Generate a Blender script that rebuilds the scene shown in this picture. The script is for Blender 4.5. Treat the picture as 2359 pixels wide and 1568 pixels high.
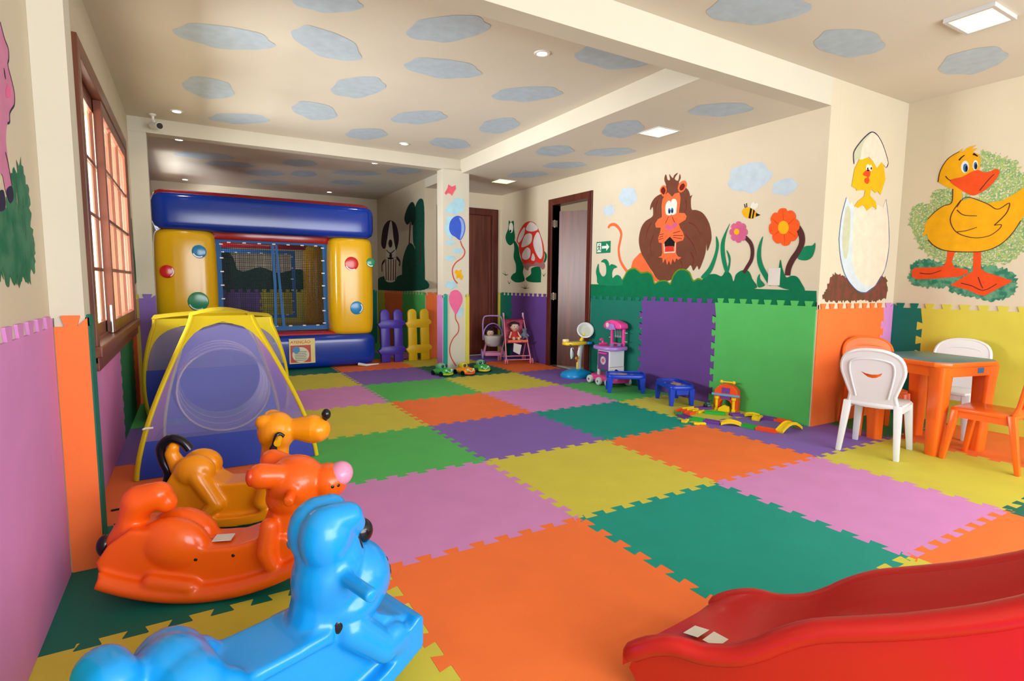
# Children's playroom with foam puzzle mats, painted walls and toys. Units are metres;
# one floor mat is one metre square, x runs along the far wall, y into the room, z is up.
import bpy, bmesh, math, random
from mathutils import Vector, Matrix

for o in list(bpy.data.objects):
    bpy.data.objects.remove(o, do_unlink=True)
scene = bpy.context.scene
COL = scene.collection
random.seed(7)
PI = math.pi

# ------------------------------------------------------------------ camera
cam_data = bpy.data.cameras.new('camera')
cam = bpy.data.objects.new('camera', cam_data)
COL.objects.link(cam)
scene.camera = cam
YAW, PITCH, ROLL = 0.5298, 0.1028, 0.0099
_f = Vector((math.sin(YAW) * math.cos(PITCH), math.cos(YAW) * math.cos(PITCH), -math.sin(PITCH)))
_r = Vector((math.cos(YAW), -math.sin(YAW), 0))
_u = _r.cross(_f)
_r2 = math.cos(ROLL) * _r + math.sin(ROLL) * _u
_u2 = -math.sin(ROLL) * _r + math.cos(ROLL) * _u
m = Matrix((( _r2.x, _u2.x, -_f.x, -1.6089), (_r2.y, _u2.y, -_f.y, -2.0696), (_r2.z, _u2.z, -_f.z, 1.1454), (0, 0, 0, 1)))
cam.matrix_world = m
cam_data.sensor_width = 36.0
cam_data.lens = 36.0 * 1260.78 / 2359.0
cam_data.clip_start = 0.02

# ------------------------------------------------------------------ world, daylight, exposure
world = bpy.data.worlds.new('world')
scene.world = world
world.use_nodes = True
bg = world.node_tree.nodes['Background']
bg.inputs[0].default_value = (0.80, 0.90, 1.0, 1)
bg.inputs[1].default_value = 1.5

def area_light(name, loc, target, sx, sy, power, color):
    d = bpy.data.lights.new(name, 'AREA')
    d.shape = 'RECTANGLE'; d.size = sx; d.size_y = sy
    d.energy = power; d.color = color
    o = bpy.data.objects.new(name, d); COL.objects.link(o)
    o.location = loc
    v = Vector(target) - Vector(loc)
    o.rotation_euler = v.to_track_quat('-Z', 'Y').to_euler()
    return o

# area light added outside an assumed front opening, unseen behind the camera
area_light('added_front_light', (0.9, -4.62, 1.5), (0.9, 3.0, 1.25), 5.4, 2.2, 370, (0.95, 0.975, 1.0))
# light thrown up by the sunlit paving outside the side window and the assumed window of the castle bay
area_light('daylight_side_window', (-4.6, 2.7, 1.15), (-0.4, 2.7, 1.4), 3.4, 2.0, 1600, (0.98, 0.99, 1.0))
area_light('assumed_far_window_light', (-3.3, 6.6, 0.35), (-0.9, 6.6, 2.68), 1.6, 1.2, 190, (0.97, 0.98, 1.0))

# unseen fill light added in the windowless side room, brightening the half-open door
area_light('side_room_fill', (4.7, 3.6, 1.7), (2.9, 3.8, 1.3), 0.8, 0.9, 22, (1.0, 0.98, 0.95))

scene.view_settings.view_transform = 'Standard'
scene.view_settings.look = 'None'
scene.view_settings.exposure = -0.08
scene.view_settings.gamma = 1.0
scene.view_settings.use_curve_mapping = False
scene.cycles.use_denoising = True
scene.cycles.max_bounces = 5
scene.cycles.diffuse_bounces = 3
scene.cycles.glossy_bounces = 3
scene.cycles.transmission_bounces = 4
scene.cycles.use_adaptive_sampling = True
scene.cycles.adaptive_threshold = 0.05
scene.cycles.transparent_max_bounces = 16
scene.cycles.sample_clamp_indirect = 6.0
scene.cycles.caustics_reflective = False
scene.cycles.caustics_refractive = False

# ------------------------------------------------------------------ materials
def lin(c):
    out = []
    for v in c:
        v = v / 255.0
        out.append(v / 12.92 if v <= 0.04045 else ((v + 0.055) / 1.055) ** 2.4)
    return out

_mats = {}
def M(name, rgb, rough=0.5, var=0.05, vscale=6.0, bump=0.0, bscale=120.0, spec=0.5, metal=0.0, sheen=0.0, coat=0.0):
    """procedural principled material: base colour with a soft noise variation and optional fine relief"""
    if name in _mats:
        return _mats[name]
    mt = bpy.data.materials.new(name); mt.use_nodes = True
    nt = mt.node_tree; b = nt.nodes['Principled BSDF']
    c = lin(rgb)
    tc = nt.nodes.new('ShaderNodeTexCoord')
    nz = nt.nodes.new('ShaderNodeTexNoise'); nz.inputs['Scale'].default_value = vscale; nz.inputs['Detail'].default_value = 2
    nt.links.new(tc.outputs['Object'], nz.inputs['Vector'])
    rp = nt.nodes.new('ShaderNodeValToRGB')
    rp.color_ramp.elements[0].position = 0.3; rp.color_ramp.elements[1].position = 0.7
    rp.color_ramp.elements[0].color = [max(0, v * (1 - var)) for v in c] + [1]
    rp.color_ramp.elements[1].color = [min(1, v * (1 + var)) for v in c] + [1]
    nt.links.new(nz.outputs['Fac'], rp.inputs['Fac'])
    nt.links.new(rp.outputs['Color'], b.inputs['Base Color'])
    b.inputs['Roughness'].default_value = rough
    b.inputs['Specular IOR Level'].default_value = spec
    b.inputs['Metallic'].default_value = metal
    if sheen: b.inputs['Sheen Weight'].default_value = sheen
    if coat: b.inputs['Coat Weight'].default_value = coat; b.inputs['Coat Roughness'].default_value = 0.08
    if bump:
        n2 = nt.nodes.new('ShaderNodeTexNoise'); n2.inputs['Scale'].default_value = bscale; n2.inputs['Detail'].default_value = 3
        nt.links.new(tc.outputs['Object'], n2.inputs['Vector'])
        bp = nt.nodes.new('ShaderNodeBump'); bp.inputs['Strength'].default_value = bump; bp.inputs['Distance'].default_value = 0.003
        nt.links.new(n2.outputs['Fac'], bp.inputs['Height']); nt.links.new(bp.outputs['Normal'], b.inputs['Normal'])
    _mats[name] = mt
    return mt

def M_emit(name, rgb, strength):
    if name in _mats: return _mats[name]
    mt = bpy.data.materials.new(name); mt.use_nodes = True
    b = mt.node_tree.nodes['Principled BSDF']
    b.inputs['Base Color'].default_value = lin(rgb) + [1]
    b.inputs['Emission Color'].default_value = lin(rgb) + [1]
    b.inputs['Emission Strength'].default_value = strength
    _mats[name] = mt
    return mt

def M_wood(name, dark, light, scale=3.0, rough=0.35, axis='Z'):
    if name in _mats: return _mats[name]
    mt = bpy.data.materials.new(name); mt.use_nodes = True
    nt = mt.node_tree; b = nt.nodes['Principled BSDF']
    tc = nt.nodes.new('ShaderNodeTexCoord'); mp = nt.nodes.new('ShaderNodeMapping')
    s = {'X': (0.35, 8, 8), 'Y': (8, 0.35, 8), 'Z': (8, 8, 0.35)}[axis]
    mp.inputs['Scale'].default_value = s
    nz = nt.nodes.new('ShaderNodeTexNoise'); nz.inputs['Scale'].default_value = scale; nz.inputs['Detail'].default_value = 8; nz.inputs['Distortion'].default_value = 0.6
    rp = nt.nodes.new('ShaderNodeValToRGB')
    rp.color_ramp.elements[0].position = 0.32; rp.color_ramp.elements[1].position = 0.72
    rp.color_ramp.elements[0].color = lin(dark) + [1]; rp.color_ramp.elements[1].color = lin(light) + [1]
    nt.links.new(tc.outputs['Object'], mp.inputs['Vector']); nt.links.new(mp.outputs['Vector'], nz.inputs['Vector'])
    nt.links.new(nz.outputs['Fac'], rp.inputs['Fac']); nt.links.new(rp.outputs['Color'], b.inputs['Base Color'])
    b.inputs['Roughness'].default_value = rough
    _mats[name] = mt
    return mt

def M_dab(name, c1, c2, scale=40.0, stretch=(1, 1, 1), cut=0.5, alpha=False):
    """sponged or brushed wall paint: two colours in dabs; with alpha the second colour is bare wall"""
    if name in _mats: return _mats[name]
    mt = bpy.data.materials.new(name); mt.use_nodes = True
    nt = mt.node_tree; b = nt.nodes['Principled BSDF']
    tc = nt.nodes.new('ShaderNodeTexCoord'); mp = nt.nodes.new('ShaderNodeMapping'); mp.inputs['Scale'].default_value = stretch
    nz = nt.nodes.new('ShaderNodeTexNoise'); nz.inputs['Scale'].default_value = scale; nz.inputs['Detail'].default_value = 5
    rp = nt.nodes.new('ShaderNodeValToRGB')
    rp.color_ramp.elements[0].position = cut - 0.05; rp.color_ramp.elements[1].position = cut + 0.05
    nt.links.new(tc.outputs['Object'], mp.inputs['Vector']); nt.links.new(mp.outputs['Vector'], nz.inputs['Vector'])
    nt.links.new(nz.outputs['Fac'], rp.inputs['Fac'])
    if alpha:
        rp.color_ramp.elements[0].color = (1, 1, 1, 1); rp.color_ramp.elements[1].color = (0, 0, 0, 1)
        n2 = nt.nodes.new('ShaderNodeTexNoise'); n2.inputs['Scale'].default_value = scale * 0.4
        nt.links.new(tc.outputs['Object'], n2.inputs['Vector'])
        r2 = nt.nodes.new('ShaderNodeValToRGB')
        r2.color_ramp.elements[0].position = 0.4; r2.color_ramp.elements[1].position = 0.6
        r2.color_ramp.elements[0].color = lin(c1) + [1]; r2.color_ramp.elements[1].color = lin(c2) + [1]
        nt.links.new(n2.outputs['Fac'], r2.inputs['Fac']); nt.links.new(r2.outputs['Color'], b.inputs['Base Color'])
        nt.links.new(rp.outputs['Color'], b.inputs['Alpha'])
    else:
        rp.color_ramp.elements[0].color = lin(c1) + [1]; rp.color_ramp.elements[1].color = lin(c2) + [1]
        nt.links.new(rp.outputs['Color'], b.inputs['Base Color'])
    b.inputs['Roughness'].default_value = 0.7
    b.inputs['Specular IOR Level'].default_value = 0.2
    _mats[name] = mt
    return mt

def M_sheer(name, rgb, opacity, grid=0.0, rough=0.5):
    """net or sheer nylon: a fabric that lets part of the view through (woven threads too fine to model)"""
    if name in _mats: return _mats[name]
    mt = bpy.data.materials.new(name); mt.use_nodes = True
    nt = mt.node_tree; b = nt.nodes['Principled BSDF']
    b.inputs['Base Color'].default_value = lin(rgb) + [1]
    b.inputs['Roughness'].default_value = rough
    b.inputs['Specular IOR Level'].default_value = 0.2
    if grid:
        tc = nt.nodes.new('ShaderNodeTexCoord'); sep = nt.nodes.new('ShaderNodeSeparateXYZ')
        nt.links.new(tc.outputs['Object'], sep.inputs[0])
        outs = []
        for ax in ('X', 'Z'):
            mu = nt.nodes.new('ShaderNodeMath'); mu.operation = 'MULTIPLY'; mu.inputs[1].default_value = grid
            fr = nt.nodes.new('ShaderNodeMath'); fr.operation = 'FRACT'
            lt = nt.nodes.new('ShaderNodeMath'); lt.operation = 'LESS_THAN'; lt.inputs[1].default_value = opacity
            nt.links.new(sep.outputs[ax], mu.inputs[0]); nt.links.new(mu.outputs[0], fr.inputs[0]); nt.links.new(fr.outputs[0], lt.inputs[0])
            outs.append(lt)
        mx = nt.nodes.new('ShaderNodeMath'); mx.operation = 'MAXIMUM'
        nt.links.new(outs[0].outputs[0], mx.inputs[0]); nt.links.new(outs[1].outputs[0], mx.inputs[1])
        nt.links.new(mx.outputs[0], b.inputs['Alpha'])
    else:
        b.inputs['Alpha'].default_value = opacity
    _mats[name] = mt
    return mt

# ------------------------------------------------------------------ geometry helpers
class G:
    """collects closed shapes and builds them as one mesh object"""
    def __init__(self):
        self.v = []; self.f = []
    def add(self, vs, fs):
        n = len(self.v)
        self.v += [tuple(p) for p in vs]
        self.f += [tuple(i + n for i in f) for f in fs]
        return self
    def box(self, x0, x1, y0, y1, z0, z1):
        vs = [(x0, y0, z0), (x1, y0, z0), (x1, y1, z0), (x0, y1, z0), (x0, y0, z1), (x1, y0, z1), (x1, y1, z1), (x0, y1, z1)]
        return self.add(vs, [(0, 3, 2, 1), (4, 5, 6, 7), (0, 1, 5, 4), (1, 2, 6, 5), (2, 3, 7, 6), (3, 0, 4, 7)])
    def prism(self, poly, fn, d0, d1):
        """closed 2D outline extruded between two depths; fn(u, v, d) gives the point"""
        n = len(poly)
        vs = [fn(u, v, d0) for u, v in poly] + [fn(u, v, d1) for u, v in poly]
        fs = [tuple(range(n - 1, -1, -1)), tuple(range(n, 2 * n))]
        fs += [(i, (i + 1) % n, n + (i + 1) % n, n + i) for i in range(n)]
        return self.add(vs, fs)
    def flat(self, poly, fn):
        return self.add([fn(u, v) for u, v in poly], [tuple(range(len(poly)))])
    def ell(self, c, r, rot=None, nu=20, nv=12):
        c = Vector(c); r = r if hasattr(r, '__len__') else (r, r, r)
        R = rot if rot is not None else Matrix.Identity(3)
        vs = [c + R @ Vector((0, 0, r[2]))]
        for j in range(1, nv):
            a = PI * j / nv
            for i in range(nu):
                b = 2 * PI * i / nu
                vs.append(c + R @ Vector((r[0] * math.sin(a) * math.cos(b), r[1] * math.sin(a) * math.sin(b), r[2] * math.cos(a))))
        vs.append(c + R @ Vector((0, 0, -r[2])))
        fs = [(0, 1 + i, 1 + (i + 1) % nu) for i in range(nu)]
        for j in range(nv - 2):
            for i in range(nu):
                a = 1 + j * nu + i; b = 1 + j * nu + (i + 1) % nu
                fs.append((a, a + nu, b + nu, b))
        L = len(vs) - 1; s = 1 + (nv - 2) * nu
        fs += [(L, s + (i + 1) % nu, s + i) for i in range(nu)]
        return self.add(vs, fs)
    def tube(self, path, rad, n=10, closed=False, cap=True, up=None, squash=1.0):
        """round bar along a path; rad is a number or one per point"""
        P = [Vector(p) for p in path]; k = len(P)
        rs = rad if hasattr(rad, '__len__') else [rad] * k
        vs = []; fs = []
        prev = None
        for i, p in enumerate(P):
            a = P[(i - 1) % k] if (closed or i > 0) else P[i]
            b = P[(i + 1) % k] if (closed or i < k - 1) else P[i]
            t = (b - a)
            t = t.normalized() if t.length > 1e-9 else Vector((0, 0, 1))
            if prev is None:
                ref = Vector(up) if up is not None else (Vector((0, 0, 1)) if abs(t.z) < 0.9 else Vector((1, 0, 0)))
                x = (ref - t * ref.dot(t)).normalized()
            else:
                x = (prev - t * prev.dot(t))
                x = x.normalized() if x.length > 1e-6 else t.orthogonal().normalized()
            prev = x; y = t.cross(x)
            for j in range(n):
                an = 2 * PI * j / n
                vs.append(p + rs[i] * (math.cos(an) * x + squash * math.sin(an) * y))
        m_ = k if closed else k - 1
        for i in range(m_):
            for j in range(n):
                a0 = i * n + j; a1 = i * n + (j + 1) % n
                b0 = ((i + 1) % k) * n + j; b1 = ((i + 1) % k) * n + (j + 1) % n
                fs.append((a0, a1, b1, b0))
        if cap and not closed:
            fs.append(tuple(range(n - 1, -1, -1))); fs.append(tuple(range((k - 1) * n, k * n)))
        return self.add(vs, fs)
    def cyl(self, a, b, r, r2=None, n=20):
        return self.tube([a, b], [r, r if r2 is None else r2], n)
    def capsule(self, a, b, r, r2=None, n=14):
        a = Vector(a); b = Vector(b); r2 = r if r2 is None else r2
        t = (b - a).normalized() if (b - a).length > 1e-9 else Vector((0, 0, 1))
        pts = []; rs = []
        for k in range(6, 0, -1):
            an = PI / 2 * k / 6.0
            pts.append(a - t * r * math.sin(an)); rs.append(max(r * math.cos(an), r * 0.02))
        pts += [a, b]; rs += [r, r2]
        for k in range(1, 7):
            an = PI / 2 * k / 6.0
            pts.append(b + t * r2 * math.sin(an)); rs.append(max(r2 * math.cos(an), r2 * 0.02))
        return self.tube(pts, rs, n)
    def lathe(self, prof, c=(0, 0, 0), n=24, axis='Z', ring=False):
        """profile of (radius, height) turned about an axis through c"""
        vs = []; fs = []
        for r, h in prof:
            for i in range(n):
                a = 2 * PI * i / n
                x, y = r * math.cos(a), r * math.sin(a)
                p = {'Z': (x, y, h), 'X': (h, x, y), 'Y': (y, h, x)}[axis]
                vs.append((p[0] + c[0], p[1] + c[1], p[2] + c[2]))
        k = len(prof)
        for j in range(k - 1):
            for i in range(n):
                fs.append((j * n + i, j * n + (i + 1) % n, (j + 1) * n + (i + 1) % n, (j + 1) * n + i))
        if ring:
            fs += [((k - 1) * n + i, (k - 1) * n + (i + 1) % n, (i + 1) % n, i) for i in range(n)]
        else:
            fs.append(tuple(range(n - 1, -1, -1))); fs.append(tuple(range((k - 1) * n, k * n)))
        return self.add(vs, fs)
    def loft(self, rings, closed_ring=True, cap=True):
        n = len(rings[0]); vs = [p for r in rings for p in r]; fs = []
        for j in range(len(rings) - 1):
            for i in range(n if closed_ring else n - 1):
                fs.append((j * n + i, j * n + (i + 1) % n, (j + 1) * n + (i + 1) % n, (j + 1) * n + i))
        if cap and closed_ring:
            fs.append(tuple(range(n - 1, -1, -1))); fs.append(tuple(range((len(rings) - 1) * n, len(rings) * n)))
        return self.add(vs, fs)
    def move(self, mat):
        self.v = [tuple(mat @ Vector(p)) for p in self.v]
        return self
    def mesh(self, name, smooth=40, bevel=0.0, seg=2):
        me = bpy.data.meshes.new(name)
        me.from_pydata(self.v, [], self.f); me.update()
        bm = bmesh.new(); bm.from_mesh(me)
        bmesh.ops.recalc_face_normals(bm, faces=bm.faces)
        if bevel:
            es = [e for e in bm.edges if len(e.link_faces) == 2 and e.calc_face_angle(0) > 0.5]
            bmesh.ops.bevel(bm, geom=es, offset=bevel, segments=seg, profile=0.5, affect='EDGES', clamp_overlap=True)
        bm.to_mesh(me); bm.free()
        if smooth:
            me.polygons.foreach_set('use_smooth', [True] * len(me.polygons))
            me.set_sharp_from_angle(angle=math.radians(smooth))
        return me
    def build(self, name, mat, parent=None, smooth=40, bevel=0.0, seg=2):
        return link(name, self.mesh(name, smooth, bevel, seg), mat, parent)

def link(name, me, mat, parent=None):
    o = bpy.data.objects.new(name, me)
    if mat is not None:
        me.materials.clear(); me.materials.append(mat)
    COL.objects.link(o)
    if parent is not None: o.parent = parent
    return o

def blob(g, name, mat, parent=None, voxel=0.008, smooth_it=6):
    """melts overlapping closed shapes into one continuous blow-moulded skin"""
    tmp = link(name + '_tmp', g.mesh('tmp', smooth=0), None)
    r = tmp.modifiers.new('r', 'REMESH'); r.mode = 'VOXEL'; r.voxel_size = voxel
    s = tmp.modifiers.new('s', 'SMOOTH'); s.iterations = smooth_it; s.factor = 0.5
    bpy.context.view_layer.update()
    dg = bpy.context.evaluated_depsgraph_get()
    me = bpy.data.meshes.new_from_object(tmp.evaluated_get(dg))
    bpy.data.objects.remove(tmp, do_unlink=True)
    me.name = name
    me.polygons.foreach_set('use_smooth', [True] * len(me.polygons))
    return link(name, me, mat, parent)

def empty(name, loc=(0, 0, 0), rz=0.0, label=None, cat=None, group=None):
    o = bpy.data.objects.new(name, None); COL.objects.link(o)
    o.empty_display_size = 0.1
    o.location = loc; o.rotation_euler = (0, 0, rz)
    return tag(o, label, cat, group)

def tag(o, label=None, cat=None, group=None, kind=None):
    if label: o['label'] = label
    if cat: o['category'] = cat
    if group: o['group'] = group
    if kind: o['kind'] = kind
    return o

def spline(pts, sub=5, closed=True):
    """Catmull-Rom curve through 2D or 3D points"""
    n = len(pts); out = []
    rng = range(n if closed else n - 1)
    for i in rng:
        if closed:
            p0, p1, p2, p3 = pts[(i - 1) % n], pts[i], pts[(i + 1) % n], pts[(i + 2) % n]
        else:
            p0, p1, p2, p3 = pts[max(i - 1, 0)], pts[i], pts[i + 1], pts[min(i + 2, n - 1)]
        for k in range(sub):
            t = k / sub
            out.append(tuple(0.5 * ((2 * b) + (c - a) * t + (2 * a - 5 * b + 4 * c - d) * t * t + (3 * b - a - 3 * c + d) * t ** 3)
                             for a, b, c, d in zip(p0, p1, p2, p3)))
    if not closed: out.append(tuple(pts[-1]))
    return out

def ribbon(pts, w0, w1=None):
    """2D polyline thickened to an outline"""
    w1 = w0 if w1 is None else w1
    L, R = [], []
    n = len(pts)
    for i, p in enumerate(pts):
        a = pts[max(i - 1, 0)]; b = pts[min(i + 1, n - 1)]
        dx, dy = b[0] - a[0], b[1] - a[1]; l = math.hypot(dx, dy) or 1
        w = (w0 + (w1 - w0) * i / max(n - 1, 1)) / 2
        L.append((p[0] - dy / l * w, p[1] + dx / l * w)); R.append((p[0] + dy / l * w, p[1] - dx / l * w))
    return L + R[::-1]

def circle2(c, r, n=28, ry=None):
    ry = r if ry is None else ry
    return [(c[0] + r * math.cos(2 * PI * i / n), c[1] + ry * math.sin(2 * PI * i / n)) for i in range(n)]

def superring(cx, cy, rx, ry, n=24, e=3.0):
    """rounded-rectangle section"""
    out = []
    for i in range(n):
        a = 2 * PI * i / n; c, s = math.cos(a), math.sin(a)
        out.append((cx + rx * math.copysign(abs(c) ** (2 / e), c), cy + ry * math.copysign(abs(s) ** (2 / e), s)))
    return out

def puff(lo, hi, axis=0, e=5.6, pinch=0.02, n=40, steps=28):
    """inflated cushion filling the box lo..hi, drum-tight along one axis with rounded ends"""
    g = G(); rings = []
    o = [k for k in range(3) if k != axis]
    c = [(a + b) / 2 for a, b in zip(lo, hi)]; r = [(b - a) / 2 for a, b in zip(lo, hi)]
    for k in range(steps + 1):
        t = -math.cos(PI * k / steps)
        s = max(0.0, 1 - abs(t) ** 30) ** 0.28
        s = max(0.02, s) * (1 - pinch * abs(t) ** 4)
        ring = []
        for u, v in superring(0, 0, r[o[0]] * s, r[o[1]] * s, n, e):
            p = [0, 0, 0]; p[axis] = c[axis] + r[axis] * t; p[o[0]] = c[o[0]] + u; p[o[1]] = c[o[1]] + v
            ring.append(tuple(p))
        rings.append(ring)
    return g.loft(rings)

def lettering(name, body, size, mat, parent, loc, rot, depth=0.0006):
    cu = bpy.data.curves.new(name, 'FONT'); cu.body = body; cu.size = size; cu.extrude = depth; cu.align_x = 'CENTER'; cu.align_y = 'CENTER'
    t = bpy.data.objects.new(name, cu); COL.objects.link(t)
    bpy.context.view_layer.update()
    me = bpy.data.meshes.new_from_object(t.evaluated_get(bpy.context.evaluated_depsgraph_get()))
    bpy.data.objects.remove(t, do_unlink=True)
    o = link(name, me, mat, parent)
    o.location = loc; o.rotation_euler = rot
    return o

def M_nylon(name, rgb, through=0.5):
    """thin coloured nylon: part of the light passes through it"""
    if name in _mats: return _mats[name]
    mt = bpy.data.materials.new(name); mt.use_nodes = True
    nt = mt.node_tree; b = nt.nodes['Principled BSDF']
    b.inputs['Base Color'].default_value = lin(rgb) + [1]; b.inputs['Roughness'].default_value = 0.45; b.inputs['Specular IOR Level'].default_value = 0.3
    tr = nt.nodes.new('ShaderNodeBsdfTranslucent'); tr.inputs['Color'].default_value = lin(rgb) + [1]
    mx = nt.nodes.new('ShaderNodeMixShader'); mx.inputs[0].default_value = through
    out = nt.nodes['Material Output']
    nt.links.new(b.outputs[0], mx.inputs[1]); nt.links.new(tr.outputs[0], mx.inputs[2]); nt.links.new(mx.outputs[0], out.inputs[0])
    _mats[name] = mt
    return mt

from mathutils.bvhtree import BVHTree
def snap(obj, origin, direction):
    """first point where a ray in the object's own space meets its skin, with the normal there"""
    t = BVHTree.FromPolygons([v.co for v in obj.data.vertices], [p.vertices[:] for p in obj.data.polygons])
    p, n, _, _ = t.ray_cast(Vector(origin), Vector(direction).normalized())
    return (p, n) if p is not None else (Vector(origin), -Vector(direction).normalized())
def stud(name, body, origin, direction, r, mat, parent, ry=None, flat=0.35):
    """small lens-shaped mark lying on a curved skin"""
    p, n = snap(body, origin, direction)
    q = n.to_track_quat('Z', 'Y').to_matrix()
    return G().ell(p, (r, ry or r, r * flat), q, 12, 8).build(name, mat, parent)

def fringe(pts, amp, step=0.02, seed=1):
    """ragged brush edge along an outline"""
    rnd = random.Random(seed); out = []
    n = len(pts)
    for i in range(n):
        a, b = pts[i], pts[(i + 1) % n]
        dx, dy = b[0] - a[0], b[1] - a[1]; l = math.hypot(dx, dy) or 1e-6
        k = max(1, int(l / step))
        for j in range(k):
            t = j / k; o = rnd.uniform(-amp, amp)
            out.append((a[0] + dx * t - dy / l * o, a[1] + dy * t + dx / l * o))
    return out


# ------------------------------------------------------------------ the room
CREAM = M('cream_wall_paint', (207, 195, 171), 0.75, 0.025, 2.0, spec=0.2)
CEIL = M('ceiling_paint', (216, 208, 192), 0.8, 0.03, 1.2, spec=0.1)
BEAMP = M('beam_paint', (206, 199, 182), 0.75, 0.02, 2.0, spec=0.1)
WOOD = M_wood('reddish_door_wood', (74, 30, 20), (118, 56, 36), 2.6, 0.35, 'Z')
WOODH = M_wood('reddish_door_wood_level', (74, 30, 20), (118, 56, 36), 2.6, 0.35, 'Y')
WOODF = M_wood('dark_frame_wood', (62, 20, 14), (98, 38, 26), 2.6, 0.3, 'Z')
WOODW = M_wood('window_wood', (92, 44, 28), (140, 78, 52), 2.4, 0.35, 'Z')
WOODWH = M_wood('window_wood_level', (92, 44, 28), (140, 78, 52), 2.4, 0.35, 'Y')
METAL = M('brushed_steel', (190, 188, 182), 0.3, 0.03, 30, metal=1.0)
WHITE = M('white_plastic', (232, 230, 224), 0.3, 0.02)
SUB = M('concrete_subfloor', (120, 116, 108), 0.9, 0.1)

XL, XR, XD = -2.07, 2.75, 3.93        # left wall, lion wall, duck wall
YN, YB, YC = -4.4, 5.75, 8.18         # assumed front opening, corridor end wall, castle bay wall
YP, YF = 0.5, 4.5                     # near beam face, far beam face
XS, XDOG = 1.45, 1.45                 # ceiling step, dog wall
Z1, Z2, Z3, Z4 = 2.72, 2.68, 2.55, 2.76   # central, castle, corridor and near ceilings
ZT = 3.0

def structure(g, name, mat, label, cat, smooth=0, bevel=0.0):
    return tag(g.build(name, mat, None, smooth, bevel), label, cat, None, 'structure')

floor = structure(G().box(-2.2, 4.05, -4.6, 8.3, -0.14, -0.02), 'floor', SUB, 'floor covered with interlocking coloured foam puzzle mats', 'floor')

# left wall with the wooden window and, in the castle bay, an assumed second window
g = G()
for y0, y1, z0, z1 in ((-4.6, 1.58, 0, ZT), (1.58, 3.98, 0, 0.78), (1.58, 3.98, 2.32, ZT), (3.98, 5.9, 0, ZT), (5.9, 7.3, 0, 0.9), (5.9, 7.3, 2.3, ZT), (7.3, 8.3, 0, ZT)):
    g.box(XL - 0.13, XL, y0, y1, z0, z1)
wall_left = structure(g, 'wall_left', CREAM, 'cream side wall with the wooden window and a painted pig', 'wall')

g = G().box(XL, -1.965, 0.57, 0.70, 0, Z4).box(XL, -1.965, 0.57, 0.65, Z4 - 0.3, Z4)
pilaster_near = structure(G().box(XL + 0.0005, -1.965, 0.57, 0.70, 0, Z3 - 0.001), 'pilaster', BEAMP, 'narrow white pilaster beside the wooden window with orange mat', 'pilaster')
pilaster_far = structure(G().box(XL + 0.0005, -1.92, YF, 4.65, 0, 2.579), 'pilaster', BEAMP, 'cream pilaster beside the inflatable castle with a purple mat', 'pilaster')

g = G()
for y0, y1, z0, z1 in ((YP, 3.50, 0, ZT), (3.50, 4.29, 2.24, ZT), (4.29, YB + 0.12, 0, ZT)):
    g.box(XR, XR + 0.12, y0, y1, z0, z1)
wall_right = structure(g, 'wall_right', CREAM, 'long cream wall painted with a lion and a tortoise', 'wall')
wall_alcove = structure(G().box(XR + 0.1205, XD + 0.12, YP, YP + 0.12, 0, ZT), 'wall_alcove', CREAM, 'short cream wall painted with a chick hatching from an egg', 'wall')
wall_table = structure(G().box(XD, XD + 0.12, -4.6, YP - 0.0005, 0, ZT), 'wall_table', CREAM, 'cream wall painted with a big yellow duck', 'wall')
g = G()
for x0, x1, z0, z1 in ((XDOG + 0.121, 1.72, 0, ZT), (1.72, 2.60, 2.24, ZT), (2.60, XR - 0.0005, 0, ZT)):
    g.box(x0, x1, YB, YB + 0.12, z0, z1)
wall_corridor = structure(g, 'wall_corridor', CREAM, 'cream end wall around the closed brown door', 'wall')
wall_dog = structure(G().box(XDOG, XDOG + 0.12, YB, YC, 0, ZT), 'wall_dog', CREAM, 'cream bay wall painted with a dog and trees', 'wall')
wall_back = structure(G().box(-2.2, XDOG + 0.12, YC + 0.0005, YC + 0.12, 0, ZT), 'wall_back', CREAM, 'cream wall behind the inflatable castle', 'wall')
# assumed front behind the camera: low wall, lintel, mullions around openings added for light
g = G()
for x0, x1, z0, z1 in ((-2.07, 3.93, 0, 0.35), (-2.07, 3.93, 2.62, ZT), (-2.07, -1.85, 0.35, 2.62), (3.7, 3.93, 0.35, 2.62), (0.88, 0.94, 0.35, 2.62)):
    g.box(x0, x1, YN - 0.12, YN, z0, z1)
wall_front_assumed = structure(g, 'wall_front_assumed', CREAM, 'assumed front wall behind the viewer, with openings added for light', 'wall')
# the room behind the half-open door and the void behind the closed one
g = G().box(XR + 0.12, 4.9, 5.0, 5.1, 0, ZT).box(4.8, 4.9, 2.7, 5.0, 0, ZT).box(XR + 0.12, 4.9, 2.6, 2.7, 0, ZT).box(XR + 0.12, 4.9, 2.7, 5.0, 2.7, 2.8)
wall_side_room = structure(g, 'wall_side_room', CREAM, 'pale wall of the room behind the half-open door', 'wall')
structure(G().box(XR + 0.12, 4.9, 2.6, 5.1, -0.06, -0.001), 'floor_side_room', M('pale_tile', (190, 180, 165), 0.4), 'pale floor of the room behind the half-open door', 'floor')

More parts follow.
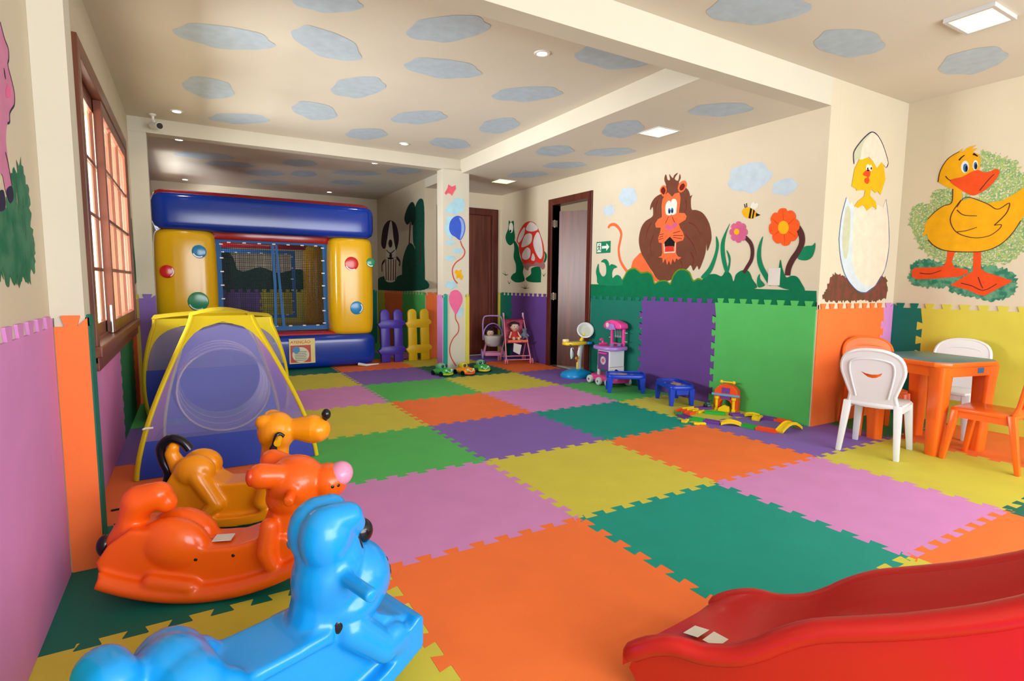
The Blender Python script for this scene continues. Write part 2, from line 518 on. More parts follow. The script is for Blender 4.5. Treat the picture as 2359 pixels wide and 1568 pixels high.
# ceilings and beams
ceil_mid = structure(G().box(XL, XS, 0.65, YF, Z1, Z1 + 0.2), 'ceiling', CEIL, 'raised middle ceiling painted with pale blue clouds', 'ceiling')
ceil_bay = structure(G().box(XL, XS, 4.65, YC, Z2, Z2 + 0.2), 'ceiling', CEIL, 'ceiling of the bay above the inflatable castle', 'ceiling')
ceil_side = structure(G().box(XS, XR, 0.65, YB, Z3, Z3 + 0.4), 'ceiling', CEIL, 'lower ceiling strip in front of the lion wall with two square lamps', 'ceiling')
ceil_near = structure(G().box(XL, XD, YN, YP - 0.0005, Z4, Z4 + 0.2), 'ceiling', CEIL, 'ceiling over the table corner with a rectangular lamp', 'ceiling')
beam_near = structure(G().box(XL, XR, YP, 0.65, Z3, Z3 + 0.4), 'beam', BEAMP, 'cream ceiling beam crossing the room near the viewer', 'beam')
beam_far = structure(G().box(XL, XS, YF, 4.65, 2.58, ZT), 'beam', BEAMP, 'cream ceiling beam in front of the inflatable castle bay', 'beam')
step = structure(G().box(XS - 0.002, XS - 0.0005, 0.65, YF, Z3, Z1), 'trim_1', BEAMP, 'cream side face of the ceiling step', 'trim')
column = structure(G().box(1.19, 1.555, YF - 0.03, 4.66, 0, 2.579), 'column', BEAMP, 'square cream column painted with balloons and clouds', 'column')

# ------------------------------------------------------------------ foam puzzle mats
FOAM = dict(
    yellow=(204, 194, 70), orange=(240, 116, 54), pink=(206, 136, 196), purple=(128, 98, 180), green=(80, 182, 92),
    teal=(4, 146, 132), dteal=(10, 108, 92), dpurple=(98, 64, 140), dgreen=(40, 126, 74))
def foam(c):
    return M('foam_' + c, FOAM[c], 0.62, 0.035, 5.0, 0.18, 420, 0.3)

TAB_A, TAB_N = 0.021, 8
def mat_edge(n=TAB_N, flip=False):
    """dovetail edge: list of (t, offset) from 0 to 1"""
    out = [(0.0, 0.0), (0.028, 0.0), (0.03, -TAB_A)]
    for k in range(n):
        c = (k + 0.5) / n; s = 1.0 / n
        out += [(c - 0.19 * s, -TAB_A), (c - 0.29 * s, TAB_A * 0.8), (c - 0.27 * s, TAB_A), (c + 0.27 * s, TAB_A), (c + 0.29 * s, TAB_A * 0.8), (c + 0.19 * s, -TAB_A)]
    out += [(0.97, -TAB_A), (0.972, 0.0), (1.0, 0.0)]
    return [(t, -d if flip else d) for t, d in out]

def h_edge(i, j, x0, x1, straight=False):
    if straight: return [(x0, j), (x1, j)]
    return [(i + t, j + d) for t, d in mat_edge(flip=(i * 7 + j * 3) % 2 == 0)]
def v_edge(i, j, straight=None):
    if straight is not None: return [(straight, j), (straight, j + 1)]
    return [(i + d, j + t) for t, d in mat_edge(flip=(i * 5 + j * 11) % 3 == 0)]

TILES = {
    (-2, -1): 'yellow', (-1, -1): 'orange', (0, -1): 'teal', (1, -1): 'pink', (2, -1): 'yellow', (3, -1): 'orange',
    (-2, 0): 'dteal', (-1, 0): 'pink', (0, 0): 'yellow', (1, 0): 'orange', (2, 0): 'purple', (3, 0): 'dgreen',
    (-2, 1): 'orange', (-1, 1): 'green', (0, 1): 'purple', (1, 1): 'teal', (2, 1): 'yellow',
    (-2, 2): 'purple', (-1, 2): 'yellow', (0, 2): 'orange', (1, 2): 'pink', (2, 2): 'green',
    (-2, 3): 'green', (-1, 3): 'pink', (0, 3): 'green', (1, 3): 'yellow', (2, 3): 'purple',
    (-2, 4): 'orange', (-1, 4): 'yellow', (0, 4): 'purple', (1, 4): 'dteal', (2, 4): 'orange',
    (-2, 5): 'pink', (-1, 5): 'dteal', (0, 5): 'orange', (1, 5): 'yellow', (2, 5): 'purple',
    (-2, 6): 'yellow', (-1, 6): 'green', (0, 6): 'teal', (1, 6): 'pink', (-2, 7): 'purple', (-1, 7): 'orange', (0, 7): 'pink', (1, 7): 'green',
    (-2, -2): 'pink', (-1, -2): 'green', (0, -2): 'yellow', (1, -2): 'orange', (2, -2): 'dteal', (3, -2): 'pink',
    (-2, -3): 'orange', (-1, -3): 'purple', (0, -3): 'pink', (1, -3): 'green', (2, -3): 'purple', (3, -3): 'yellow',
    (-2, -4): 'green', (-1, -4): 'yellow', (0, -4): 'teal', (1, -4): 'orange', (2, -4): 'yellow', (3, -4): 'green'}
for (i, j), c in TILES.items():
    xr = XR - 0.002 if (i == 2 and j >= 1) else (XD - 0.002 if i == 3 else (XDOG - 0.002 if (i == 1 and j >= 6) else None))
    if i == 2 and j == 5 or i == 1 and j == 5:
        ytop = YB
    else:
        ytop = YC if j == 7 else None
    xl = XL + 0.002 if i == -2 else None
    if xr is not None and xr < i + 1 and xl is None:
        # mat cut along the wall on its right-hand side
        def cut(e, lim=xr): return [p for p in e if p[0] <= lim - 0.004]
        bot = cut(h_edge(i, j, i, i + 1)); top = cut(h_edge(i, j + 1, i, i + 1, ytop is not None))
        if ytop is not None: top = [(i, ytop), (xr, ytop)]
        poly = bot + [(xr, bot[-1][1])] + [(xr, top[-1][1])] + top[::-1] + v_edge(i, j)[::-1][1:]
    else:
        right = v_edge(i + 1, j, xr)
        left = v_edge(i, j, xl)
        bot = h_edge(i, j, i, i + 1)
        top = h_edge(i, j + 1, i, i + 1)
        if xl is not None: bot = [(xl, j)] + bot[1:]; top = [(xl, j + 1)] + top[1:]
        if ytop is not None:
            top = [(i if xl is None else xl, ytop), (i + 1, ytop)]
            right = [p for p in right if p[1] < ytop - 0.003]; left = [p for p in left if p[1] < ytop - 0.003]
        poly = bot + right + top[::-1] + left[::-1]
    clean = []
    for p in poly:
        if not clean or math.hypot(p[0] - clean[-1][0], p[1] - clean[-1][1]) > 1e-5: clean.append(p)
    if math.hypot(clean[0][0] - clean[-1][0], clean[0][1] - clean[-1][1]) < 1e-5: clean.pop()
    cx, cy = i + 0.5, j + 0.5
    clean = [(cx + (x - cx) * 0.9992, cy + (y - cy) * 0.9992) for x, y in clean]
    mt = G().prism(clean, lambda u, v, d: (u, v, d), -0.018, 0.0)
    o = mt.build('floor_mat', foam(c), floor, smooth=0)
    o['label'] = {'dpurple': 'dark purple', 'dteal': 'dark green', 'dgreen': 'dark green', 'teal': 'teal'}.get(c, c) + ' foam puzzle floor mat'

def wall_mat(parent, fn, u0, u1, color, tl=True, tr=True, h=1.0, top=True, th=0.010, full=1.0, nm='wall_mat'):
    """one foam mat standing against a wall; fn(u, v, d) maps along-wall, height and depth to the room"""
    def side(u, on):
        if not on: return [(u, 0.0), (u, h)]
        return [(u + d, t * h) for t, d in mat_edge(flip=int(round(u * 10)) % 2 == 0) if t < 0.85]
    if top:
        n = max(1, int(round((u1 - u0) * 8)))
        e = [(u0 + t * (u1 - u0), h - 0.012 + d) for t, d in mat_edge(n)]
        e = [(u0, h - 0.012 - TAB_A)] + [p for p in e[3:-3]] + [(u1, h - 0.012 - TAB_A)]
    else:
        e = [(u0, h), (u1, h)]
    R = side(u1, tr); L = side(u0, tl)
    poly = [(u0, 0.0)] + R[(0 if not tr else 0):] + e[::-1][(1 if not tr else 0):] + L[::-1]
    clean = []
    for p in poly:
        if not clean or math.hypot(p[0] - clean[-1][0], p[1] - clean[-1][1]) > 1e-4: clean.append(p)
    if math.hypot(clean[0][0] - clean[-1][0], clean[0][1] - clean[-1][1]) < 1e-4: clean.pop()
    g = G().prism(clean, lambda u, v, d: fn(u, v + 0.001, d), 0.0005, th)
    o = g.build(nm, foam(color), parent, smooth=0)
    o['label'] = {'dpurple': 'dark purple', 'dteal': 'dark green', 'dgreen': 'dark green', 'teal': 'teal'}.get(color, color) + ' foam puzzle mat standing against the wall'
    return o

f_left = lambda u, v, d: (XL + d, u, v)
f_right = lambda u, v, d: (XR - d, u, v)
f_duck = lambda u, v, d: (XD - d, u, v)
f_alc = lambda u, v, d: (u, YP - d, v)
f_cor = lambda u, v, d: (u, YB - d, v)
f_dog = lambda u, v, d: (XDOG - d, u, v)
f_back = lambda u, v, d: (u, YC - d, v)
f_pn = lambda u, v, d: (u, 0.57 - d, v)
f_pns = lambda u, v, d: (-1.965 + d, u, v)
f_pf = lambda u, v, d: (u, YF - d, v)
f_colf = lambda u, v, d: (u, YF - 0.03 - d, v)
f_coll = lambda u, v, d: (1.19 - d, u, v)
f_colr = lambda u, v, d: (1.555 + d, u, v)

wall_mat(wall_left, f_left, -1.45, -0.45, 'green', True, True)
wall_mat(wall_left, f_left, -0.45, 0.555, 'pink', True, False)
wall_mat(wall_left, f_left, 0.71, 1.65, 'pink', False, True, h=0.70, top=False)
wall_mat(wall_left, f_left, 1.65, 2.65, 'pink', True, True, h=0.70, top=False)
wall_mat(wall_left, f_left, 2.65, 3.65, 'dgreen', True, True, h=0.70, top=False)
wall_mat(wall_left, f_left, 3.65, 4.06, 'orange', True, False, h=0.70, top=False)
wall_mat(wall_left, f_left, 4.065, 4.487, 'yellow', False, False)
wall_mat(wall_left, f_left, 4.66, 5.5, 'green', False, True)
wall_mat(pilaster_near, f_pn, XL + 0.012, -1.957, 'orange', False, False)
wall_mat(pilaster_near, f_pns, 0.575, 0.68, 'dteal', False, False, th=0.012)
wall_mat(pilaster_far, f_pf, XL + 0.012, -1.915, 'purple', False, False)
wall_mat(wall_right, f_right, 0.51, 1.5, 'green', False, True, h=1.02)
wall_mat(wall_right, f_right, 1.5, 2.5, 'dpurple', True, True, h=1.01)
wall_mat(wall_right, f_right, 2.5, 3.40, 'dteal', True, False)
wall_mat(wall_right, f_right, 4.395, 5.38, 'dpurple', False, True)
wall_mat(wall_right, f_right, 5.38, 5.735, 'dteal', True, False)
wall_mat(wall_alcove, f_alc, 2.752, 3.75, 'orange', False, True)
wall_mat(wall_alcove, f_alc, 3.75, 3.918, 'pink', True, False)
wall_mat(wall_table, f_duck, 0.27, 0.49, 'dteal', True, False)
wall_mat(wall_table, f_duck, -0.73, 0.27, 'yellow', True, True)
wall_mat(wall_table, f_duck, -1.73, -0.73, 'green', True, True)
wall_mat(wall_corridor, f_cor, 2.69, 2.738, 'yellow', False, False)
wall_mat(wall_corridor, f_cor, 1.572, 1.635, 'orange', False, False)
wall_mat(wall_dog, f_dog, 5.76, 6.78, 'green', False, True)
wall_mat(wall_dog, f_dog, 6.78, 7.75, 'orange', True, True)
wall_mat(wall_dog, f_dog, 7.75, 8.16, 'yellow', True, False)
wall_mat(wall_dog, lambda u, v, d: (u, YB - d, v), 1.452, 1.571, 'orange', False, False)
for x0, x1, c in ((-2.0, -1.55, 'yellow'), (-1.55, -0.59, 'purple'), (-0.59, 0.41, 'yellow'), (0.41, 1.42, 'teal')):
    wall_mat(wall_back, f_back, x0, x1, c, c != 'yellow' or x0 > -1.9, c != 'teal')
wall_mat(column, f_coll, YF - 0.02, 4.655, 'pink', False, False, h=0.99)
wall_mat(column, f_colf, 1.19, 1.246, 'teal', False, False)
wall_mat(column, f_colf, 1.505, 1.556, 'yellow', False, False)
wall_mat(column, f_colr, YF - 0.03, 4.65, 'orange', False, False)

# ------------------------------------------------------------------ window
GLASS = M_sheer('hazy_window_glass', (222, 208, 180), 0.26, 0, 0.15)

win = empty('window_1')
tag(win, 'reddish wooden sliding window with small panes in the side wall', 'window', None, 'structure')
# casing around the opening, proud of the wall
G().box(XL - 0.03, XL + 0.022, 1.53, 1.61, 0.70, 2.38).build('casing', WOODW, win, 0, 0.004)
G().box(XL - 0.03, XL + 0.022, 3.95, 4.03, 0.70, 2.38).build('casing', WOODW, win, 0, 0.004)
G().box(XL - 0.03, XL + 0.022, 1.61, 3.95, 2.29, 2.38).build('casing', WOODWH, win, 0, 0.004)
G().box(XL - 0.13, XL + 0.045, 1.50, 4.06, 0.735, 0.795).build('sill', WOODWH, win, 0, 0.006)
G().box(XL + 0.0, XL + 0.025, 1.53, 4.03, 0.66, 0.735).build('apron', WOODWH, win, 0, 0.004)
G().box(XL - 0.13, XL - 0.03, 1.585, 1.61, 0.80, 2.32).box(XL - 0.13, XL - 0.03, 3.95, 3.975, 0.80, 2.32).build('jamb', WOODW, win, 0)
G().box(XL - 0.13, XL - 0.03, 1.61, 3.95, 2.29, 2.315).build('head_jamb', WOODWH, win, 0)
def sash(x0, x1, y0, y1, cols):
    s = G().box(x0, x1, y0, y0 + 0.06, 0.80, 2.29).box(x0, x1, y1 - 0.06, y1, 0.80, 2.29)
    s.box(x0, x1, y0 + 0.06, y1 - 0.06, 0.80, 0.88).box(x0, x1, y0 + 0.06, y1 - 0.06, 2.21, 2.29)
    so = s.build('sash', WOODW, win, 0, 0.003)
    ya, yb, za, zb = y0 + 0.06, y1 - 0.06, 0.88, 2.21
    xm = (x0 + x1) / 2
    for k in range(1, cols):
        y = ya + (yb - ya) * k / cols
        G().box(xm - 0.012, xm + 0.012, y - 0.011, y + 0.011, za, zb).build('muntin', WOODW, so, 0)
    for k in range(1, 4):
        z = za + (zb - za) * k / 4
        G().box(xm - 0.011, xm + 0.011, ya, yb, z - 0.011, z + 0.011).build('muntin', WOODWH, so, 0)
    for k in range(cols):
        for r in range(4):
            a, b = ya + (yb - ya) * k / cols + 0.011, ya + (yb - ya) * (k + 1) / cols - 0.011
            c, d = za + (zb - za) * r / 4 + 0.011, za + (zb - za) * (r + 1) / 4 - 0.011
            G().box(xm - 0.002, xm + 0.002, a, b, c, d).build('pane', GLASS, so, 0)
sash(XL - 0.062, XL - 0.034, 1.61, 2.86, 3)
sash(XL - 0.030, XL + 0.015, 2.42, 3.95, 3)
G().tube([(XL + 0.0, 2.405, 0.80), (XL + 0.0, 2.405, 0.98)], 0.008, 8).build('latch_bolt', METAL, win)
# outdoors: a sunlit garden wall and paving
structure(G().box(-7.5, -2.6, 6.6, 6.75, -0.3, 3.6).box(-7.5, -7.35, -3, 6.6, -0.3, 2.0), 'wall_garden', M('garden_wall_render', (240, 230, 206), 0.8), 'cream garden wall outside the window', 'wall')
structure(G().box(-7.5, -2.21, -4, 9, -0.3, -0.15), 'ground', M('garden_paving', (200, 190, 170), 0.8), 'pale paving outside the window', 'ground')

# ------------------------------------------------------------------ doors
def door_frame(parent, fn, u0, u1, h, w=0.085):
    """fn(u, v, d): along the wall, height, depth (positive into the room)"""
    for a, b in ((u0, u0 + w), (u1 - w, u1)):
        G().prism([(a, 0), (b, 0), (b, h), (a, h)], fn, -0.13, 0.022).build('jamb', WOODF, parent, 0, 0.003)
    G().prism([(u0 + w, h - w), (u1 - w, h - w), (u1 - w, h), (u0 + w, h)], fn, -0.13, 0.022).build('head', WOODF, parent, 0, 0.003)
door1 = empty('door_1'); tag(door1, 'half-open brown door in a dark wooden frame beside the tortoise', 'door', None, 'structure')
door_frame(door1, f_right, 3.415, 4.375, 2.31)
a = math.radians(58)
leaf = G().box(0, 0.80, -0.02, 0.02, 0.006, 2.15)
leaf.move(Matrix.Translation((XR + 0.105, 4.268, 0)) @ Matrix.Rotation(-a, 4, 'Z'))
lo = leaf.build('leaf', WOOD, door1, 0)
for z in (0.98, 1.98):
    G().cyl((XR + 0.03, 4.285, z - 0.05), (XR + 0.03, 4.285, z + 0.05), 0.011, n=10).box(XR - 0.01, XR + 0.07, 4.275, 4.289, z - 0.045, z + 0.045).build('hinge', METAL, door1)
door2 = empty('door_2'); tag(door2, 'closed brown wooden door at the end of the corridor', 'door', None, 'structure')
door_frame(door2, f_cor, 1.635, 2.685, 2.32, 0.10)
G().box(1.735, 2.585, YB + 0.05, YB + 0.09, 0.006, 2.22).build('leaf', WOOD, door2, 0)
G().cyl((1.83, YB + 0.05, 1.02), (1.83, YB + 0.0, 1.02), 0.012).cyl((1.83, YB + 0.0, 1.02), (1.95, YB + 0.0, 1.02), 0.011).build('handle', METAL, door2)

# ------------------------------------------------------------------ ceiling lamps
def down_light(x, y, z, label):
    t = empty('ceiling_spotlight', (x, y, z), 0, label, 'lamp', 'recessed spotlights')
    G().lathe([(0.036, -0.006), (0.05, -0.007), (0.056, -0.001), (0.056, 0.0), (0.036, 0.0)], n=28, ring=True).build('trim_ring', WHITE, t)
    G().lathe([(0.002, -0.003), (0.035, -0.003), (0.035, 0.0), (0.002, 0.0)], n=24).build('bulb_face', M_emit('spot_glow', (255, 240, 214), 26.0), t)
    d = bpy.data.lights.new('spot_beam', 'SPOT'); d.energy = 9; d.spot_size = 2.2; d.spot_blend = 0.9; d.color = (1, 0.86, 0.68); d.shadow_soft_size = 0.04
    o = bpy.data.objects.new('spot_beam', d); COL.objects.link(o); o.parent = t; o.location = (0, 0, -0.02)
down_light(0.54, 1.23, Z1, 'recessed ceiling spotlight nearest the near ceiling beam')
down_light(-1.65, 4.10, Z1, 'recessed ceiling spotlight beside the security camera')
down_light(0.56, 4.10, Z1, 'recessed ceiling spotlight in the raised ceiling near the column')
down_light(-1.65, 5.10, Z2, 'recessed bay spotlight just behind the far beam, above the castle\'s window side')
down_light(-1.61, 7.82, Z2, 'recessed bay spotlight at the back above the castle\'s red top edge')
down_light(0.51, 5.09, Z2, 'recessed bay spotlight just behind the far beam, toward the column')
down_light(0.51, 7.78, Z2, 'recessed bay spotlight at the back toward the dog wall')

def panel_light(x, y, z, sx, sy, label, flush):
    t = empty('ceiling_lamp', (x, y, z), 0, label, 'lamp', 'flat ceiling lamps')
    h = 0.006 if flush else 0.024; w = 0.012 if flush else 0.02
    f = G()
    f.box(-sx / 2, sx / 2, -sy / 2, -sy / 2 + w, -h, 0).box(-sx / 2, sx / 2, sy / 2 - w, sy / 2, -h, 0)
    f.box(-sx / 2, -sx / 2 + w, -sy / 2 + w, sy / 2 - w, -h, 0).box(sx / 2 - w, sx / 2, -sy / 2 + w, sy / 2 - w, -h, 0)
    f.build('frame', M('lamp_frame_grey', (196, 196, 196), 0.35), t, 0)
    G().box(-sx / 2 + w, sx / 2 - w, -sy / 2 + w, sy / 2 - w, -h + 0.003, -0.0005).build('diffuser', M_emit('panel_glow', (255, 226, 160), 2.4), t, 0)
panel_light(2.17, 1.75, Z3, 0.27, 0.27, 'square flush ceiling lamp above the lion wall toys', True)
panel_light(2.17, 4.66, Z3, 0.27, 0.27, 'square flush ceiling lamp near the closed door', True)
panel_light(2.54, -0.49, Z4, 0.31, 0.25, 'rectangular framed ceiling lamp above the table corner', False)


# ------------------------------------------------------------------ wall and ceiling paintings
def P(name, rgb):
    return M('paint_' + name, rgb, 0.7, 0.06, 14.0, spec=0.15)
p_brown = P('lion_brown', (108, 62, 44)); p_orange = P('lion_orange', (236, 104, 58)); p_white = P('white', (222, 220, 206))
p_dkred = P('dark_red', (110, 24, 18)); p_black = P('black', (20, 18, 20)); p_pink = P('pink', (198, 92, 132)); p_blue = P('blue', (56, 104, 170))
p_red = P('red', (206, 52, 36)); p_bush = P('bush_green', (0, 108, 70)); p_bush2 = P('leaf_green', (14, 122, 82)); p_lime = P('lime_edge', (98, 132, 20))
p_stem = P('stem_brown', (78, 40, 40)); p_yellow = P('yellow', (232, 170, 20)); p_fl_or = P('flower_orange', (238, 88, 28))
p_cloud = P('cloud_blue', (182, 198, 210)); p_gold = P('duck_yellow', (222, 160, 16)); p_beak = P('duck_orange', (220, 76, 28))
p_mauve = P('mauve', (150, 104, 104)); p_shell = P('shell_white', (212, 204, 202)); p_tgreen = P('tortoise_green', (0, 92, 58))
p_cream = P('egg_cream', (222, 206, 186)); p_eggblue = P('egg_shade_blue', (196, 206, 212)); p_eggolive = P('egg_shade_olive', (190, 190, 160)); p_pig = P('pig_pink', (202, 126, 160))
p_navy = P('navy_line', (44, 40, 70)); p_bal = P('balloon_blue', (62, 92, 200)); p_ballt = P('balloon_light', (140, 168, 224)); p_balpink = P('balloon_pink', (226, 104, 150))
p_string = P('string_red', (196, 70, 62)); p_skyc = P('sky_wash', (168, 208, 222)); p_bfly = P('butterfly_pink', (222, 96, 112)); p_dog = P('dog_dark', (46, 22, 40)); p_tree = P('tree_green', (0, 84, 60)); p_tree2 = P('tree_dark', (0, 52, 48))
d_green = M_dab('sponged_light_green', (158, 186, 98), (112, 162, 100), 70, cut=0.52, alpha=True)
d_dark = M_dab('sponged_dark_green', (44, 116, 92), (92, 150, 118), 60, cut=0.66, alpha=True)
d_grass = M_dab('brushed_grass', (24, 104, 74), (64, 120, 92), 30, stretch=(1, 1, 0.25), cut=0.64, alpha=True)
d_earth = M_dab('brushed_earth', (96, 66, 44), (120, 62, 52), 16, cut=0.5)
d_tree = M_dab('sponged_tree', (0, 84, 62), (12, 60, 56), 40, cut=0.5)

LAYER = 0.0006
def painted(parent, name, fn, shapes, mat, layer=1, smooth=True, sub=4):
    """paint film on a wall: flat outlines given as (along, up) in metres"""
    g = G()
    for k, s in enumerate(shapes):
        s = spline(s, sub) if smooth else s
        g.flat(s, lambda u, v: fn(u, v, 0.0008 + LAYER * (layer + 0.9 * k / len(shapes))))
    me = bpy.data.meshes.new(name); me.from_pydata(g.v, [], g.f); me.update()
    return link(name, me, mat, parent)
def stroke(pts, w, w2=None, closed=False, sub=5):
    return ribbon(spline(pts, sub, closed), w, w2)

# --- lion and garden on the long wall
fr = f_right
band = painted(wall_right, 'garden_painting', fr, [[(3.428, 1.153), (2.327, 1.147), (0.518, 1.114), (0.506, 0.961), (3.419, 0.932)]], p_bush, 1, False)
painted(band, 'bush', fr, [[(2.814, 1.132), (2.794, 1.263), (2.727, 1.327), (2.626, 1.343), (2.533, 1.295), (2.484, 1.294), (2.420, 1.299), (2.348, 1.259), (2.310, 1.175), (2.253, 1.198), (2.149, 1.203), (2.090, 1.173), (2.058, 1.251), (1.997, 1.309), (1.915, 1.318), (1.833, 1.285), (1.782, 1.205), (1.725, 1.223), (1.660, 1.202), (1.612, 1.132), (2.174, 1.105)]], p_lime, 4)
painted(band, 'bush', fr, [[(2.813, 1.114), (2.786, 1.245), (2.723, 1.310), (2.625, 1.325), (2.537, 1.278), (2.483, 1.277), (2.420, 1.282), (2.358, 1.246), (2.320, 1.161), (2.252, 1.181), (2.148, 1.188), (2.083, 1.154), (2.047, 1.235), (1.990, 1.293), (1.914, 1.303), (1.840, 1.271), (1.788, 1.188), (1.724, 1.207), (1.669, 1.188), (1.624, 1.122), (2.172, 1.083)], [(1.656, 1.132), (1.637, 1.238), (1.528, 1.261), (1.443, 1.239), (1.399, 1.289), (1.340, 1.255), (1.308, 1.188), (1.284, 1.254), (1.220, 1.291), (1.155, 1.283), (1.114, 1.216), (1.094, 1.119)], [(0.854, 1.149), (0.860, 1.272), (0.849, 1.376), (0.826, 1.302), (0.788, 1.226), (0.738, 1.238), (0.692, 1.229), (0.653, 1.183), (0.626, 1.108)]], p_bush, 5)
painted(band, 'grass_blade', fr, [[(1.687, 1.233), (1.604, 1.317), (1.549, 1.419), (1.524, 1.516), (1.530, 1.619), (1.497, 1.563), (1.494, 1.495), (1.522, 1.379), (1.565, 1.282), (1.636, 1.222)], [(1.405, 1.279), (1.452, 1.396), (1.471, 1.513), (1.453, 1.599), (1.380, 1.726), (1.409, 1.643), (1.426, 1.540), (1.414, 1.434), (1.376, 1.289)], [(1.388, 1.289), (1.370, 1.375), (1.402, 1.481), (1.362, 1.431), (1.351, 1.374), (1.365, 1.284)], [(0.932, 1.148), (1.008, 1.242), (1.059, 1.329), (1.077, 1.420), (1.065, 1.510), (1.027, 1.584), (1.038, 1.491), (1.033, 1.400), (1.002, 1.319), (0.947, 1.228)], [(1.047, 1.138), (1.062, 1.211), (1.039, 1.256), (1.031, 1.211), (0.982, 1.157)], [(3.245, 1.147), (3.299, 1.242), (3.318, 1.319), (3.276, 1.407), (3.258, 1.318), (3.217, 1.265), (3.171, 1.248), (3.128, 1.279), (3.127, 1.353), (3.159, 1.410), (3.227, 1.424), (3.185, 1.454), (3.128, 1.452), (3.084, 1.411), (3.071, 1.376), (3.031, 1.393), (2.969, 1.380), (2.930, 1.354), (2.991, 1.336), (3.017, 1.287), (3.005, 1.228), (2.955, 1.257), (2.906, 1.262), (2.852, 1.225), (2.841, 1.144)]], p_bush2, 6)
painted(band, 'flower_stem', fr, [stroke([(1.206, 1.587), (1.150, 1.533), (1.125, 1.468), (1.130, 1.386), (1.173, 1.313), (1.203, 1.267)], 0.036), stroke([(0.710, 1.633), (0.674, 1.572), (0.666, 1.505), (0.692, 1.439), (0.738, 1.373), (0.768, 1.305), (0.775, 1.240)], 0.05)], p_stem, 7, False)
painted(band, 'flower_leaf', fr, [[(0.693, 1.380), (0.670, 1.446), (0.629, 1.477), (0.577, 1.479), (0.553, 1.498), (0.555, 1.432), (0.579, 1.380), (0.629, 1.361)]], p_bush2, 7)
painted(band, 'pink_flower', fr, [[(1.184, 1.631), (1.185, 1.619), (1.191, 1.608), (1.203, 1.602), (1.198, 1.587), (1.201, 1.575), (1.208, 1.565), (1.217, 1.558), (1.229, 1.556), (1.244, 1.561), (1.251, 1.548), (1.261, 1.542), (1.274, 1.541), (1.286, 1.543), (1.298, 1.551), (1.306, 1.565), (1.321, 1.562), (1.334, 1.565), (1.345, 1.574), (1.354, 1.585), (1.358, 1.598), (1.354, 1.613), (1.368, 1.621), (1.376, 1.633), (1.378, 1.646), (1.378, 1.659), (1.371, 1.669), (1.358, 1.676), (1.363, 1.691), (1.361, 1.704), (1.353, 1.713), (1.344, 1.720), (1.331, 1.722), (1.316, 1.717), (1.309, 1.729), (1.298, 1.735), (1.286, 1.736), (1.273, 1.733), (1.261, 1.725), (1.253, 1.711), (1.239, 1.714), (1.226, 1.710), (1.216, 1.701), (1.208, 1.691), (1.204, 1.678), (1.207, 1.664), (1.194, 1.655), (1.186, 1.644)]], p_pink, 8)
painted(band, 'orange_flower', fr, [[(0.694, 1.636), (0.699, 1.617), (0.714, 1.603), (0.706, 1.581), (0.707, 1.561), (0.715, 1.544), (0.727, 1.530), (0.743, 1.522), (0.763, 1.525), (0.771, 1.505), (0.785, 1.493), (0.803, 1.489), (0.821, 1.489), (0.839, 1.498), (0.854, 1.517), (0.874, 1.511), (0.893, 1.515), (0.910, 1.527), (0.925, 1.542), (0.935, 1.562), (0.935, 1.587), (0.954, 1.599), (0.968, 1.617), (0.974, 1.638), (0.975, 1.660), (0.970, 1.679), (0.954, 1.694), (0.962, 1.717), (0.961, 1.739), (0.952, 1.756), (0.940, 1.770), (0.923, 1.777), (0.901, 1.773), (0.892, 1.793), (0.878, 1.804), (0.860, 1.807), (0.842, 1.805), (0.824, 1.796), (0.809, 1.777), (0.790, 1.781), (0.771, 1.777), (0.755, 1.765), (0.741, 1.749), (0.732, 1.730), (0.732, 1.706), (0.714, 1.694), (0.702, 1.677), (0.696, 1.657)]], p_fl_or, 8)
painted(band, 'petal_line', fr, [stroke(l, 0.006, 0.003, sub=1) for l in ([(0.841, 1.704), (0.853, 1.791)], [(0.794, 1.666), (0.733, 1.719)], [(0.788, 1.606), (0.718, 1.558)], [(0.826, 1.587), (0.815, 1.505)], [(0.879, 1.613), (0.939, 1.573)], [(0.886, 1.674), (0.949, 1.732)])], p_red, 9, False)
painted(band, 'flower_centre', fr, [[(1.270, 1.641), (1.271, 1.633), (1.274, 1.626), (1.279, 1.620), (1.285, 1.616), (1.293, 1.615), (1.301, 1.615), (1.309, 1.618), (1.316, 1.623), (1.322, 1.629), (1.326, 1.637), (1.328, 1.645), (1.327, 1.653), (1.324, 1.660), (1.319, 1.665), (1.312, 1.669), (1.304, 1.671), (1.296, 1.670), (1.288, 1.667), (1.281, 1.662), (1.275, 1.656), (1.272, 1.649)], [(0.788, 1.640), (0.789, 1.625), (0.794, 1.611), (0.802, 1.600), (0.813, 1.592), (0.826, 1.589), (0.840, 1.590), (0.854, 1.595), (0.866, 1.604), (0.876, 1.617), (0.883, 1.632), (0.886, 1.648), (0.885, 1.663), (0.880, 1.677), (0.872, 1.689), (0.860, 1.696), (0.847, 1.699), (0.833, 1.698), (0.820, 1.692), (0.808, 1.683), (0.798, 1.670), (0.791, 1.655)]], p_yellow, 9)
bee = painted(wall_right, 'bee_painting', fr, [[(1.256, 1.812), (1.238, 1.847), (1.180, 1.849), (1.125, 1.816), (1.098, 1.786), (1.112, 1.761), (1.152, 1.746), (1.217, 1.765)]], p_yellow, 2)
painted(bee, 'bee_stripe', fr, [[(1.171, 1.844), (1.152, 1.835), (1.163, 1.749), (1.185, 1.756)], [(1.139, 1.826), (1.123, 1.815), (1.134, 1.750), (1.150, 1.746)], [(1.112, 1.794), (1.063, 1.771), (1.110, 1.760)], stroke([(1.222, 1.850), (1.235, 1.886)], 0.008), stroke([(1.207, 1.852), (1.212, 1.890)], 0.008)], p_black, 3, False)
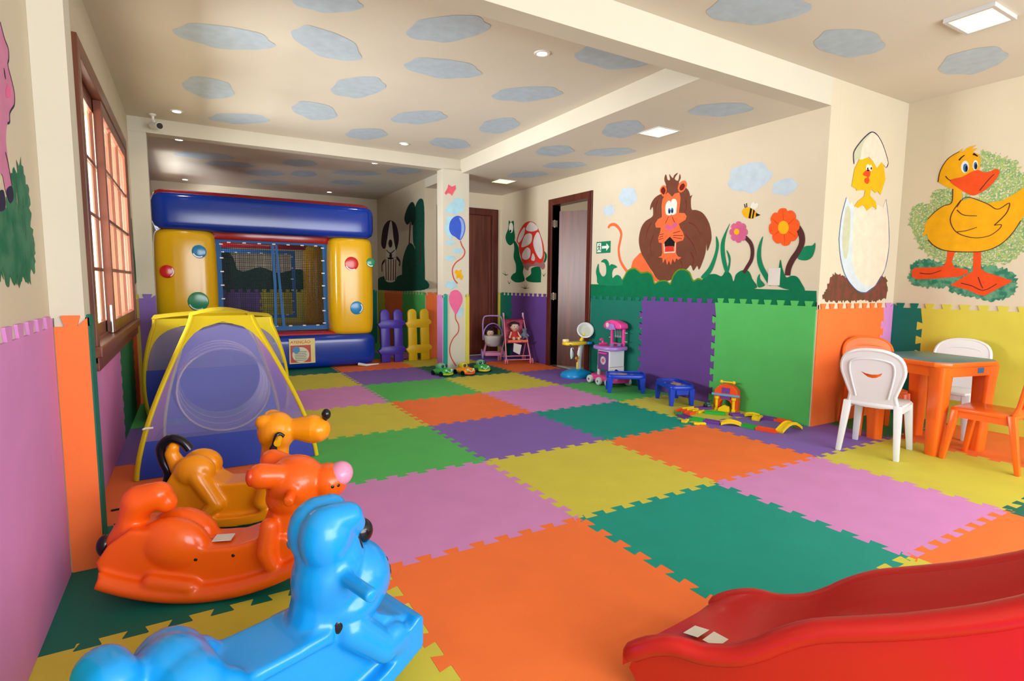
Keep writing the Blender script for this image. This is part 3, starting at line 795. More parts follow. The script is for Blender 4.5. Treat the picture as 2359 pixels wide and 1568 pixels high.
painted(bee, 'bee_wing', fr, [[(1.127, 1.853), (1.131, 1.845), (1.136, 1.838), (1.142, 1.833), (1.149, 1.831), (1.155, 1.831), (1.161, 1.833), (1.165, 1.838), (1.169, 1.845), (1.170, 1.852), (1.169, 1.861), (1.167, 1.870), (1.163, 1.877), (1.158, 1.884), (1.152, 1.889), (1.145, 1.891), (1.139, 1.891), (1.133, 1.889), (1.129, 1.884), (1.126, 1.878), (1.124, 1.870), (1.125, 1.861)], [(1.098, 1.842), (1.104, 1.836), (1.111, 1.831), (1.118, 1.829), (1.125, 1.828), (1.131, 1.829), (1.137, 1.833), (1.140, 1.838), (1.141, 1.845), (1.140, 1.852), (1.138, 1.859), (1.133, 1.866), (1.127, 1.872), (1.120, 1.877), (1.113, 1.879), (1.106, 1.880), (1.100, 1.878), (1.095, 1.875), (1.091, 1.869), (1.090, 1.863), (1.091, 1.856), (1.093, 1.849)]], p_white, 3)
painted(wall_right, 'cloud_painting', fr, [[(2.630, 2.132), (2.632, 2.102), (2.655, 2.080), (2.682, 2.062), (2.718, 2.054), (2.755, 2.042), (2.800, 2.044), (2.838, 2.069), (2.876, 2.087), (2.913, 2.110), (2.933, 2.141), (2.941, 2.172), (2.924, 2.198), (2.910, 2.223), (2.895, 2.252), (2.851, 2.256), (2.807, 2.253), (2.766, 2.250), (2.724, 2.237), (2.682, 2.220), (2.659, 2.191), (2.652, 2.161)]], p_cloud, 1)
painted(wall_right, 'cloud_painting', fr, [[(3.014, 2.056), (3.002, 2.039), (3.006, 2.021), (3.013, 2.004), (3.030, 1.991), (3.045, 1.976), (3.071, 1.967), (3.103, 1.972), (3.132, 1.973), (3.162, 1.977), (3.187, 1.989), (3.206, 2.005), (3.208, 2.024), (3.212, 2.041), (3.216, 2.061), (3.194, 2.074), (3.169, 2.083), (3.144, 2.091), (3.115, 2.094), (3.084, 2.094), (3.058, 2.083), (3.040, 2.068)]], p_cloud, 1)
painted(wall_right, 'cloud_painting', fr, [[(0.980, 2.129), (0.970, 2.092), (0.997, 2.059), (1.028, 2.031), (1.075, 2.012), (1.117, 1.984), (1.180, 1.972), (1.241, 1.998), (1.301, 2.009), (1.365, 2.025), (1.405, 2.059), (1.430, 2.097), (1.408, 2.134), (1.401, 2.169), (1.398, 2.213), (1.332, 2.228), (1.269, 2.233), (1.211, 2.241), (1.148, 2.236), (1.083, 2.227), (1.043, 2.194), (1.027, 2.158)]], p_cloud, 1)
painted(wall_right, 'cloud_painting', fr, [[(0.739, 1.994), (0.734, 1.974), (0.748, 1.957), (0.764, 1.941), (0.788, 1.930), (0.811, 1.916), (0.844, 1.909), (0.875, 1.921), (0.905, 1.926), (0.937, 1.935), (0.957, 1.952), (0.969, 1.971), (0.960, 1.990), (0.956, 2.009), (0.952, 2.031), (0.920, 2.040), (0.889, 2.045), (0.858, 2.050), (0.826, 2.048), (0.793, 2.044), (0.771, 2.028), (0.762, 2.009)]], p_cloud, 1)

lion = painted(wall_right, 'lion_painting', fr, [[(2.024, 2.183), (1.919, 2.121), (1.883, 2.076), (1.868, 2.038), (1.841, 2.046), (1.855, 2.020), (1.858, 1.982), (1.843, 1.904), (1.788, 1.893), (1.710, 1.860), (1.644, 1.789), (1.602, 1.707), (1.582, 1.607), (1.598, 1.540), (1.626, 1.482), (1.639, 1.552), (1.646, 1.473), (1.671, 1.394), (1.716, 1.304), (1.742, 1.345), (1.787, 1.295), (1.823, 1.352), (1.874, 1.312), (1.994, 1.245), (2.105, 1.198), (2.238, 1.198), (2.301, 1.236), (2.350, 1.293), (2.416, 1.361), (2.466, 1.419), (2.526, 1.489), (2.572, 1.593), (2.579, 1.685), (2.548, 1.785), (2.487, 1.847), (2.395, 1.882), (2.373, 1.913), (2.385, 1.991), (2.417, 1.959), (2.419, 2.006), (2.388, 2.057), (2.344, 2.090), (2.285, 2.109), (2.226, 2.112), (2.206, 2.151), (2.201, 2.193), (2.225, 2.244), (2.226, 2.281), (2.206, 2.305), (2.182, 2.245), (2.146, 2.243), (2.163, 2.301), (2.111, 2.251), (2.091, 2.279), (2.042, 2.293), (2.086, 2.243), (2.035, 2.215), (2.019, 2.279), (2.003, 2.236)]], p_brown, 3, True, 3)
painted(lion, 'body', fr, [[(2.708, 1.286), (2.694, 1.344), (2.663, 1.425), (2.599, 1.475), (2.527, 1.506), (2.433, 1.395), (2.349, 1.281), (2.260, 1.187), (2.489, 1.226)]], p_orange, 2)
painted(lion, 'tail', fr, [stroke([(3.113, 1.825), (3.077, 1.855), (2.999, 1.855), (2.925, 1.810), (2.877, 1.741), (2.896, 1.647), (2.914, 1.565), (2.891, 1.456), (2.834, 1.371), (2.752, 1.298)], 0.036)], p_orange, 2, False)
painted(lion, 'ear', fr, [[(2.287, 2.152), (2.266, 2.187), (2.223, 2.196), (2.192, 2.160), (2.194, 2.118), (2.231, 2.080), (2.270, 2.118)], [(2.035, 2.138), (2.023, 2.177), (1.984, 2.202), (1.936, 2.195), (1.918, 2.152), (1.938, 2.114), (1.984, 2.090), (2.019, 2.105)]], p_orange, 4)
painted(lion, 'ear_inside', fr, [[(2.272, 2.148), (2.251, 2.177), (2.224, 2.175), (2.202, 2.135), (2.225, 2.101), (2.255, 2.120)], [(2.014, 2.135), (1.995, 2.168), (1.962, 2.176), (1.940, 2.150), (1.959, 2.117), (1.992, 2.109)]], p_dkred, 5)
painted(lion, 'face', fr, [[(2.244, 1.900), (2.252, 1.987), (2.244, 2.050), (2.210, 2.094), (2.168, 2.114), (2.135, 2.087), (2.108, 2.062), (2.074, 2.091), (2.012, 2.093), (1.993, 2.039), (1.998, 1.957), (2.008, 1.888), (1.932, 1.878), (1.903, 1.844), (1.915, 1.810), (1.968, 1.789), (2.002, 1.776), (1.978, 1.727), (1.942, 1.688), (1.922, 1.640), (1.938, 1.605), (1.992, 1.598), (2.026, 1.590), (2.023, 1.479), (1.994, 1.444), (1.949, 1.434), (1.989, 1.411), (2.018, 1.426), (2.037, 1.384), (2.067, 1.425), (2.088, 1.359), (2.119, 1.408), (2.143, 1.360), (2.168, 1.429), (2.203, 1.383), (2.213, 1.438), (2.273, 1.446), (2.229, 1.460), (2.216, 1.492), (2.229, 1.596), (2.274, 1.604), (2.284, 1.654), (2.257, 1.717), (2.252, 1.758), (2.324, 1.766), (2.337, 1.806), (2.301, 1.851), (2.242, 1.867)]], p_orange, 4, False)
painted(lion, 'eye', fr, [[(2.182, 1.891), (2.196, 1.970), (2.177, 2.015), (2.149, 2.028), (2.122, 2.003), (2.110, 1.884)], [(2.110, 1.884), (2.120, 2.003), (2.099, 2.037), (2.057, 2.029), (2.037, 1.993), (2.041, 1.921), (2.049, 1.884)]], p_white, 5)
painted(lion, 'iris', fr, [[(2.120, 1.919), (2.120, 1.911), (2.122, 1.904), (2.125, 1.898), (2.130, 1.894), (2.135, 1.892), (2.140, 1.893), (2.145, 1.895), (2.150, 1.900), (2.154, 1.907), (2.156, 1.915), (2.158, 1.923), (2.157, 1.931), (2.155, 1.938), (2.152, 1.944), (2.148, 1.948), (2.143, 1.949), (2.138, 1.949), (2.132, 1.946), (2.128, 1.941), (2.124, 1.935), (2.121, 1.927)], [(2.080, 1.919), (2.081, 1.911), (2.083, 1.904), (2.086, 1.898), (2.090, 1.894), (2.095, 1.892), (2.100, 1.893), (2.105, 1.896), (2.110, 1.900), (2.114, 1.907), (2.116, 1.915), (2.117, 1.923), (2.117, 1.931), (2.115, 1.938), (2.112, 1.944), (2.108, 1.947), (2.103, 1.949), (2.098, 1.949), (2.093, 1.946), (2.088, 1.941), (2.084, 1.934), (2.082, 1.927)]], p_blue, 6)
painted(lion, 'pupil', fr, [[(2.124, 1.913), (2.124, 1.908), (2.125, 1.904), (2.127, 1.900), (2.129, 1.898), (2.132, 1.897), (2.135, 1.897), (2.138, 1.899), (2.140, 1.902), (2.142, 1.906), (2.144, 1.910), (2.144, 1.915), (2.144, 1.920), (2.143, 1.924), (2.141, 1.927), (2.139, 1.930), (2.136, 1.931), (2.134, 1.931), (2.131, 1.929), (2.128, 1.926), (2.126, 1.922), (2.125, 1.918)], [(2.089, 1.912), (2.089, 1.907), (2.090, 1.903), (2.091, 1.900), (2.094, 1.897), (2.096, 1.896), (2.099, 1.897), (2.102, 1.898), (2.104, 1.901), (2.106, 1.905), (2.108, 1.910), (2.109, 1.914), (2.108, 1.919), (2.107, 1.923), (2.106, 1.927), (2.103, 1.929), (2.101, 1.930), (2.098, 1.930), (2.095, 1.928), (2.093, 1.925), (2.091, 1.922), (2.089, 1.917)]], p_black, 7)
painted(lion, 'nose', fr, [[(2.196, 1.761), (2.165, 1.791), (2.123, 1.760), (2.106, 1.761), (2.045, 1.801), (2.022, 1.768), (2.055, 1.739), (2.090, 1.731), (2.114, 1.701), (2.140, 1.724), (2.192, 1.748)]], p_pink, 5, False)
painted(lion, 'mouth', fr, [[(2.190, 1.603), (2.118, 1.654), (2.046, 1.596), (2.050, 1.549), (2.188, 1.556)]], p_black, 5, False)
painted(lion, 'tongue', fr, [[(2.171, 1.558), (2.064, 1.555), (2.055, 1.499), (2.175, 1.499)]], p_red, 6, False)
painted(lion, 'teeth', fr, [stroke([(2.194, 1.583), (2.185, 1.492), (2.038, 1.492), (2.038, 1.587)], 0.012, sub=1)], p_white, 7, False)
painted(lion, 'whisker', fr, [stroke([(2.266, 1.685), (2.204, 1.690)], 0.006), stroke([(2.269, 1.658), (2.210, 1.669)], 0.006), stroke([(2.272, 1.634), (2.209, 1.644)], 0.006), stroke([(2.074, 1.688), (1.977, 1.701)], 0.006), stroke([(2.073, 1.663), (1.940, 1.654)], 0.006), stroke([(2.072, 1.645), (1.952, 1.622)], 0.006), stroke([(2.187, 1.798), (2.147, 1.863)], 0.006), stroke([(2.059, 1.797), (2.097, 1.858)], 0.006)], p_dkred, 6, False)
painted(lion, 'mane_lines', fr, [stroke([(1.873, 1.780), (1.793, 1.743), (1.710, 1.646)], 0.008, 0.002), stroke([(1.907, 1.660), (1.809, 1.561), (1.750, 1.447)], 0.008, 0.002), stroke([(2.392, 1.827), (2.450, 1.743), (2.477, 1.633)], 0.008, 0.002), stroke([(2.354, 1.692), (2.395, 1.584), (2.373, 1.449)], 0.008, 0.002), stroke([(1.926, 2.010), (1.909, 1.947), (1.933, 1.888)], 0.008, 0.002), stroke([(2.311, 2.048), (2.338, 1.986), (2.328, 1.930)], 0.008, 0.002), stroke([(1.961, 1.403), (1.931, 1.350), (1.955, 1.298)], 0.008, 0.002), stroke([(1.830, 1.481), (1.787, 1.407), (1.803, 1.347)], 0.008, 0.002)], p_dkred, 5, False)

# --- tortoise
tor = painted(wall_right, 'tortoise_painting', fr, [[(5.352, 1.825), (5.219, 1.730), (5.152, 1.552), (5.043, 1.419), (5.062, 1.322), (5.009, 1.203), (5.164, 1.170), (5.317, 1.181), (5.430, 1.237), (5.364, 1.299), (5.276, 1.332), (5.278, 1.447), (5.347, 1.560), (5.327, 1.691)], [(4.819, 1.382), (4.587, 1.388), (4.563, 1.203), (4.600, 1.172), (4.894, 1.181), (4.977, 1.231), (4.837, 1.294)], [(4.489, 1.613), (4.421, 1.556), (4.441, 1.476), (4.521, 1.438), (4.471, 1.528)]], p_tgreen, 2)
painted(tor, 'head', fr, [[(5.602, 1.909), (5.521, 2.015), (5.505, 2.136), (5.446, 2.104), (5.358, 2.116), (5.342, 2.000), (5.309, 1.866), (5.351, 1.781), (5.471, 1.750), (5.577, 1.817)]], p_tgreen, 3)
painted(tor, 'eye', fr, [[(5.364, 2.013), (5.367, 1.991), (5.374, 1.971), (5.386, 1.955), (5.402, 1.944), (5.420, 1.939), (5.439, 1.940), (5.458, 1.948), (5.474, 1.962), (5.487, 1.980), (5.495, 2.001), (5.499, 2.024), (5.496, 2.046), (5.489, 2.067), (5.476, 2.083), (5.460, 2.094), (5.442, 2.098), (5.423, 2.097), (5.405, 2.089), (5.389, 2.075), (5.376, 2.057), (5.368, 2.036)]], p_white, 4)
painted(tor, 'pupil', fr, [[(5.421, 1.967), (5.422, 1.961), (5.425, 1.956), (5.430, 1.953), (5.436, 1.950), (5.444, 1.949), (5.451, 1.949), (5.459, 1.952), (5.465, 1.955), (5.471, 1.960), (5.474, 1.965), (5.475, 1.971), (5.474, 1.977), (5.471, 1.982), (5.466, 1.985), (5.460, 1.988), (5.452, 1.989), (5.445, 1.988), (5.437, 1.986), (5.431, 1.983), (5.426, 1.978), (5.422, 1.973)]], p_black, 5)
painted(tor, 'skirt', fr, [[(5.198, 1.728), (5.100, 1.507), (5.030, 1.393), (4.918, 1.348), (4.859, 1.404), (4.625, 1.399), (4.530, 1.356), (4.467, 1.382), (4.476, 1.439), (4.571, 1.511), (4.863, 1.542)]], p_mauve, 3)
painted(tor, 'shell', fr, [[(5.260, 1.802), (5.194, 1.923), (5.058, 2.037), (4.888, 2.068), (4.718, 2.011), (4.600, 1.859), (4.506, 1.691), (4.493, 1.508), (4.588, 1.446), (4.704, 1.470), (4.800, 1.430), (4.909, 1.463), (5.065, 1.459), (5.153, 1.618), (5.198, 1.750)]], p_red, 4)
painted(tor, 'shell_plate', fr, [[(4.994, 1.959), (4.876, 2.054), (4.718, 2.003), (4.662, 1.933), (4.832, 1.913)], [(5.225, 1.813), (5.159, 1.912), (5.036, 1.993), (5.018, 1.927), (5.082, 1.840), (5.182, 1.775)], [(5.113, 1.707), (5.033, 1.858), (4.904, 1.894), (4.815, 1.858), (4.836, 1.761), (4.956, 1.715)], [(4.737, 1.848), (4.646, 1.891), (4.559, 1.755), (4.524, 1.570), (4.590, 1.507), (4.715, 1.609), (4.781, 1.737)], [(5.077, 1.614), (4.955, 1.690), (4.857, 1.647), (4.871, 1.542), (4.984, 1.508), (5.084, 1.539)], [(4.823, 1.540), (4.785, 1.598), (4.729, 1.537), (4.743, 1.487), (4.822, 1.498)]], p_shell, 5)
painted(wall_right, 'grass_tuft_painting', fr, [stroke(s, 0.016, 0.003, sub=2) for s in ([(5.591, 1.284), (5.709, 1.324)], [(5.591, 1.284), (5.629, 1.353)], [(5.591, 1.284), (5.499, 1.299)], [(4.994, 1.078), (5.120, 1.105)], [(4.994, 1.078), (5.025, 1.142)], [(4.994, 1.078), (4.934, 1.139)], [(4.994, 1.078), (4.872, 1.092)], [(4.490, 1.260), (4.528, 1.301)], [(4.490, 1.260), (4.443, 1.308)], [(5.473, 1.147), (5.534, 1.203)], [(5.473, 1.147), (5.429, 1.192)])], p_tgreen, 2, False)

# --- duck
fd = f_duck
painted(wall_table, 'sponged_foliage_painting', fd, [fringe(spline([(0.249, 1.982), (0.164, 1.992), (0.057, 1.933), (-0.070, 1.895), (-0.048, 2.233), (-0.131, 2.209), (-0.242, 2.145), (-0.330, 2.040), (-0.423, 1.829), (-0.442, 1.512), (-0.366, 1.395), (-0.217, 1.327), (-0.045, 1.315), (0.095, 1.346), (0.299, 1.455), (0.389, 1.633), (0.424, 1.752), (0.380, 1.863), (0.280, 1.874)], 4), 0.02, 0.012, 5)], d_green, 1, False)
painted(wall_table, 'sponged_ground_painting', fd, [fringe(spline([(0.390, 1.295), (0.344, 1.385), (0.234, 1.395), (0.134, 1.358), (-0.045, 1.321), (-0.175, 1.328), (-0.311, 1.284), (-0.360, 1.201), (-0.350, 1.098), (-0.214, 1.051), (-0.064, 1.081), (0.067, 1.111), (0.090, 1.154), (0.276, 1.152), (0.374, 1.200)], 4), 0.014, 0.01, 6)], d_dark, 2, False)
duck = painted(wall_table, 'duck_painting', fd, [[(0.116, 1.860), (0.117, 1.972), (0.169, 1.998), (0.227, 2.045), (0.221, 2.121), (0.196, 2.188), (0.159, 2.236), (0.093, 2.271), (0.076, 2.294), (0.078, 2.258), (0.036, 2.294), (-0.019, 2.301), (0.017, 2.275), (-0.025, 2.273), (0.001, 2.249), (-0.037, 2.223), (-0.055, 2.178), (-0.053, 2.086), (0.017, 1.992), (0.053, 1.933), (0.046, 1.865), (-0.010, 1.882), (-0.119, 1.826), (-0.218, 1.835), (-0.295, 1.881), (-0.342, 1.919), (-0.390, 1.961), (-0.409, 1.870), (-0.384, 1.755), (-0.344, 1.669), (-0.304, 1.581), (-0.245, 1.503), (-0.165, 1.455), (-0.062, 1.443), (0.123, 1.462), (0.213, 1.507), (0.262, 1.561), (0.279, 1.616), (0.311, 1.587), (0.294, 1.681), (0.304, 1.684), (0.280, 1.738), (0.226, 1.800), (0.171, 1.839)]], p_gold, 3, False)
painted(duck, 'leg', fd, [[(0.115, 1.458), (0.060, 1.451), (0.078, 1.367), (0.056, 1.323), (-0.038, 1.299), (-0.045, 1.271), (0.013, 1.243), (0.182, 1.228), (0.322, 1.221), (0.365, 1.245), (0.370, 1.306), (0.340, 1.323), (0.189, 1.325), (0.132, 1.335), (0.116, 1.380)], [(-0.066, 1.444), (-0.116, 1.442), (-0.125, 1.308), (-0.162, 1.276), (-0.249, 1.243), (-0.335, 1.206), (-0.249, 1.147), (-0.168, 1.088), (-0.133, 1.094), (-0.050, 1.133), (0.074, 1.172), (-0.006, 1.234), (-0.074, 1.288)]], p_beak, 4, False)
painted(duck, 'beak', fd, [[(0.144, 2.043), (0.058, 2.062), (-0.002, 2.091), (-0.046, 2.098), (-0.082, 2.076), (-0.124, 2.074), (-0.157, 2.089), (-0.184, 2.064), (-0.171, 2.015), (-0.126, 1.950), (-0.069, 1.911), (-0.017, 1.902), (0.069, 1.965)]], p_beak, 5)
painted(duck, 'eye', fd, [[(0.019, 2.132), (0.020, 2.118), (0.023, 2.106), (0.028, 2.097), (0.034, 2.092), (0.042, 2.090), (0.050, 2.092), (0.057, 2.098), (0.064, 2.107), (0.069, 2.119), (0.072, 2.132), (0.074, 2.147), (0.073, 2.160), (0.069, 2.172), (0.064, 2.181), (0.058, 2.187), (0.050, 2.188), (0.042, 2.186), (0.035, 2.180), (0.028, 2.171), (0.023, 2.159), (0.020, 2.145)], [(-0.041, 2.135), (-0.040, 2.124), (-0.038, 2.114), (-0.035, 2.106), (-0.031, 2.101), (-0.026, 2.100), (-0.021, 2.101), (-0.016, 2.105), (-0.012, 2.113), (-0.008, 2.122), (-0.006, 2.133), (-0.005, 2.145), (-0.006, 2.156), (-0.008, 2.165), (-0.011, 2.173), (-0.015, 2.178), (-0.020, 2.180), (-0.025, 2.178), (-0.030, 2.174), (-0.035, 2.166), (-0.038, 2.157), (-0.040, 2.146)]], p_white, 5)
painted(duck, 'iris', fd, [[(0.025, 2.127), (0.025, 2.117), (0.027, 2.109), (0.029, 2.102), (0.032, 2.097), (0.037, 2.095), (0.041, 2.096), (0.046, 2.100), (0.050, 2.106), (0.054, 2.113), (0.057, 2.123), (0.058, 2.133), (0.058, 2.142), (0.057, 2.151), (0.055, 2.158), (0.051, 2.162), (0.047, 2.164), (0.042, 2.163), (0.037, 2.160), (0.033, 2.154), (0.029, 2.146), (0.027, 2.137)], [(-0.038, 2.133), (-0.038, 2.125), (-0.037, 2.117), (-0.035, 2.111), (-0.032, 2.107), (-0.029, 2.105), (-0.026, 2.106), (-0.022, 2.109), (-0.019, 2.114), (-0.016, 2.121), (-0.014, 2.129), (-0.013, 2.137), (-0.013, 2.146), (-0.013, 2.153), (-0.015, 2.159), (-0.018, 2.163), (-0.021, 2.165), (-0.025, 2.164), (-0.028, 2.161), (-0.032, 2.156), (-0.034, 2.149), (-0.036, 2.141)]], p_blue, 6)
painted(duck, 'pupil', fd, [[(0.026, 2.121), (0.026, 2.114), (0.026, 2.108), (0.027, 2.103), (0.029, 2.100), (0.031, 2.098), (0.033, 2.099), (0.036, 2.101), (0.038, 2.105), (0.040, 2.110), (0.041, 2.117), (0.042, 2.123), (0.042, 2.130), (0.042, 2.136), (0.041, 2.141), (0.039, 2.144), (0.037, 2.146), (0.035, 2.145), (0.032, 2.143), (0.030, 2.139), (0.028, 2.134), (0.027, 2.127)], [(-0.036, 2.127), (-0.037, 2.121), (-0.036, 2.116), (-0.035, 2.111), (-0.034, 2.108), (-0.032, 2.107), (-0.030, 2.107), (-0.028, 2.109), (-0.026, 2.113), (-0.024, 2.118), (-0.023, 2.123), (-0.022, 2.129), (-0.022, 2.135), (-0.022, 2.141), (-0.023, 2.145), (-0.025, 2.148), (-0.027, 2.149), (-0.029, 2.149), (-0.031, 2.147), (-0.033, 2.143), (-0.034, 2.138), (-0.036, 2.133)]], p_black, 7)
painted(duck, 'eyebrow', fd, [stroke([(0.091, 2.200), (0.075, 2.220), (0.055, 2.234)], 0.012, 0.006), stroke([(-0.002, 2.234), (-0.018, 2.222), (-0.034, 2.207)], 0.016, 0.006)], p_black, 6, False)
painted(duck, 'outline', fd, [stroke(s, 0.007, 0.005) for s in ([(0.052, 1.873), (0.101, 1.787), (0.114, 1.712), (0.080, 1.632), (0.021, 1.584), (-0.071, 1.556), (-0.156, 1.566), (-0.212, 1.609), (-0.229, 1.647), (-0.184, 1.647)], [(-0.184, 1.647), (-0.229, 1.700), (-0.258, 1.749), (-0.263, 1.811), (-0.195, 1.771), (-0.119, 1.826), (0.018, 1.892), (0.076, 1.817)], [(0.074, 1.795), (0.025, 1.749), (-0.066, 1.732)], [(0.060, 1.614), (-0.004, 1.619), (-0.073, 1.641)], [(-0.067, 1.932), (-0.121, 2.013), (-0.152, 2.049)], [(0.176, 2.086), (0.160, 2.062), (0.134, 2.040)], [(0.227, 2.045), (0.221, 2.121), (0.196, 2.188), (0.159, 2.236), (0.093, 2.271)], [(0.117, 1.972), (0.116, 1.860), (0.171, 1.839), (0.226, 1.800), (0.280, 1.738)], [(0.262, 1.561), (0.213, 1.507), (0.123, 1.462), (-0.062, 1.443), (-0.165, 1.455), (-0.245, 1.503), (-0.304, 1.581), (-0.344, 1.669)], [(0.305, 1.276), (0.224, 1.269), (0.148, 1.297)], [(-0.113, 1.239), (-0.135, 1.180), (-0.151, 1.148)], [(-0.001, 1.190), (-0.075, 1.168), (-0.156, 1.132), (-0.237, 1.185)])], p_stem, 6, False)

# --- hatching chick on the alcove wall
fa = f_alc
painted(wall_alcove, 'earth_painting', fa, [fringe(spline([(2.839, 1.038), (2.847, 1.135), (2.960, 1.260), (3.140, 1.236), (3.712, 1.254), (3.795, 1.163), (3.771, 1.044), (3.416, 1.027)], 4), 0.014, 0.012, 7)], d_earth, 1, False)
egg = painted(wall_alcove, 'egg_painting', fa, [[(2.980, 1.536), (2.995, 1.718), (3.047, 1.875), (3.093, 1.821), (3.129, 1.848), (3.175, 1.804), (3.206, 1.830), (3.266, 1.807), (3.344, 1.841), (3.411, 1.813), (3.498, 1.802), (3.533, 1.856), (3.623, 1.839), (3.661, 1.912), (3.727, 1.746), (3.774, 1.516), (3.732, 1.304), (3.592, 1.162), (3.448, 1.103), (3.298, 1.123), (3.120, 1.236), (3.027, 1.376)]], p_cream, 2, False)
painted(egg, 'shell_shade', fa, [[(2.988, 1.536), (3.003, 1.719), (3.048, 1.865), (3.124, 1.813), (3.166, 1.795), (3.176, 1.600), (3.198, 1.381), (3.282, 1.238), (3.440, 1.161), (3.546, 1.173), (3.448, 1.108), (3.297, 1.128), (3.124, 1.238), (3.035, 1.376)]], p_eggblue, 3)
painted(egg, 'shell_shade', fa, [[(3.028, 1.527), (3.033, 1.699), (3.062, 1.808), (3.114, 1.769), (3.133, 1.597), (3.119, 1.401), (3.071, 1.399)]], p_eggolive, 4)
painted(egg, 'shell_outline', fa, [stroke([(2.980, 1.536), (2.995, 1.718), (3.047, 1.875)], 0.006), stroke([(2.980, 1.536), (3.027, 1.376), (3.120, 1.236), (3.298, 1.123), (3.448, 1.103), (3.592, 1.162), (3.732, 1.304), (3.774, 1.516), (3.727, 1.746), (3.661, 1.912)], 0.006)], p_blue, 4, False)
painted(egg, 'chick', fa, [[(3.173, 1.817), (3.221, 1.864), (3.304, 1.904), (3.317, 1.957), (3.246, 1.953), (3.187, 1.941), (3.175, 1.957), (3.107, 1.970), (3.133, 2.113), (3.192, 2.194), (3.310, 2.225), (3.439, 2.202), (3.566, 2.217), (3.625, 2.078), (3.564, 1.940), (3.517, 1.967), (3.476, 1.950), (3.408, 1.977), (3.395, 1.923), (3.498, 1.876), (3.517, 1.816), (3.450, 1.839), (3.362, 1.790), (3.303, 1.838), (3.226, 1.805)]], p_yellow, 5, False)
painted(egg, 'egg_cap', fa, [[(3.103, 2.236), (3.175, 2.319), (3.285, 2.403), (3.363, 2.436), (3.450, 2.416), (3.546, 2.347), (3.644, 2.224), (3.620, 2.176), (3.534, 2.213), (3.471, 2.156), (3.396, 2.206), (3.330, 2.232), (3.232, 2.197), (3.153, 2.190), (3.119, 2.149)]], p_cream, 6, False)
painted(egg, 'cap_shade', fa, [[(3.111, 2.237), (3.183, 2.318), (3.286, 2.398), (3.344, 2.423), (3.234, 2.327), (3.202, 2.201), (3.152, 2.194), (3.125, 2.160)]], p_eggolive, 7)
painted(egg, 'cap_outline', fa, [stroke([(3.119, 2.149), (3.103, 2.236), (3.175, 2.319), (3.285, 2.403), (3.363, 2.436), (3.450, 2.416), (3.546, 2.347), (3.644, 2.224), (3.620, 2.176)], 0.008)], p_navy, 8, False)
painted(egg, 'chick_eye', fa, [[(3.357, 2.147), (3.357, 2.139), (3.354, 2.131), (3.350, 2.125), (3.344, 2.119), (3.336, 2.116), (3.328, 2.116), (3.320, 2.117), (3.312, 2.120), (3.306, 2.126), (3.302, 2.133), (3.300, 2.140), (3.300, 2.148), (3.302, 2.156), (3.306, 2.162), (3.313, 2.167), (3.320, 2.170), (3.328, 2.171), (3.336, 2.170), (3.344, 2.167), (3.350, 2.161), (3.354, 2.154)], [(3.394, 2.149), (3.394, 2.141), (3.393, 2.134), (3.389, 2.128), (3.384, 2.124), (3.378, 2.121), (3.372, 2.120), (3.365, 2.122), (3.359, 2.125), (3.354, 2.130), (3.351, 2.136), (3.349, 2.144), (3.349, 2.151), (3.350, 2.158), (3.354, 2.164), (3.359, 2.168), (3.365, 2.171), (3.371, 2.172), (3.377, 2.171), (3.383, 2.167), (3.388, 2.162), (3.392, 2.156)]], p_white, 7)
painted(egg, 'chick_pupil', fa, [[(3.337, 2.136), (3.337, 2.133), (3.337, 2.130), (3.335, 2.128), (3.333, 2.126), (3.330, 2.125), (3.327, 2.125), (3.324, 2.125), (3.322, 2.127), (3.319, 2.129), (3.318, 2.131), (3.317, 2.134), (3.317, 2.136), (3.318, 2.139), (3.320, 2.141), (3.322, 2.143), (3.324, 2.144), (3.327, 2.144), (3.330, 2.144), (3.333, 2.143), (3.335, 2.141), (3.337, 2.138)], [(3.391, 2.144), (3.391, 2.141), (3.390, 2.138), (3.388, 2.135), (3.386, 2.133), (3.383, 2.132), (3.380, 2.132), (3.377, 2.133), (3.375, 2.134), (3.372, 2.136), (3.371, 2.139), (3.370, 2.142), (3.370, 2.145), (3.371, 2.148), (3.372, 2.150), (3.375, 2.152), (3.377, 2.153), (3.380, 2.154), (3.383, 2.153), (3.386, 2.152), (3.388, 2.150), (3.390, 2.147)]], p_black, 8)
painted(egg, 'chick_beak', fa, [[(3.261, 2.079), (3.305, 2.119), (3.366, 2.126), (3.372, 2.085), (3.354, 2.066), (3.368, 2.041), (3.341, 2.011), (3.294, 2.023), (3.294, 2.050), (3.333, 2.066)]], p_beak, 7)

# --- dog and trees in the castle bay
fg = f_dog
bay = painted(wall_dog, 'woodland_painting', fg, [[(8.159, 1.217), (7.671, 1.267), (7.185, 1.239), (6.737, 1.284), (5.794, 1.210), (5.797, 1.045), (8.169, 1.012)], [(6.809, 1.285), (6.788, 1.475), (6.654, 1.658), (6.411, 1.784), (6.153, 1.658), (6.064, 1.410), (6.039, 1.122), (6.814, 1.117)], [(6.266, 2.043), (6.138, 2.339), (5.909, 2.415), (5.781, 2.277), (5.785, 1.704), (5.796, 1.101), (6.134, 1.099), (6.154, 1.636), (6.260, 1.775)]], d_tree, 1)
painted(bay, 'tree_crown', fg, [[(6.666, 2.193), (6.510, 2.348), (6.296, 2.411), (6.157, 2.319), (6.142, 2.143), (6.305, 2.047), (6.369, 2.108), (6.538, 2.078)]], p_tree2, 2)
painted(bay, 'tree_trunk', fg, [stroke([(6.383, 2.098), (6.413, 1.943), (6.445, 1.774)], 0.05), stroke([(5.945, 1.800), (5.949, 1.626), (5.971, 1.452)], 0.05)], p_stem, 2, False)
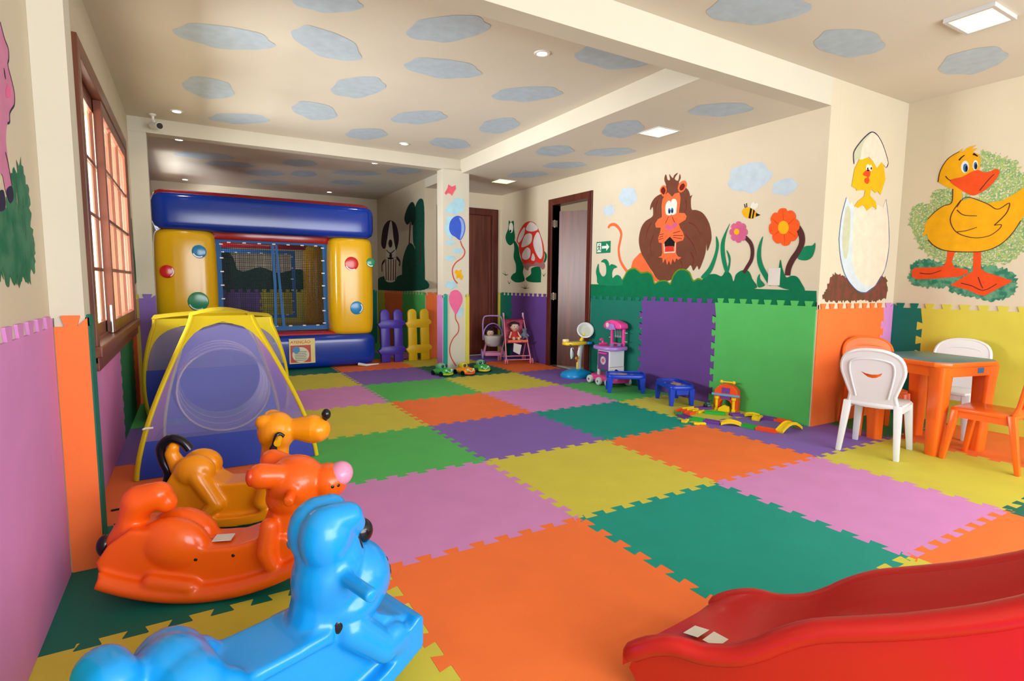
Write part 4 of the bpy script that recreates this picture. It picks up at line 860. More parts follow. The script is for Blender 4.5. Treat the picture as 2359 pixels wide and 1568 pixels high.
dg = painted(wall_dog, 'dog_painting', fg, [[(7.945, 1.887), (7.819, 2.124), (7.562, 2.224), (7.320, 2.217), (7.076, 2.124), (6.949, 1.911), (7.029, 1.748), (7.137, 1.705), (7.223, 1.881), (7.391, 2.015), (7.557, 1.952), (7.691, 1.769), (7.862, 1.778)]], p_dog, 2)
painted(dg, 'face', fg, [[(7.667, 1.730), (7.557, 1.952), (7.416, 2.191), (7.305, 2.181), (7.222, 1.905), (7.122, 1.704), (7.172, 1.584), (7.410, 1.555), (7.639, 1.601)]], p_white, 3)
painted(dg, 'nose', fg, [[(7.288, 1.823), (7.293, 1.804), (7.307, 1.787), (7.328, 1.773), (7.355, 1.764), (7.386, 1.760), (7.418, 1.761), (7.449, 1.768), (7.475, 1.781), (7.496, 1.797), (7.509, 1.816), (7.513, 1.836), (7.507, 1.855), (7.493, 1.873), (7.471, 1.887), (7.443, 1.896), (7.412, 1.899), (7.380, 1.897), (7.350, 1.890), (7.324, 1.877), (7.304, 1.861), (7.292, 1.843)], stroke([(7.633, 1.728), (7.406, 1.662), (7.168, 1.706)], 0.02), [(7.320, 1.614), (7.323, 1.600), (7.332, 1.588), (7.346, 1.577), (7.364, 1.570), (7.384, 1.567), (7.404, 1.568), (7.424, 1.572), (7.441, 1.581), (7.454, 1.592), (7.462, 1.605), (7.465, 1.620), (7.461, 1.634), (7.452, 1.646), (7.438, 1.657), (7.420, 1.663), (7.400, 1.667), (7.380, 1.666), (7.360, 1.661), (7.343, 1.653), (7.330, 1.641), (7.322, 1.628)]], p_dog, 4, False)
painted(dg, 'shirt', fg, [[(7.725, 1.578), (7.097, 1.557), (7.042, 1.384), (7.172, 1.177), (7.692, 1.177), (7.793, 1.399)]], p_white, 3)
painted(dg, 'shirt_stripe', fg, [stroke(s, 0.05, sub=1) for s in ([(7.674, 1.564), (7.674, 1.190)], [(7.524, 1.559), (7.540, 1.190)], [(7.378, 1.554), (7.401, 1.189)], [(7.236, 1.549), (7.266, 1.189)], [(7.112, 1.545), (7.156, 1.189)])], p_dkred, 4, False)
painted(dg, 'arm', fg, [stroke([(7.726, 1.552), (7.903, 1.479), (7.909, 1.348)], 0.05), stroke([(7.080, 1.580), (6.911, 1.502), (6.936, 1.431)], 0.05)], p_dog, 3, False)
# --- dog house painting on the wall behind the castle, seen through its net
painted(wall_back, 'woodland_painting', f_back, [[(-1.217, 1.479), (-1.030, 1.413), (-0.839, 1.310), (-0.571, 1.389), (-0.300, 1.299), (0.055, 1.366), (0.270, 1.217), (0.412, 0.971), (-1.238, 0.969)], [(-1.182, 1.586), (-1.084, 1.660), (-0.963, 1.487), (-0.941, 1.200), (-1.197, 1.197)]], d_tree, 1)

# --- balloons on the column
fc = f_colf
painted(column, 'sky_wash_painting', fc, [[(1.495, 2.113), (1.495, 2.090), (1.466, 2.072), (1.441, 2.056), (1.408, 2.047), (1.380, 2.026), (1.341, 2.019), (1.316, 2.042), (1.286, 2.047), (1.250, 2.053), (1.237, 2.072), (1.230, 2.092), (1.258, 2.112), (1.265, 2.131), (1.265, 2.159), (1.309, 2.165), (1.345, 2.166), (1.379, 2.173), (1.413, 2.172), (1.455, 2.172), (1.467, 2.150), (1.459, 2.127)], [(1.371, 1.867), (1.371, 1.822), (1.354, 1.788), (1.339, 1.759), (1.319, 1.744), (1.302, 1.709), (1.278, 1.700), (1.262, 1.744), (1.244, 1.757), (1.223, 1.776), (1.215, 1.815), (1.211, 1.858), (1.226, 1.895), (1.231, 1.932), (1.234, 1.984), (1.259, 1.994), (1.281, 1.993), (1.301, 2.003), (1.322, 1.996), (1.347, 1.988), (1.355, 1.945), (1.353, 1.901)], [(1.499, 2.177), (1.499, 2.156), (1.478, 2.140), (1.459, 2.126), (1.435, 2.119), (1.416, 2.100), (1.387, 2.094), (1.369, 2.115), (1.347, 2.119), (1.321, 2.125), (1.311, 2.143), (1.306, 2.161), (1.326, 2.179), (1.332, 2.196), (1.332, 2.221), (1.363, 2.226), (1.390, 2.226), (1.414, 2.233), (1.439, 2.231), (1.470, 2.231), (1.478, 2.211), (1.473, 2.190)]], p_skyc, 1)
painted(column, 'cloud_painting', fc, [[(1.365, 2.076), (1.365, 2.066), (1.348, 2.057), (1.333, 2.049), (1.314, 2.045), (1.297, 2.036), (1.273, 2.033), (1.257, 2.041), (1.239, 2.043), (1.218, 2.046), (1.210, 2.055), (1.206, 2.064), (1.221, 2.073), (1.226, 2.082), (1.228, 2.094), (1.253, 2.097), (1.275, 2.098), (1.296, 2.102), (1.317, 2.101), (1.341, 2.101), (1.349, 2.092), (1.347, 2.082)], [(1.361, 1.666), (1.360, 1.657), (1.345, 1.649), (1.330, 1.643), (1.312, 1.639), (1.295, 1.632), (1.273, 1.629), (1.258, 1.637), (1.240, 1.640), (1.221, 1.643), (1.213, 1.650), (1.209, 1.659), (1.223, 1.667), (1.228, 1.674), (1.230, 1.685), (1.254, 1.688), (1.275, 1.688), (1.294, 1.691), (1.314, 1.690), (1.337, 1.689), (1.345, 1.681), (1.343, 1.672)], [(1.473, 1.569), (1.473, 1.559), (1.456, 1.551), (1.441, 1.543), (1.421, 1.540), (1.403, 1.531), (1.379, 1.529), (1.363, 1.538), (1.344, 1.541), (1.323, 1.544), (1.314, 1.553), (1.310, 1.563), (1.325, 1.572), (1.331, 1.580), (1.333, 1.592), (1.359, 1.595), (1.381, 1.596), (1.402, 1.598), (1.424, 1.597), (1.448, 1.596), (1.457, 1.586), (1.454, 1.576)], [(1.362, 1.469), (1.362, 1.459), (1.346, 1.451), (1.332, 1.444), (1.313, 1.440), (1.297, 1.432), (1.274, 1.430), (1.259, 1.439), (1.242, 1.442), (1.222, 1.446), (1.214, 1.455), (1.210, 1.464), (1.224, 1.473), (1.229, 1.481), (1.232, 1.494), (1.256, 1.496), (1.277, 1.496), (1.296, 1.499), (1.316, 1.498), (1.339, 1.496), (1.347, 1.486), (1.345, 1.476)], [(1.381, 1.127), (1.381, 1.112), (1.363, 1.101), (1.347, 1.091), (1.326, 1.086), (1.308, 1.075), (1.282, 1.072), (1.265, 1.087), (1.246, 1.092), (1.224, 1.098), (1.215, 1.111), (1.211, 1.125), (1.226, 1.138), (1.232, 1.150), (1.235, 1.167), (1.261, 1.170), (1.285, 1.170), (1.307, 1.173), (1.329, 1.170), (1.355, 1.167), (1.364, 1.153), (1.361, 1.138)], [(1.464, 0.764), (1.458, 0.744), (1.446, 0.732), (1.435, 0.721), (1.424, 0.718), (1.412, 0.705), (1.400, 0.705), (1.398, 0.726), (1.391, 0.735), (1.384, 0.746), (1.385, 0.765), (1.388, 0.784), (1.400, 0.798), (1.407, 0.813), (1.415, 0.836), (1.428, 0.836), (1.438, 0.833), (1.449, 0.834), (1.458, 0.828), (1.468, 0.821), (1.467, 0.800), (1.460, 0.781)]], p_skyc, 2)
b1 = painted(column, 'balloon_painting', fc, [[(1.273, 1.843), (1.291, 1.935), (1.351, 1.997), (1.422, 2.007), (1.479, 1.956), (1.500, 1.856), (1.473, 1.763), (1.426, 1.702), (1.361, 1.739), (1.301, 1.772)]], p_bal, 3)
painted(b1, 'highlight', fc, [[(1.412, 1.988), (1.467, 1.955), (1.488, 1.856), (1.463, 1.766), (1.426, 1.715), (1.442, 1.816), (1.442, 1.908)]], p_ballt, 4)
painted(b1, 'string', fc, [stroke([(1.430, 1.696), (1.453, 1.633), (1.494, 1.561), (1.463, 1.485), (1.361, 1.408), (1.316, 1.315), (1.340, 1.204), (1.391, 1.145)], 0.014)], p_string, 3, False)
b2 = painted(column, 'balloon_painting', fc, [[(1.271, 0.926), (1.283, 1.018), (1.340, 1.059), (1.401, 1.052), (1.453, 0.990), (1.459, 0.905), (1.412, 0.812), (1.385, 0.756), (1.356, 0.749), (1.329, 0.794), (1.289, 0.860)]], p_balpink, 3)
painted(b2, 'string', fc, [stroke([(1.360, 0.749), (1.364, 0.681), (1.405, 0.604), (1.397, 0.509), (1.319, 0.418), (1.278, 0.306), (1.294, 0.191), (1.370, 0.062)], 0.014)], p_string, 3, False)
painted(column, 'butterfly_painting', fc, [[(1.212, 2.279), (1.252, 2.345), (1.262, 2.390), (1.312, 2.368), (1.362, 2.391), (1.366, 2.346), (1.331, 2.289), (1.311, 2.252), (1.291, 2.277), (1.252, 2.282), (1.232, 2.257)]], p_bfly, 3, False)
painted(column, 'butterfly_painting', fc, [[(1.344, 1.288), (1.371, 1.325), (1.401, 1.307), (1.443, 1.327), (1.443, 1.271), (1.474, 1.234), (1.443, 1.187), (1.412, 1.224), (1.371, 1.205), (1.377, 1.251)]], p_yellow, 3, False)

# --- pig and grass on the left wall
fl = f_left
painted(wall_left, 'grass_painting', fl, [fringe([(0.179, 1.461), (0.247, 1.495), (0.313, 1.530), (0.350, 1.492), (0.385, 1.462), (0.400, 1.399), (0.400, 1.327), (0.412, 1.269), (0.400, 1.194), (0.332, 1.150), (0.280, 1.128), (0.232, 1.149), (0.186, 1.133), (0.142, 1.149), (0.074, 1.138), (0.017, 1.153), (-0.127, 1.136), (-0.256, 1.147), (-0.208, 1.328), (-0.034, 1.337), (0.096, 1.364)], 0.022, 0.014, 3)], d_grass, 1, False)
pig = painted(wall_left, 'pig_painting', fl, [[(0.203, 1.912), (0.237, 1.877), (0.273, 1.859), (0.269, 1.828), (0.252, 1.803), (0.288, 1.762), (0.304, 1.734), (0.293, 1.698), (0.251, 1.671), (0.226, 1.652), (0.219, 1.627), (0.192, 1.615), (0.163, 1.563), (0.167, 1.500), (0.183, 1.429), (0.116, 1.401), (0.086, 1.449), (-0.014, 1.409), (-0.160, 1.387), (-0.158, 1.515), (-0.085, 1.790), (0.086, 1.901)]], p_pig, 2)
painted(pig, 'outline', fl, [stroke([(0.203, 1.912), (0.237, 1.877), (0.273, 1.859), (0.269, 1.828), (0.252, 1.803), (0.288, 1.762), (0.304, 1.734), (0.293, 1.698), (0.251, 1.671), (0.226, 1.652), (0.219, 1.627), (0.192, 1.615)], 0.007), stroke([(0.142, 1.521), (0.163, 1.487), (0.183, 1.429)], 0.006)], p_navy, 3, False)
painted(pig, 'snout', fl, [[(0.202, 1.712), (0.234, 1.743), (0.255, 1.733), (0.253, 1.711), (0.207, 1.695)]], p_balpink, 3)
painted(pig, 'eye', fl, [[(0.200, 1.780), (0.211, 1.771), (0.214, 1.750), (0.202, 1.756)]], p_navy, 3)
painted(pig, 'hoof', fl, [[(0.117, 1.406), (0.178, 1.428), (0.195, 1.404), (0.179, 1.384), (0.144, 1.374)], [(0.035, 1.387), (0.086, 1.402), (0.098, 1.370), (0.082, 1.347), (0.030, 1.339)]], p_navy, 3)
painted(wall_left, 'plant_painting', fl, [[(1.307, 1.948), (1.337, 1.886), (1.347, 1.798), (1.342, 1.756), (1.307, 1.779)], [(1.305, 1.490), (1.360, 1.419), (1.387, 1.334), (1.327, 1.249), (1.293, 1.227), (1.272, 1.319)]], p_tree2, 1, False)
painted(wall_left, 'tree_painting', fl, [[(4.112, 1.778), (4.379, 1.726), (4.411, 1.502), (4.510, 1.296), (4.489, 1.126), (4.173, 1.086), (4.085, 1.285), (4.044, 1.480)]], d_tree, 1, False)

# --- clouds painted on the ceilings
def ceil_cloud(parent, pts, z):
    painted(parent, 'cloud_painting', lambda u, v, d: (u, v, z - d), [pts], p_cloud, 1)
for c in ([(-1.055, 2.045), (-1.058, 2.104), (-1.105, 2.162), (-1.162, 2.215), (-1.236, 2.254), (-1.311, 2.300), (-1.400, 2.322), (-1.469, 2.295), (-1.538, 2.282), (-1.601, 2.258), (-1.629, 2.212), (-1.638, 2.160), (-1.603, 2.105), (-1.575, 2.053), (-1.544, 1.996), (-1.467, 1.962), (-1.391, 1.940), (-1.316, 1.919), (-1.240, 1.915), (-1.161, 1.917), (-1.116, 1.955), (-1.100, 2.005)], [(-0.506, 1.936), (-0.503, 2.001), (-0.541, 2.042), (-0.586, 2.073), (-0.648, 2.079), (-0.708, 2.092), (-0.783, 2.071), (-0.843, 2.005), (-0.901, 1.957), (-0.954, 1.901), (-0.980, 1.838), (-0.991, 1.777), (-0.967, 1.734), (-0.948, 1.691), (-0.926, 1.644), (-0.866, 1.643), (-0.805, 1.654), (-0.743, 1.667), (-0.679, 1.698), (-0.610, 1.739), (-0.568, 1.803), (-0.550, 1.866)], [(-1.220, 3.237), (-1.223, 3.323), (-1.255, 3.395), (-1.292, 3.456), (-1.341, 3.491), (-1.391, 3.536), (-1.449, 3.541), (-1.493, 3.477), (-1.537, 3.435), (-1.577, 3.380), (-1.594, 3.302), (-1.598, 3.221), (-1.573, 3.150), (-1.553, 3.083), (-1.531, 3.008), (-1.481, 2.982), (-1.431, 2.975), (-1.383, 2.968), (-1.334, 2.986), (-1.284, 3.015), (-1.257, 3.085), (-1.248, 3.162)], [(-0.195, 2.383), (-0.175, 2.453), (-0.185, 2.538), (-0.201, 2.621), (-0.235, 2.696), (-0.268, 2.780), (-0.319, 2.843), (-0.377, 2.836), (-0.430, 2.846), (-0.483, 2.842), (-0.521, 2.794), (-0.547, 2.731), (-0.542, 2.646), (-0.541, 2.570), (-0.539, 2.486), (-0.497, 2.417), (-0.452, 2.365), (-0.409, 2.315), (-0.360, 2.286), (-0.307, 2.265), (-0.265, 2.296), (-0.237, 2.349)], [(0.343, 1.752), (0.360, 1.804), (0.333, 1.860), (0.294, 1.913), (0.233, 1.955), (0.174, 2.004), (0.092, 2.033), (0.012, 2.016), (-0.062, 2.011), (-0.135, 1.997), (-0.180, 1.958), (-0.207, 1.912), (-0.191, 1.859), (-0.180, 1.809), (-0.167, 1.754), (-0.100, 1.716), (-0.030, 1.690), (0.039, 1.663), (0.114, 1.653), (0.194, 1.648), (0.252, 1.678), (0.285, 1.720)], [(-0.343, 3.406), (-0.333, 3.490), (-0.356, 3.558), (-0.387, 3.616), (-0.434, 3.649), (-0.480, 3.692), (-0.542, 3.695), (-0.599, 3.633), (-0.652, 3.592), (-0.704, 3.538), (-0.734, 3.462), (-0.751, 3.384), (-0.736, 3.315), (-0.725, 3.250), (-0.713, 3.177), (-0.663, 3.153), (-0.611, 3.147), (-0.560, 3.141), (-0.505, 3.160), (-0.446, 3.189), (-0.406, 3.258), (-0.384, 3.333)], [(0.040, 1.048), (0.061, 1.096), (0.050, 1.162), (0.030, 1.230), (-0.010, 1.296), (-0.047, 1.369), (-0.107, 1.431), (-0.173, 1.443), (-0.234, 1.467), (-0.295, 1.480), (-0.338, 1.455), (-0.367, 1.414), (-0.361, 1.349), (-0.359, 1.291), (-0.356, 1.227), (-0.307, 1.162), (-0.255, 1.110), (-0.205, 1.059), (-0.148, 1.023), (-0.087, 0.992), (-0.040, 1.003), (-0.009, 1.035)], [(-0.869, 3.921), (-0.869, 3.980), (-0.908, 4.048), (-0.955, 4.112), (-1.019, 4.168), (-1.083, 4.231), (-1.162, 4.274), (-1.227, 4.264), (-1.291, 4.268), (-1.352, 4.260), (-1.383, 4.221), (-1.396, 4.170), (-1.367, 4.104), (-1.344, 4.045), (-1.319, 3.978), (-1.248, 3.925), (-1.178, 3.886), (-1.110, 3.847), (-1.040, 3.827), (-0.969, 3.814), (-0.927, 3.843), (-0.911, 3.889)], [(0.555, 2.877), (0.576, 2.936), (0.562, 3.013), (0.540, 3.090), (0.497, 3.163), (0.457, 3.243), (0.395, 3.308), (0.327, 3.314), (0.264, 3.334), (0.201, 3.342), (0.157, 3.308), (0.127, 3.258), (0.133, 3.182), (0.136, 3.115), (0.139, 3.039), (0.191, 2.969), (0.246, 2.912), (0.300, 2.858), (0.360, 2.822), (0.424, 2.792), (0.474, 2.812), (0.505, 2.855)], [(1.101, 1.776), (1.127, 1.822), (1.117, 1.889), (1.096, 1.956), (1.053, 2.024), (1.013, 2.098), (0.948, 2.162), (0.873, 2.179), (0.804, 2.206), (0.735, 2.223), (0.683, 2.203), (0.647, 2.165), (0.650, 2.101), (0.649, 2.044), (0.648, 1.981), (0.701, 1.913), (0.759, 1.857), (0.816, 1.803), (0.881, 1.763), (0.950, 1.727), (1.007, 1.735), (1.044, 1.766)], [(0.270, 3.795), (0.286, 3.863), (0.271, 3.937), (0.249, 4.008), (0.209, 4.068), (0.171, 4.136), (0.114, 4.180), (0.054, 4.164), (-0.001, 4.164), (-0.056, 4.150), (-0.093, 4.102), (-0.118, 4.042), (-0.110, 3.968), (-0.106, 3.901), (-0.101, 3.826), (-0.054, 3.771), (-0.005, 3.731), (0.044, 3.693), (0.098, 3.676), (0.156, 3.666), (0.200, 3.703), (0.226, 3.756)], [(1.221, 3.754), (1.245, 3.819), (1.231, 3.882), (1.208, 3.938), (1.162, 3.979), (1.120, 4.028), (1.053, 4.049), (0.980, 4.017), (0.914, 3.999), (0.847, 3.971), (0.799, 3.918), (0.765, 3.857), (0.770, 3.795), (0.770, 3.737), (0.770, 3.672), (0.822, 3.637), (0.879, 3.616), (0.936, 3.596), (1.001, 3.596), (1.071, 3.604), (1.127, 3.649), (1.164, 3.706)], [(1.246, 2.703), (1.284, 2.768), (1.298, 2.851), (1.305, 2.934), (1.293, 3.011), (1.285, 3.097), (1.252, 3.165), (1.194, 3.168), (1.146, 3.187), (1.093, 3.192), (1.042, 3.151), (0.999, 3.093), (0.980, 3.010), (0.960, 2.936), (0.938, 2.853), (0.960, 2.779), (0.989, 2.722), (1.018, 2.666), (1.059, 2.632), (1.104, 2.604), (1.154, 2.628), (1.196, 2.676)], [(-0.689, 1.220), (-0.685, 1.254), (-0.708, 1.294), (-0.738, 1.333), (-0.780, 1.367), (-0.821, 1.404), (-0.875, 1.431), (-0.922, 1.426), (-0.967, 1.429), (-1.010, 1.426), (-1.034, 1.403), (-1.046, 1.374), (-1.030, 1.335), (-1.017, 1.300), (-1.003, 1.261), (-0.957, 1.229), (-0.910, 1.205), (-0.864, 1.181), (-0.816, 1.168), (-0.766, 1.159), (-0.734, 1.175), (-0.720, 1.202)], [(1.254, 0.936), (1.288, 0.982), (1.277, 1.035), (1.255, 1.086), (1.205, 1.129), (1.159, 1.179), (1.083, 1.212), (0.995, 1.203), (0.917, 1.204), (0.837, 1.197), (0.778, 1.165), (0.736, 1.125), (0.737, 1.074), (0.733, 1.028), (0.729, 0.978), (0.787, 0.938), (0.851, 0.908), (0.914, 0.880), (0.988, 0.864), (1.068, 0.854), (1.137, 0.876), (1.183, 0.911)]):
    ceil_cloud(ceil_mid, c, Z1)
for c in ([(1.925, 1.684), (1.979, 1.742), (2.011, 1.816), (2.034, 1.889), (2.036, 1.958), (2.045, 2.036), (2.023, 2.097), (1.960, 2.100), (1.911, 2.116), (1.853, 2.120), (1.790, 2.084), (1.732, 2.032), (1.695, 1.958), (1.659, 1.891), (1.620, 1.818), (1.629, 1.753), (1.650, 1.702), (1.671, 1.653), (1.708, 1.622), (1.752, 1.597), (1.810, 1.618), (1.864, 1.660)], [(2.295, 0.854), (2.333, 0.887), (2.339, 0.940), (2.335, 0.994), (2.308, 1.049), (2.285, 1.108), (2.234, 1.163), (2.161, 1.181), (2.098, 1.208), (2.031, 1.226), (1.972, 1.214), (1.926, 1.189), (1.912, 1.139), (1.897, 1.095), (1.879, 1.046), (1.917, 0.990), (1.963, 0.942), (2.008, 0.896), (2.064, 0.860), (2.127, 0.827), (2.187, 0.830), (2.234, 0.850)], [(1.918, 2.710), (1.956, 2.766), (1.966, 2.834), (1.968, 2.901), (1.950, 2.961), (1.937, 3.028), (1.897, 3.079), (1.835, 3.076), (1.782, 3.086), (1.725, 3.085), (1.672, 3.049), (1.629, 2.999), (1.612, 2.932), (1.594, 2.871), (1.573, 2.804), (1.601, 2.746), (1.636, 2.703), (1.670, 2.660), (1.716, 2.635), (1.767, 2.616), (1.821, 2.641), (1.864, 2.683)], [(2.487, 2.394), (2.518, 2.435), (2.517, 2.497), (2.507, 2.561), (2.476, 2.625), (2.448, 2.695), (2.395, 2.757), (2.326, 2.777), (2.265, 2.806), (2.200, 2.827), (2.148, 2.811), (2.107, 2.780), (2.100, 2.721), (2.090, 2.668), (2.079, 2.610), (2.120, 2.544), (2.169, 2.488), (2.216, 2.434), (2.273, 2.393), (2.335, 2.356), (2.390, 2.361), (2.431, 2.387)], [(2.462, 3.191), (2.488, 3.233), (2.481, 3.294), (2.466, 3.355), (2.432, 3.416), (2.400, 3.482), (2.345, 3.539), (2.278, 3.555), (2.218, 3.580), (2.156, 3.596), (2.108, 3.578), (2.071, 3.546), (2.069, 3.488), (2.064, 3.437), (2.058, 3.380), (2.102, 3.317), (2.152, 3.266), (2.201, 3.216), (2.258, 3.179), (2.320, 3.146), (2.373, 3.154), (2.409, 3.182)], [(2.385, 3.887), (2.413, 3.938), (2.411, 4.011), (2.400, 4.083), (2.369, 4.154), (2.341, 4.232), (2.290, 4.299), (2.224, 4.314), (2.166, 4.342), (2.104, 4.358), (2.055, 4.334), (2.017, 4.294), (2.011, 4.224), (2.003, 4.162), (1.994, 4.093), (2.035, 4.020), (2.081, 3.961), (2.127, 3.903), (2.182, 3.862), (2.242, 3.826), (2.294, 3.838), (2.332, 3.873)]):
    ceil_cloud(ceil_side, c, Z3)
for c in ([(1.548, -0.052), (1.596, -0.018), (1.603, 0.037), (1.597, 0.094), (1.563, 0.154), (1.533, 0.218), (1.468, 0.278), (1.377, 0.298), (1.297, 0.326), (1.213, 0.346), (1.143, 0.333), (1.088, 0.305), (1.074, 0.252), (1.057, 0.206), (1.039, 0.155), (1.087, 0.096), (1.143, 0.046), (1.198, -0.003), (1.268, -0.040), (1.344, -0.075), (1.417, -0.074), (1.473, -0.054)], [(2.454, -0.010), (2.516, 0.026), (2.537, 0.073), (2.543, 0.119), (2.517, 0.163), (2.498, 0.212), (2.438, 0.250), (2.339, 0.252), (2.256, 0.263), (2.168, 0.266), (2.087, 0.245), (2.019, 0.214), (1.991, 0.169), (1.961, 0.130), (1.929, 0.086), (1.967, 0.045), (2.018, 0.012), (2.068, -0.020), (2.136, -0.041), (2.214, -0.059), (2.298, -0.048), (2.367, -0.023)], [(3.327, -0.371), (3.404, -0.346), (3.463, -0.299), (3.513, -0.249), (3.537, -0.194), (3.573, -0.133), (3.569, -0.073), (3.501, -0.044), (3.453, -0.009), (3.391, 0.020), (3.309, 0.017), (3.226, -0.002), (3.161, -0.049), (3.099, -0.089), (3.032, -0.133), (3.022, -0.191), (3.030, -0.242), (3.038, -0.291), (3.070, -0.332), (3.110, -0.370), (3.181, -0.377), (3.254, -0.365)]):
    ceil_cloud(ceil_near, c, Z4)
for c in ([(-1.060, 5.755), (-1.064, 5.821), (-1.118, 5.888), (-1.181, 5.949), (-1.264, 5.996), (-1.346, 6.050), (-1.446, 6.079), (-1.525, 6.053), (-1.603, 6.042), (-1.677, 6.020), (-1.712, 5.969), (-1.724, 5.910), (-1.686, 5.845), (-1.654, 5.784), (-1.619, 5.715), (-1.530, 5.673), (-1.441, 5.645), (-1.354, 5.617), (-1.266, 5.610), (-1.176, 5.611), (-1.126, 5.654), (-1.109, 5.710)], [(-0.803, 6.157), (-0.804, 6.222), (-0.848, 6.285), (-0.900, 6.342), (-0.969, 6.384), (-1.038, 6.434), (-1.123, 6.458), (-1.192, 6.428), (-1.260, 6.414), (-1.325, 6.389), (-1.357, 6.337), (-1.370, 6.279), (-1.339, 6.216), (-1.315, 6.157), (-1.287, 6.092), (-1.211, 6.054), (-1.135, 6.030), (-1.061, 6.008), (-0.986, 6.005), (-0.908, 6.010), (-0.864, 6.055), (-0.847, 6.111)], [(-0.116, 5.539), (-0.109, 5.606), (-0.132, 5.675), (-0.163, 5.739), (-0.209, 5.790), (-0.254, 5.848), (-0.314, 5.881), (-0.370, 5.857), (-0.423, 5.848), (-0.475, 5.827), (-0.506, 5.776), (-0.523, 5.716), (-0.508, 5.647), (-0.497, 5.583), (-0.484, 5.511), (-0.432, 5.465), (-0.378, 5.435), (-0.326, 5.405), (-0.270, 5.397), (-0.213, 5.396), (-0.174, 5.438), (-0.154, 5.494)], [(0.024, 6.280), (0.033, 6.351), (0.016, 6.420), (-0.008, 6.483), (-0.044, 6.531), (-0.080, 6.586), (-0.129, 6.615), (-0.178, 6.584), (-0.223, 6.569), (-0.267, 6.542), (-0.296, 6.486), (-0.313, 6.421), (-0.303, 6.351), (-0.296, 6.286), (-0.288, 6.213), (-0.246, 6.171), (-0.202, 6.145), (-0.159, 6.120), (-0.112, 6.116), (-0.063, 6.122), (-0.029, 6.170), (-0.010, 6.230)], [(0.781, 5.745), (0.790, 5.802), (0.752, 5.869), (0.704, 5.933), (0.634, 5.989), (0.565, 6.052), (0.474, 6.096), (0.391, 6.089), (0.312, 6.095), (0.234, 6.091), (0.189, 6.054), (0.164, 6.006), (0.188, 5.941), (0.206, 5.882), (0.226, 5.816), (0.306, 5.761), (0.387, 5.720), (0.467, 5.680), (0.551, 5.658), (0.639, 5.642), (0.696, 5.670), (0.724, 5.715)], [(1.197, 5.225), (1.217, 5.294), (1.204, 5.371), (1.183, 5.445), (1.142, 5.507), (1.103, 5.578), (1.043, 5.626), (0.977, 5.612), (0.917, 5.614), (0.856, 5.604), (0.812, 5.556), (0.782, 5.496), (0.787, 5.419), (0.787, 5.350), (0.788, 5.272), (0.837, 5.213), (0.891, 5.170), (0.943, 5.128), (1.002, 5.108), (1.065, 5.095), (1.115, 5.132), (1.147, 5.187)], [(-0.379, 6.490), (-0.376, 6.563), (-0.409, 6.639), (-0.451, 6.710), (-0.509, 6.766), (-0.568, 6.831), (-0.642, 6.869), (-0.706, 6.845), (-0.769, 6.838), (-0.829, 6.818), (-0.862, 6.764), (-0.878, 6.699), (-0.855, 6.623), (-0.837, 6.553), (-0.816, 6.475), (-0.751, 6.423), (-0.685, 6.388), (-0.620, 6.353), (-0.553, 6.341), (-0.483, 6.338), (-0.441, 6.383), (-0.422, 6.443)], [(0.796, 6.595), (0.806, 6.652), (0.777, 6.715), (0.740, 6.774), (0.685, 6.823), (0.632, 6.878), (0.559, 6.913), (0.492, 6.899), (0.428, 6.898), (0.364, 6.886), (0.326, 6.846), (0.304, 6.796), (0.321, 6.734), (0.334, 6.678), (0.348, 6.614), (0.411, 6.568), (0.476, 6.535), (0.539, 6.503), (0.607, 6.488), (0.678, 6.481), (0.725, 6.514), (0.750, 6.561)], [(-0.178, 7.254), (-0.176, 7.317), (-0.219, 7.387), (-0.272, 7.454), (-0.344, 7.510), (-0.416, 7.573), (-0.506, 7.616), (-0.583, 7.604), (-0.658, 7.605), (-0.730, 7.596), (-0.769, 7.554), (-0.787, 7.500), (-0.757, 7.431), (-0.733, 7.368), (-0.707, 7.298), (-0.626, 7.244), (-0.544, 7.204), (-0.464, 7.166), (-0.383, 7.147), (-0.299, 7.135), (-0.248, 7.168), (-0.227, 7.219)]):
    ceil_cloud(ceil_bay, c, Z2)

for o_, l_ in ((lion, 'painted cartoon lion with a brown mane and open mouth'), (band, 'painted green garden with bushes and flowers'), (bee, 'small painted bee'), (tor, 'painted green tortoise with a red and white shell'),
               (duck, 'painted yellow duck with orange beak and feet'), (egg, 'painted chick hatching from a tall egg'), (bay, 'painted dark green trees'), (dg, 'painted dog with dark ears and striped shirt'),
               (b1, 'painted blue balloon'), (b2, 'painted pink balloon'), (pig, 'painted pink pig')):
    o_['label'] = l_


# ------------------------------------------------------------------ inflatable castle
VIN = dict(rough=0.16, var=0.03, vscale=3.0, spec=0.5)
v_blue = M('vinyl_blue', (8, 52, 156), **VIN); v_yellow = M('vinyl_yellow', (232, 178, 14), **VIN); v_red = M('vinyl_red', (176, 24, 30), **VIN)
v_sky = M('vinyl_sky_blue', (22, 132, 190), **VIN); v_green = M('vinyl_green', (40, 140, 100), **VIN); v_white = M('vinyl_white', (232, 232, 230), **VIN)
v_strap = M('webbing_blue', (16, 98, 168), 0.6); v_dot_red = M('vinyl_bright_red', (206, 30, 30), **VIN)
castle = empty('inflatable_castle', (-0.68, 5.45, 0), 0, 'blue and yellow inflatable bouncy castle with red trim and netting', 'bouncy castle')
HX, DY = 1.29, 2.35
puff((-HX, 0.0, 0.005), (HX, 0.46, 0.45), 0).build('base_tube', v_blue, castle, 60)
puff((-HX, 0.40, 0.01), (-HX + 0.44, DY, 0.45), 1).build('base_tube', v_blue, castle, 60)
puff((HX - 0.44, 0.40, 0.01), (HX, DY, 0.45), 1).build('base_tube', v_blue, castle, 60)
puff((-HX, DY - 0.42, 0.01), (HX, DY + 0.02, 0.45), 0).build('base_tube', v_blue, castle, 60)
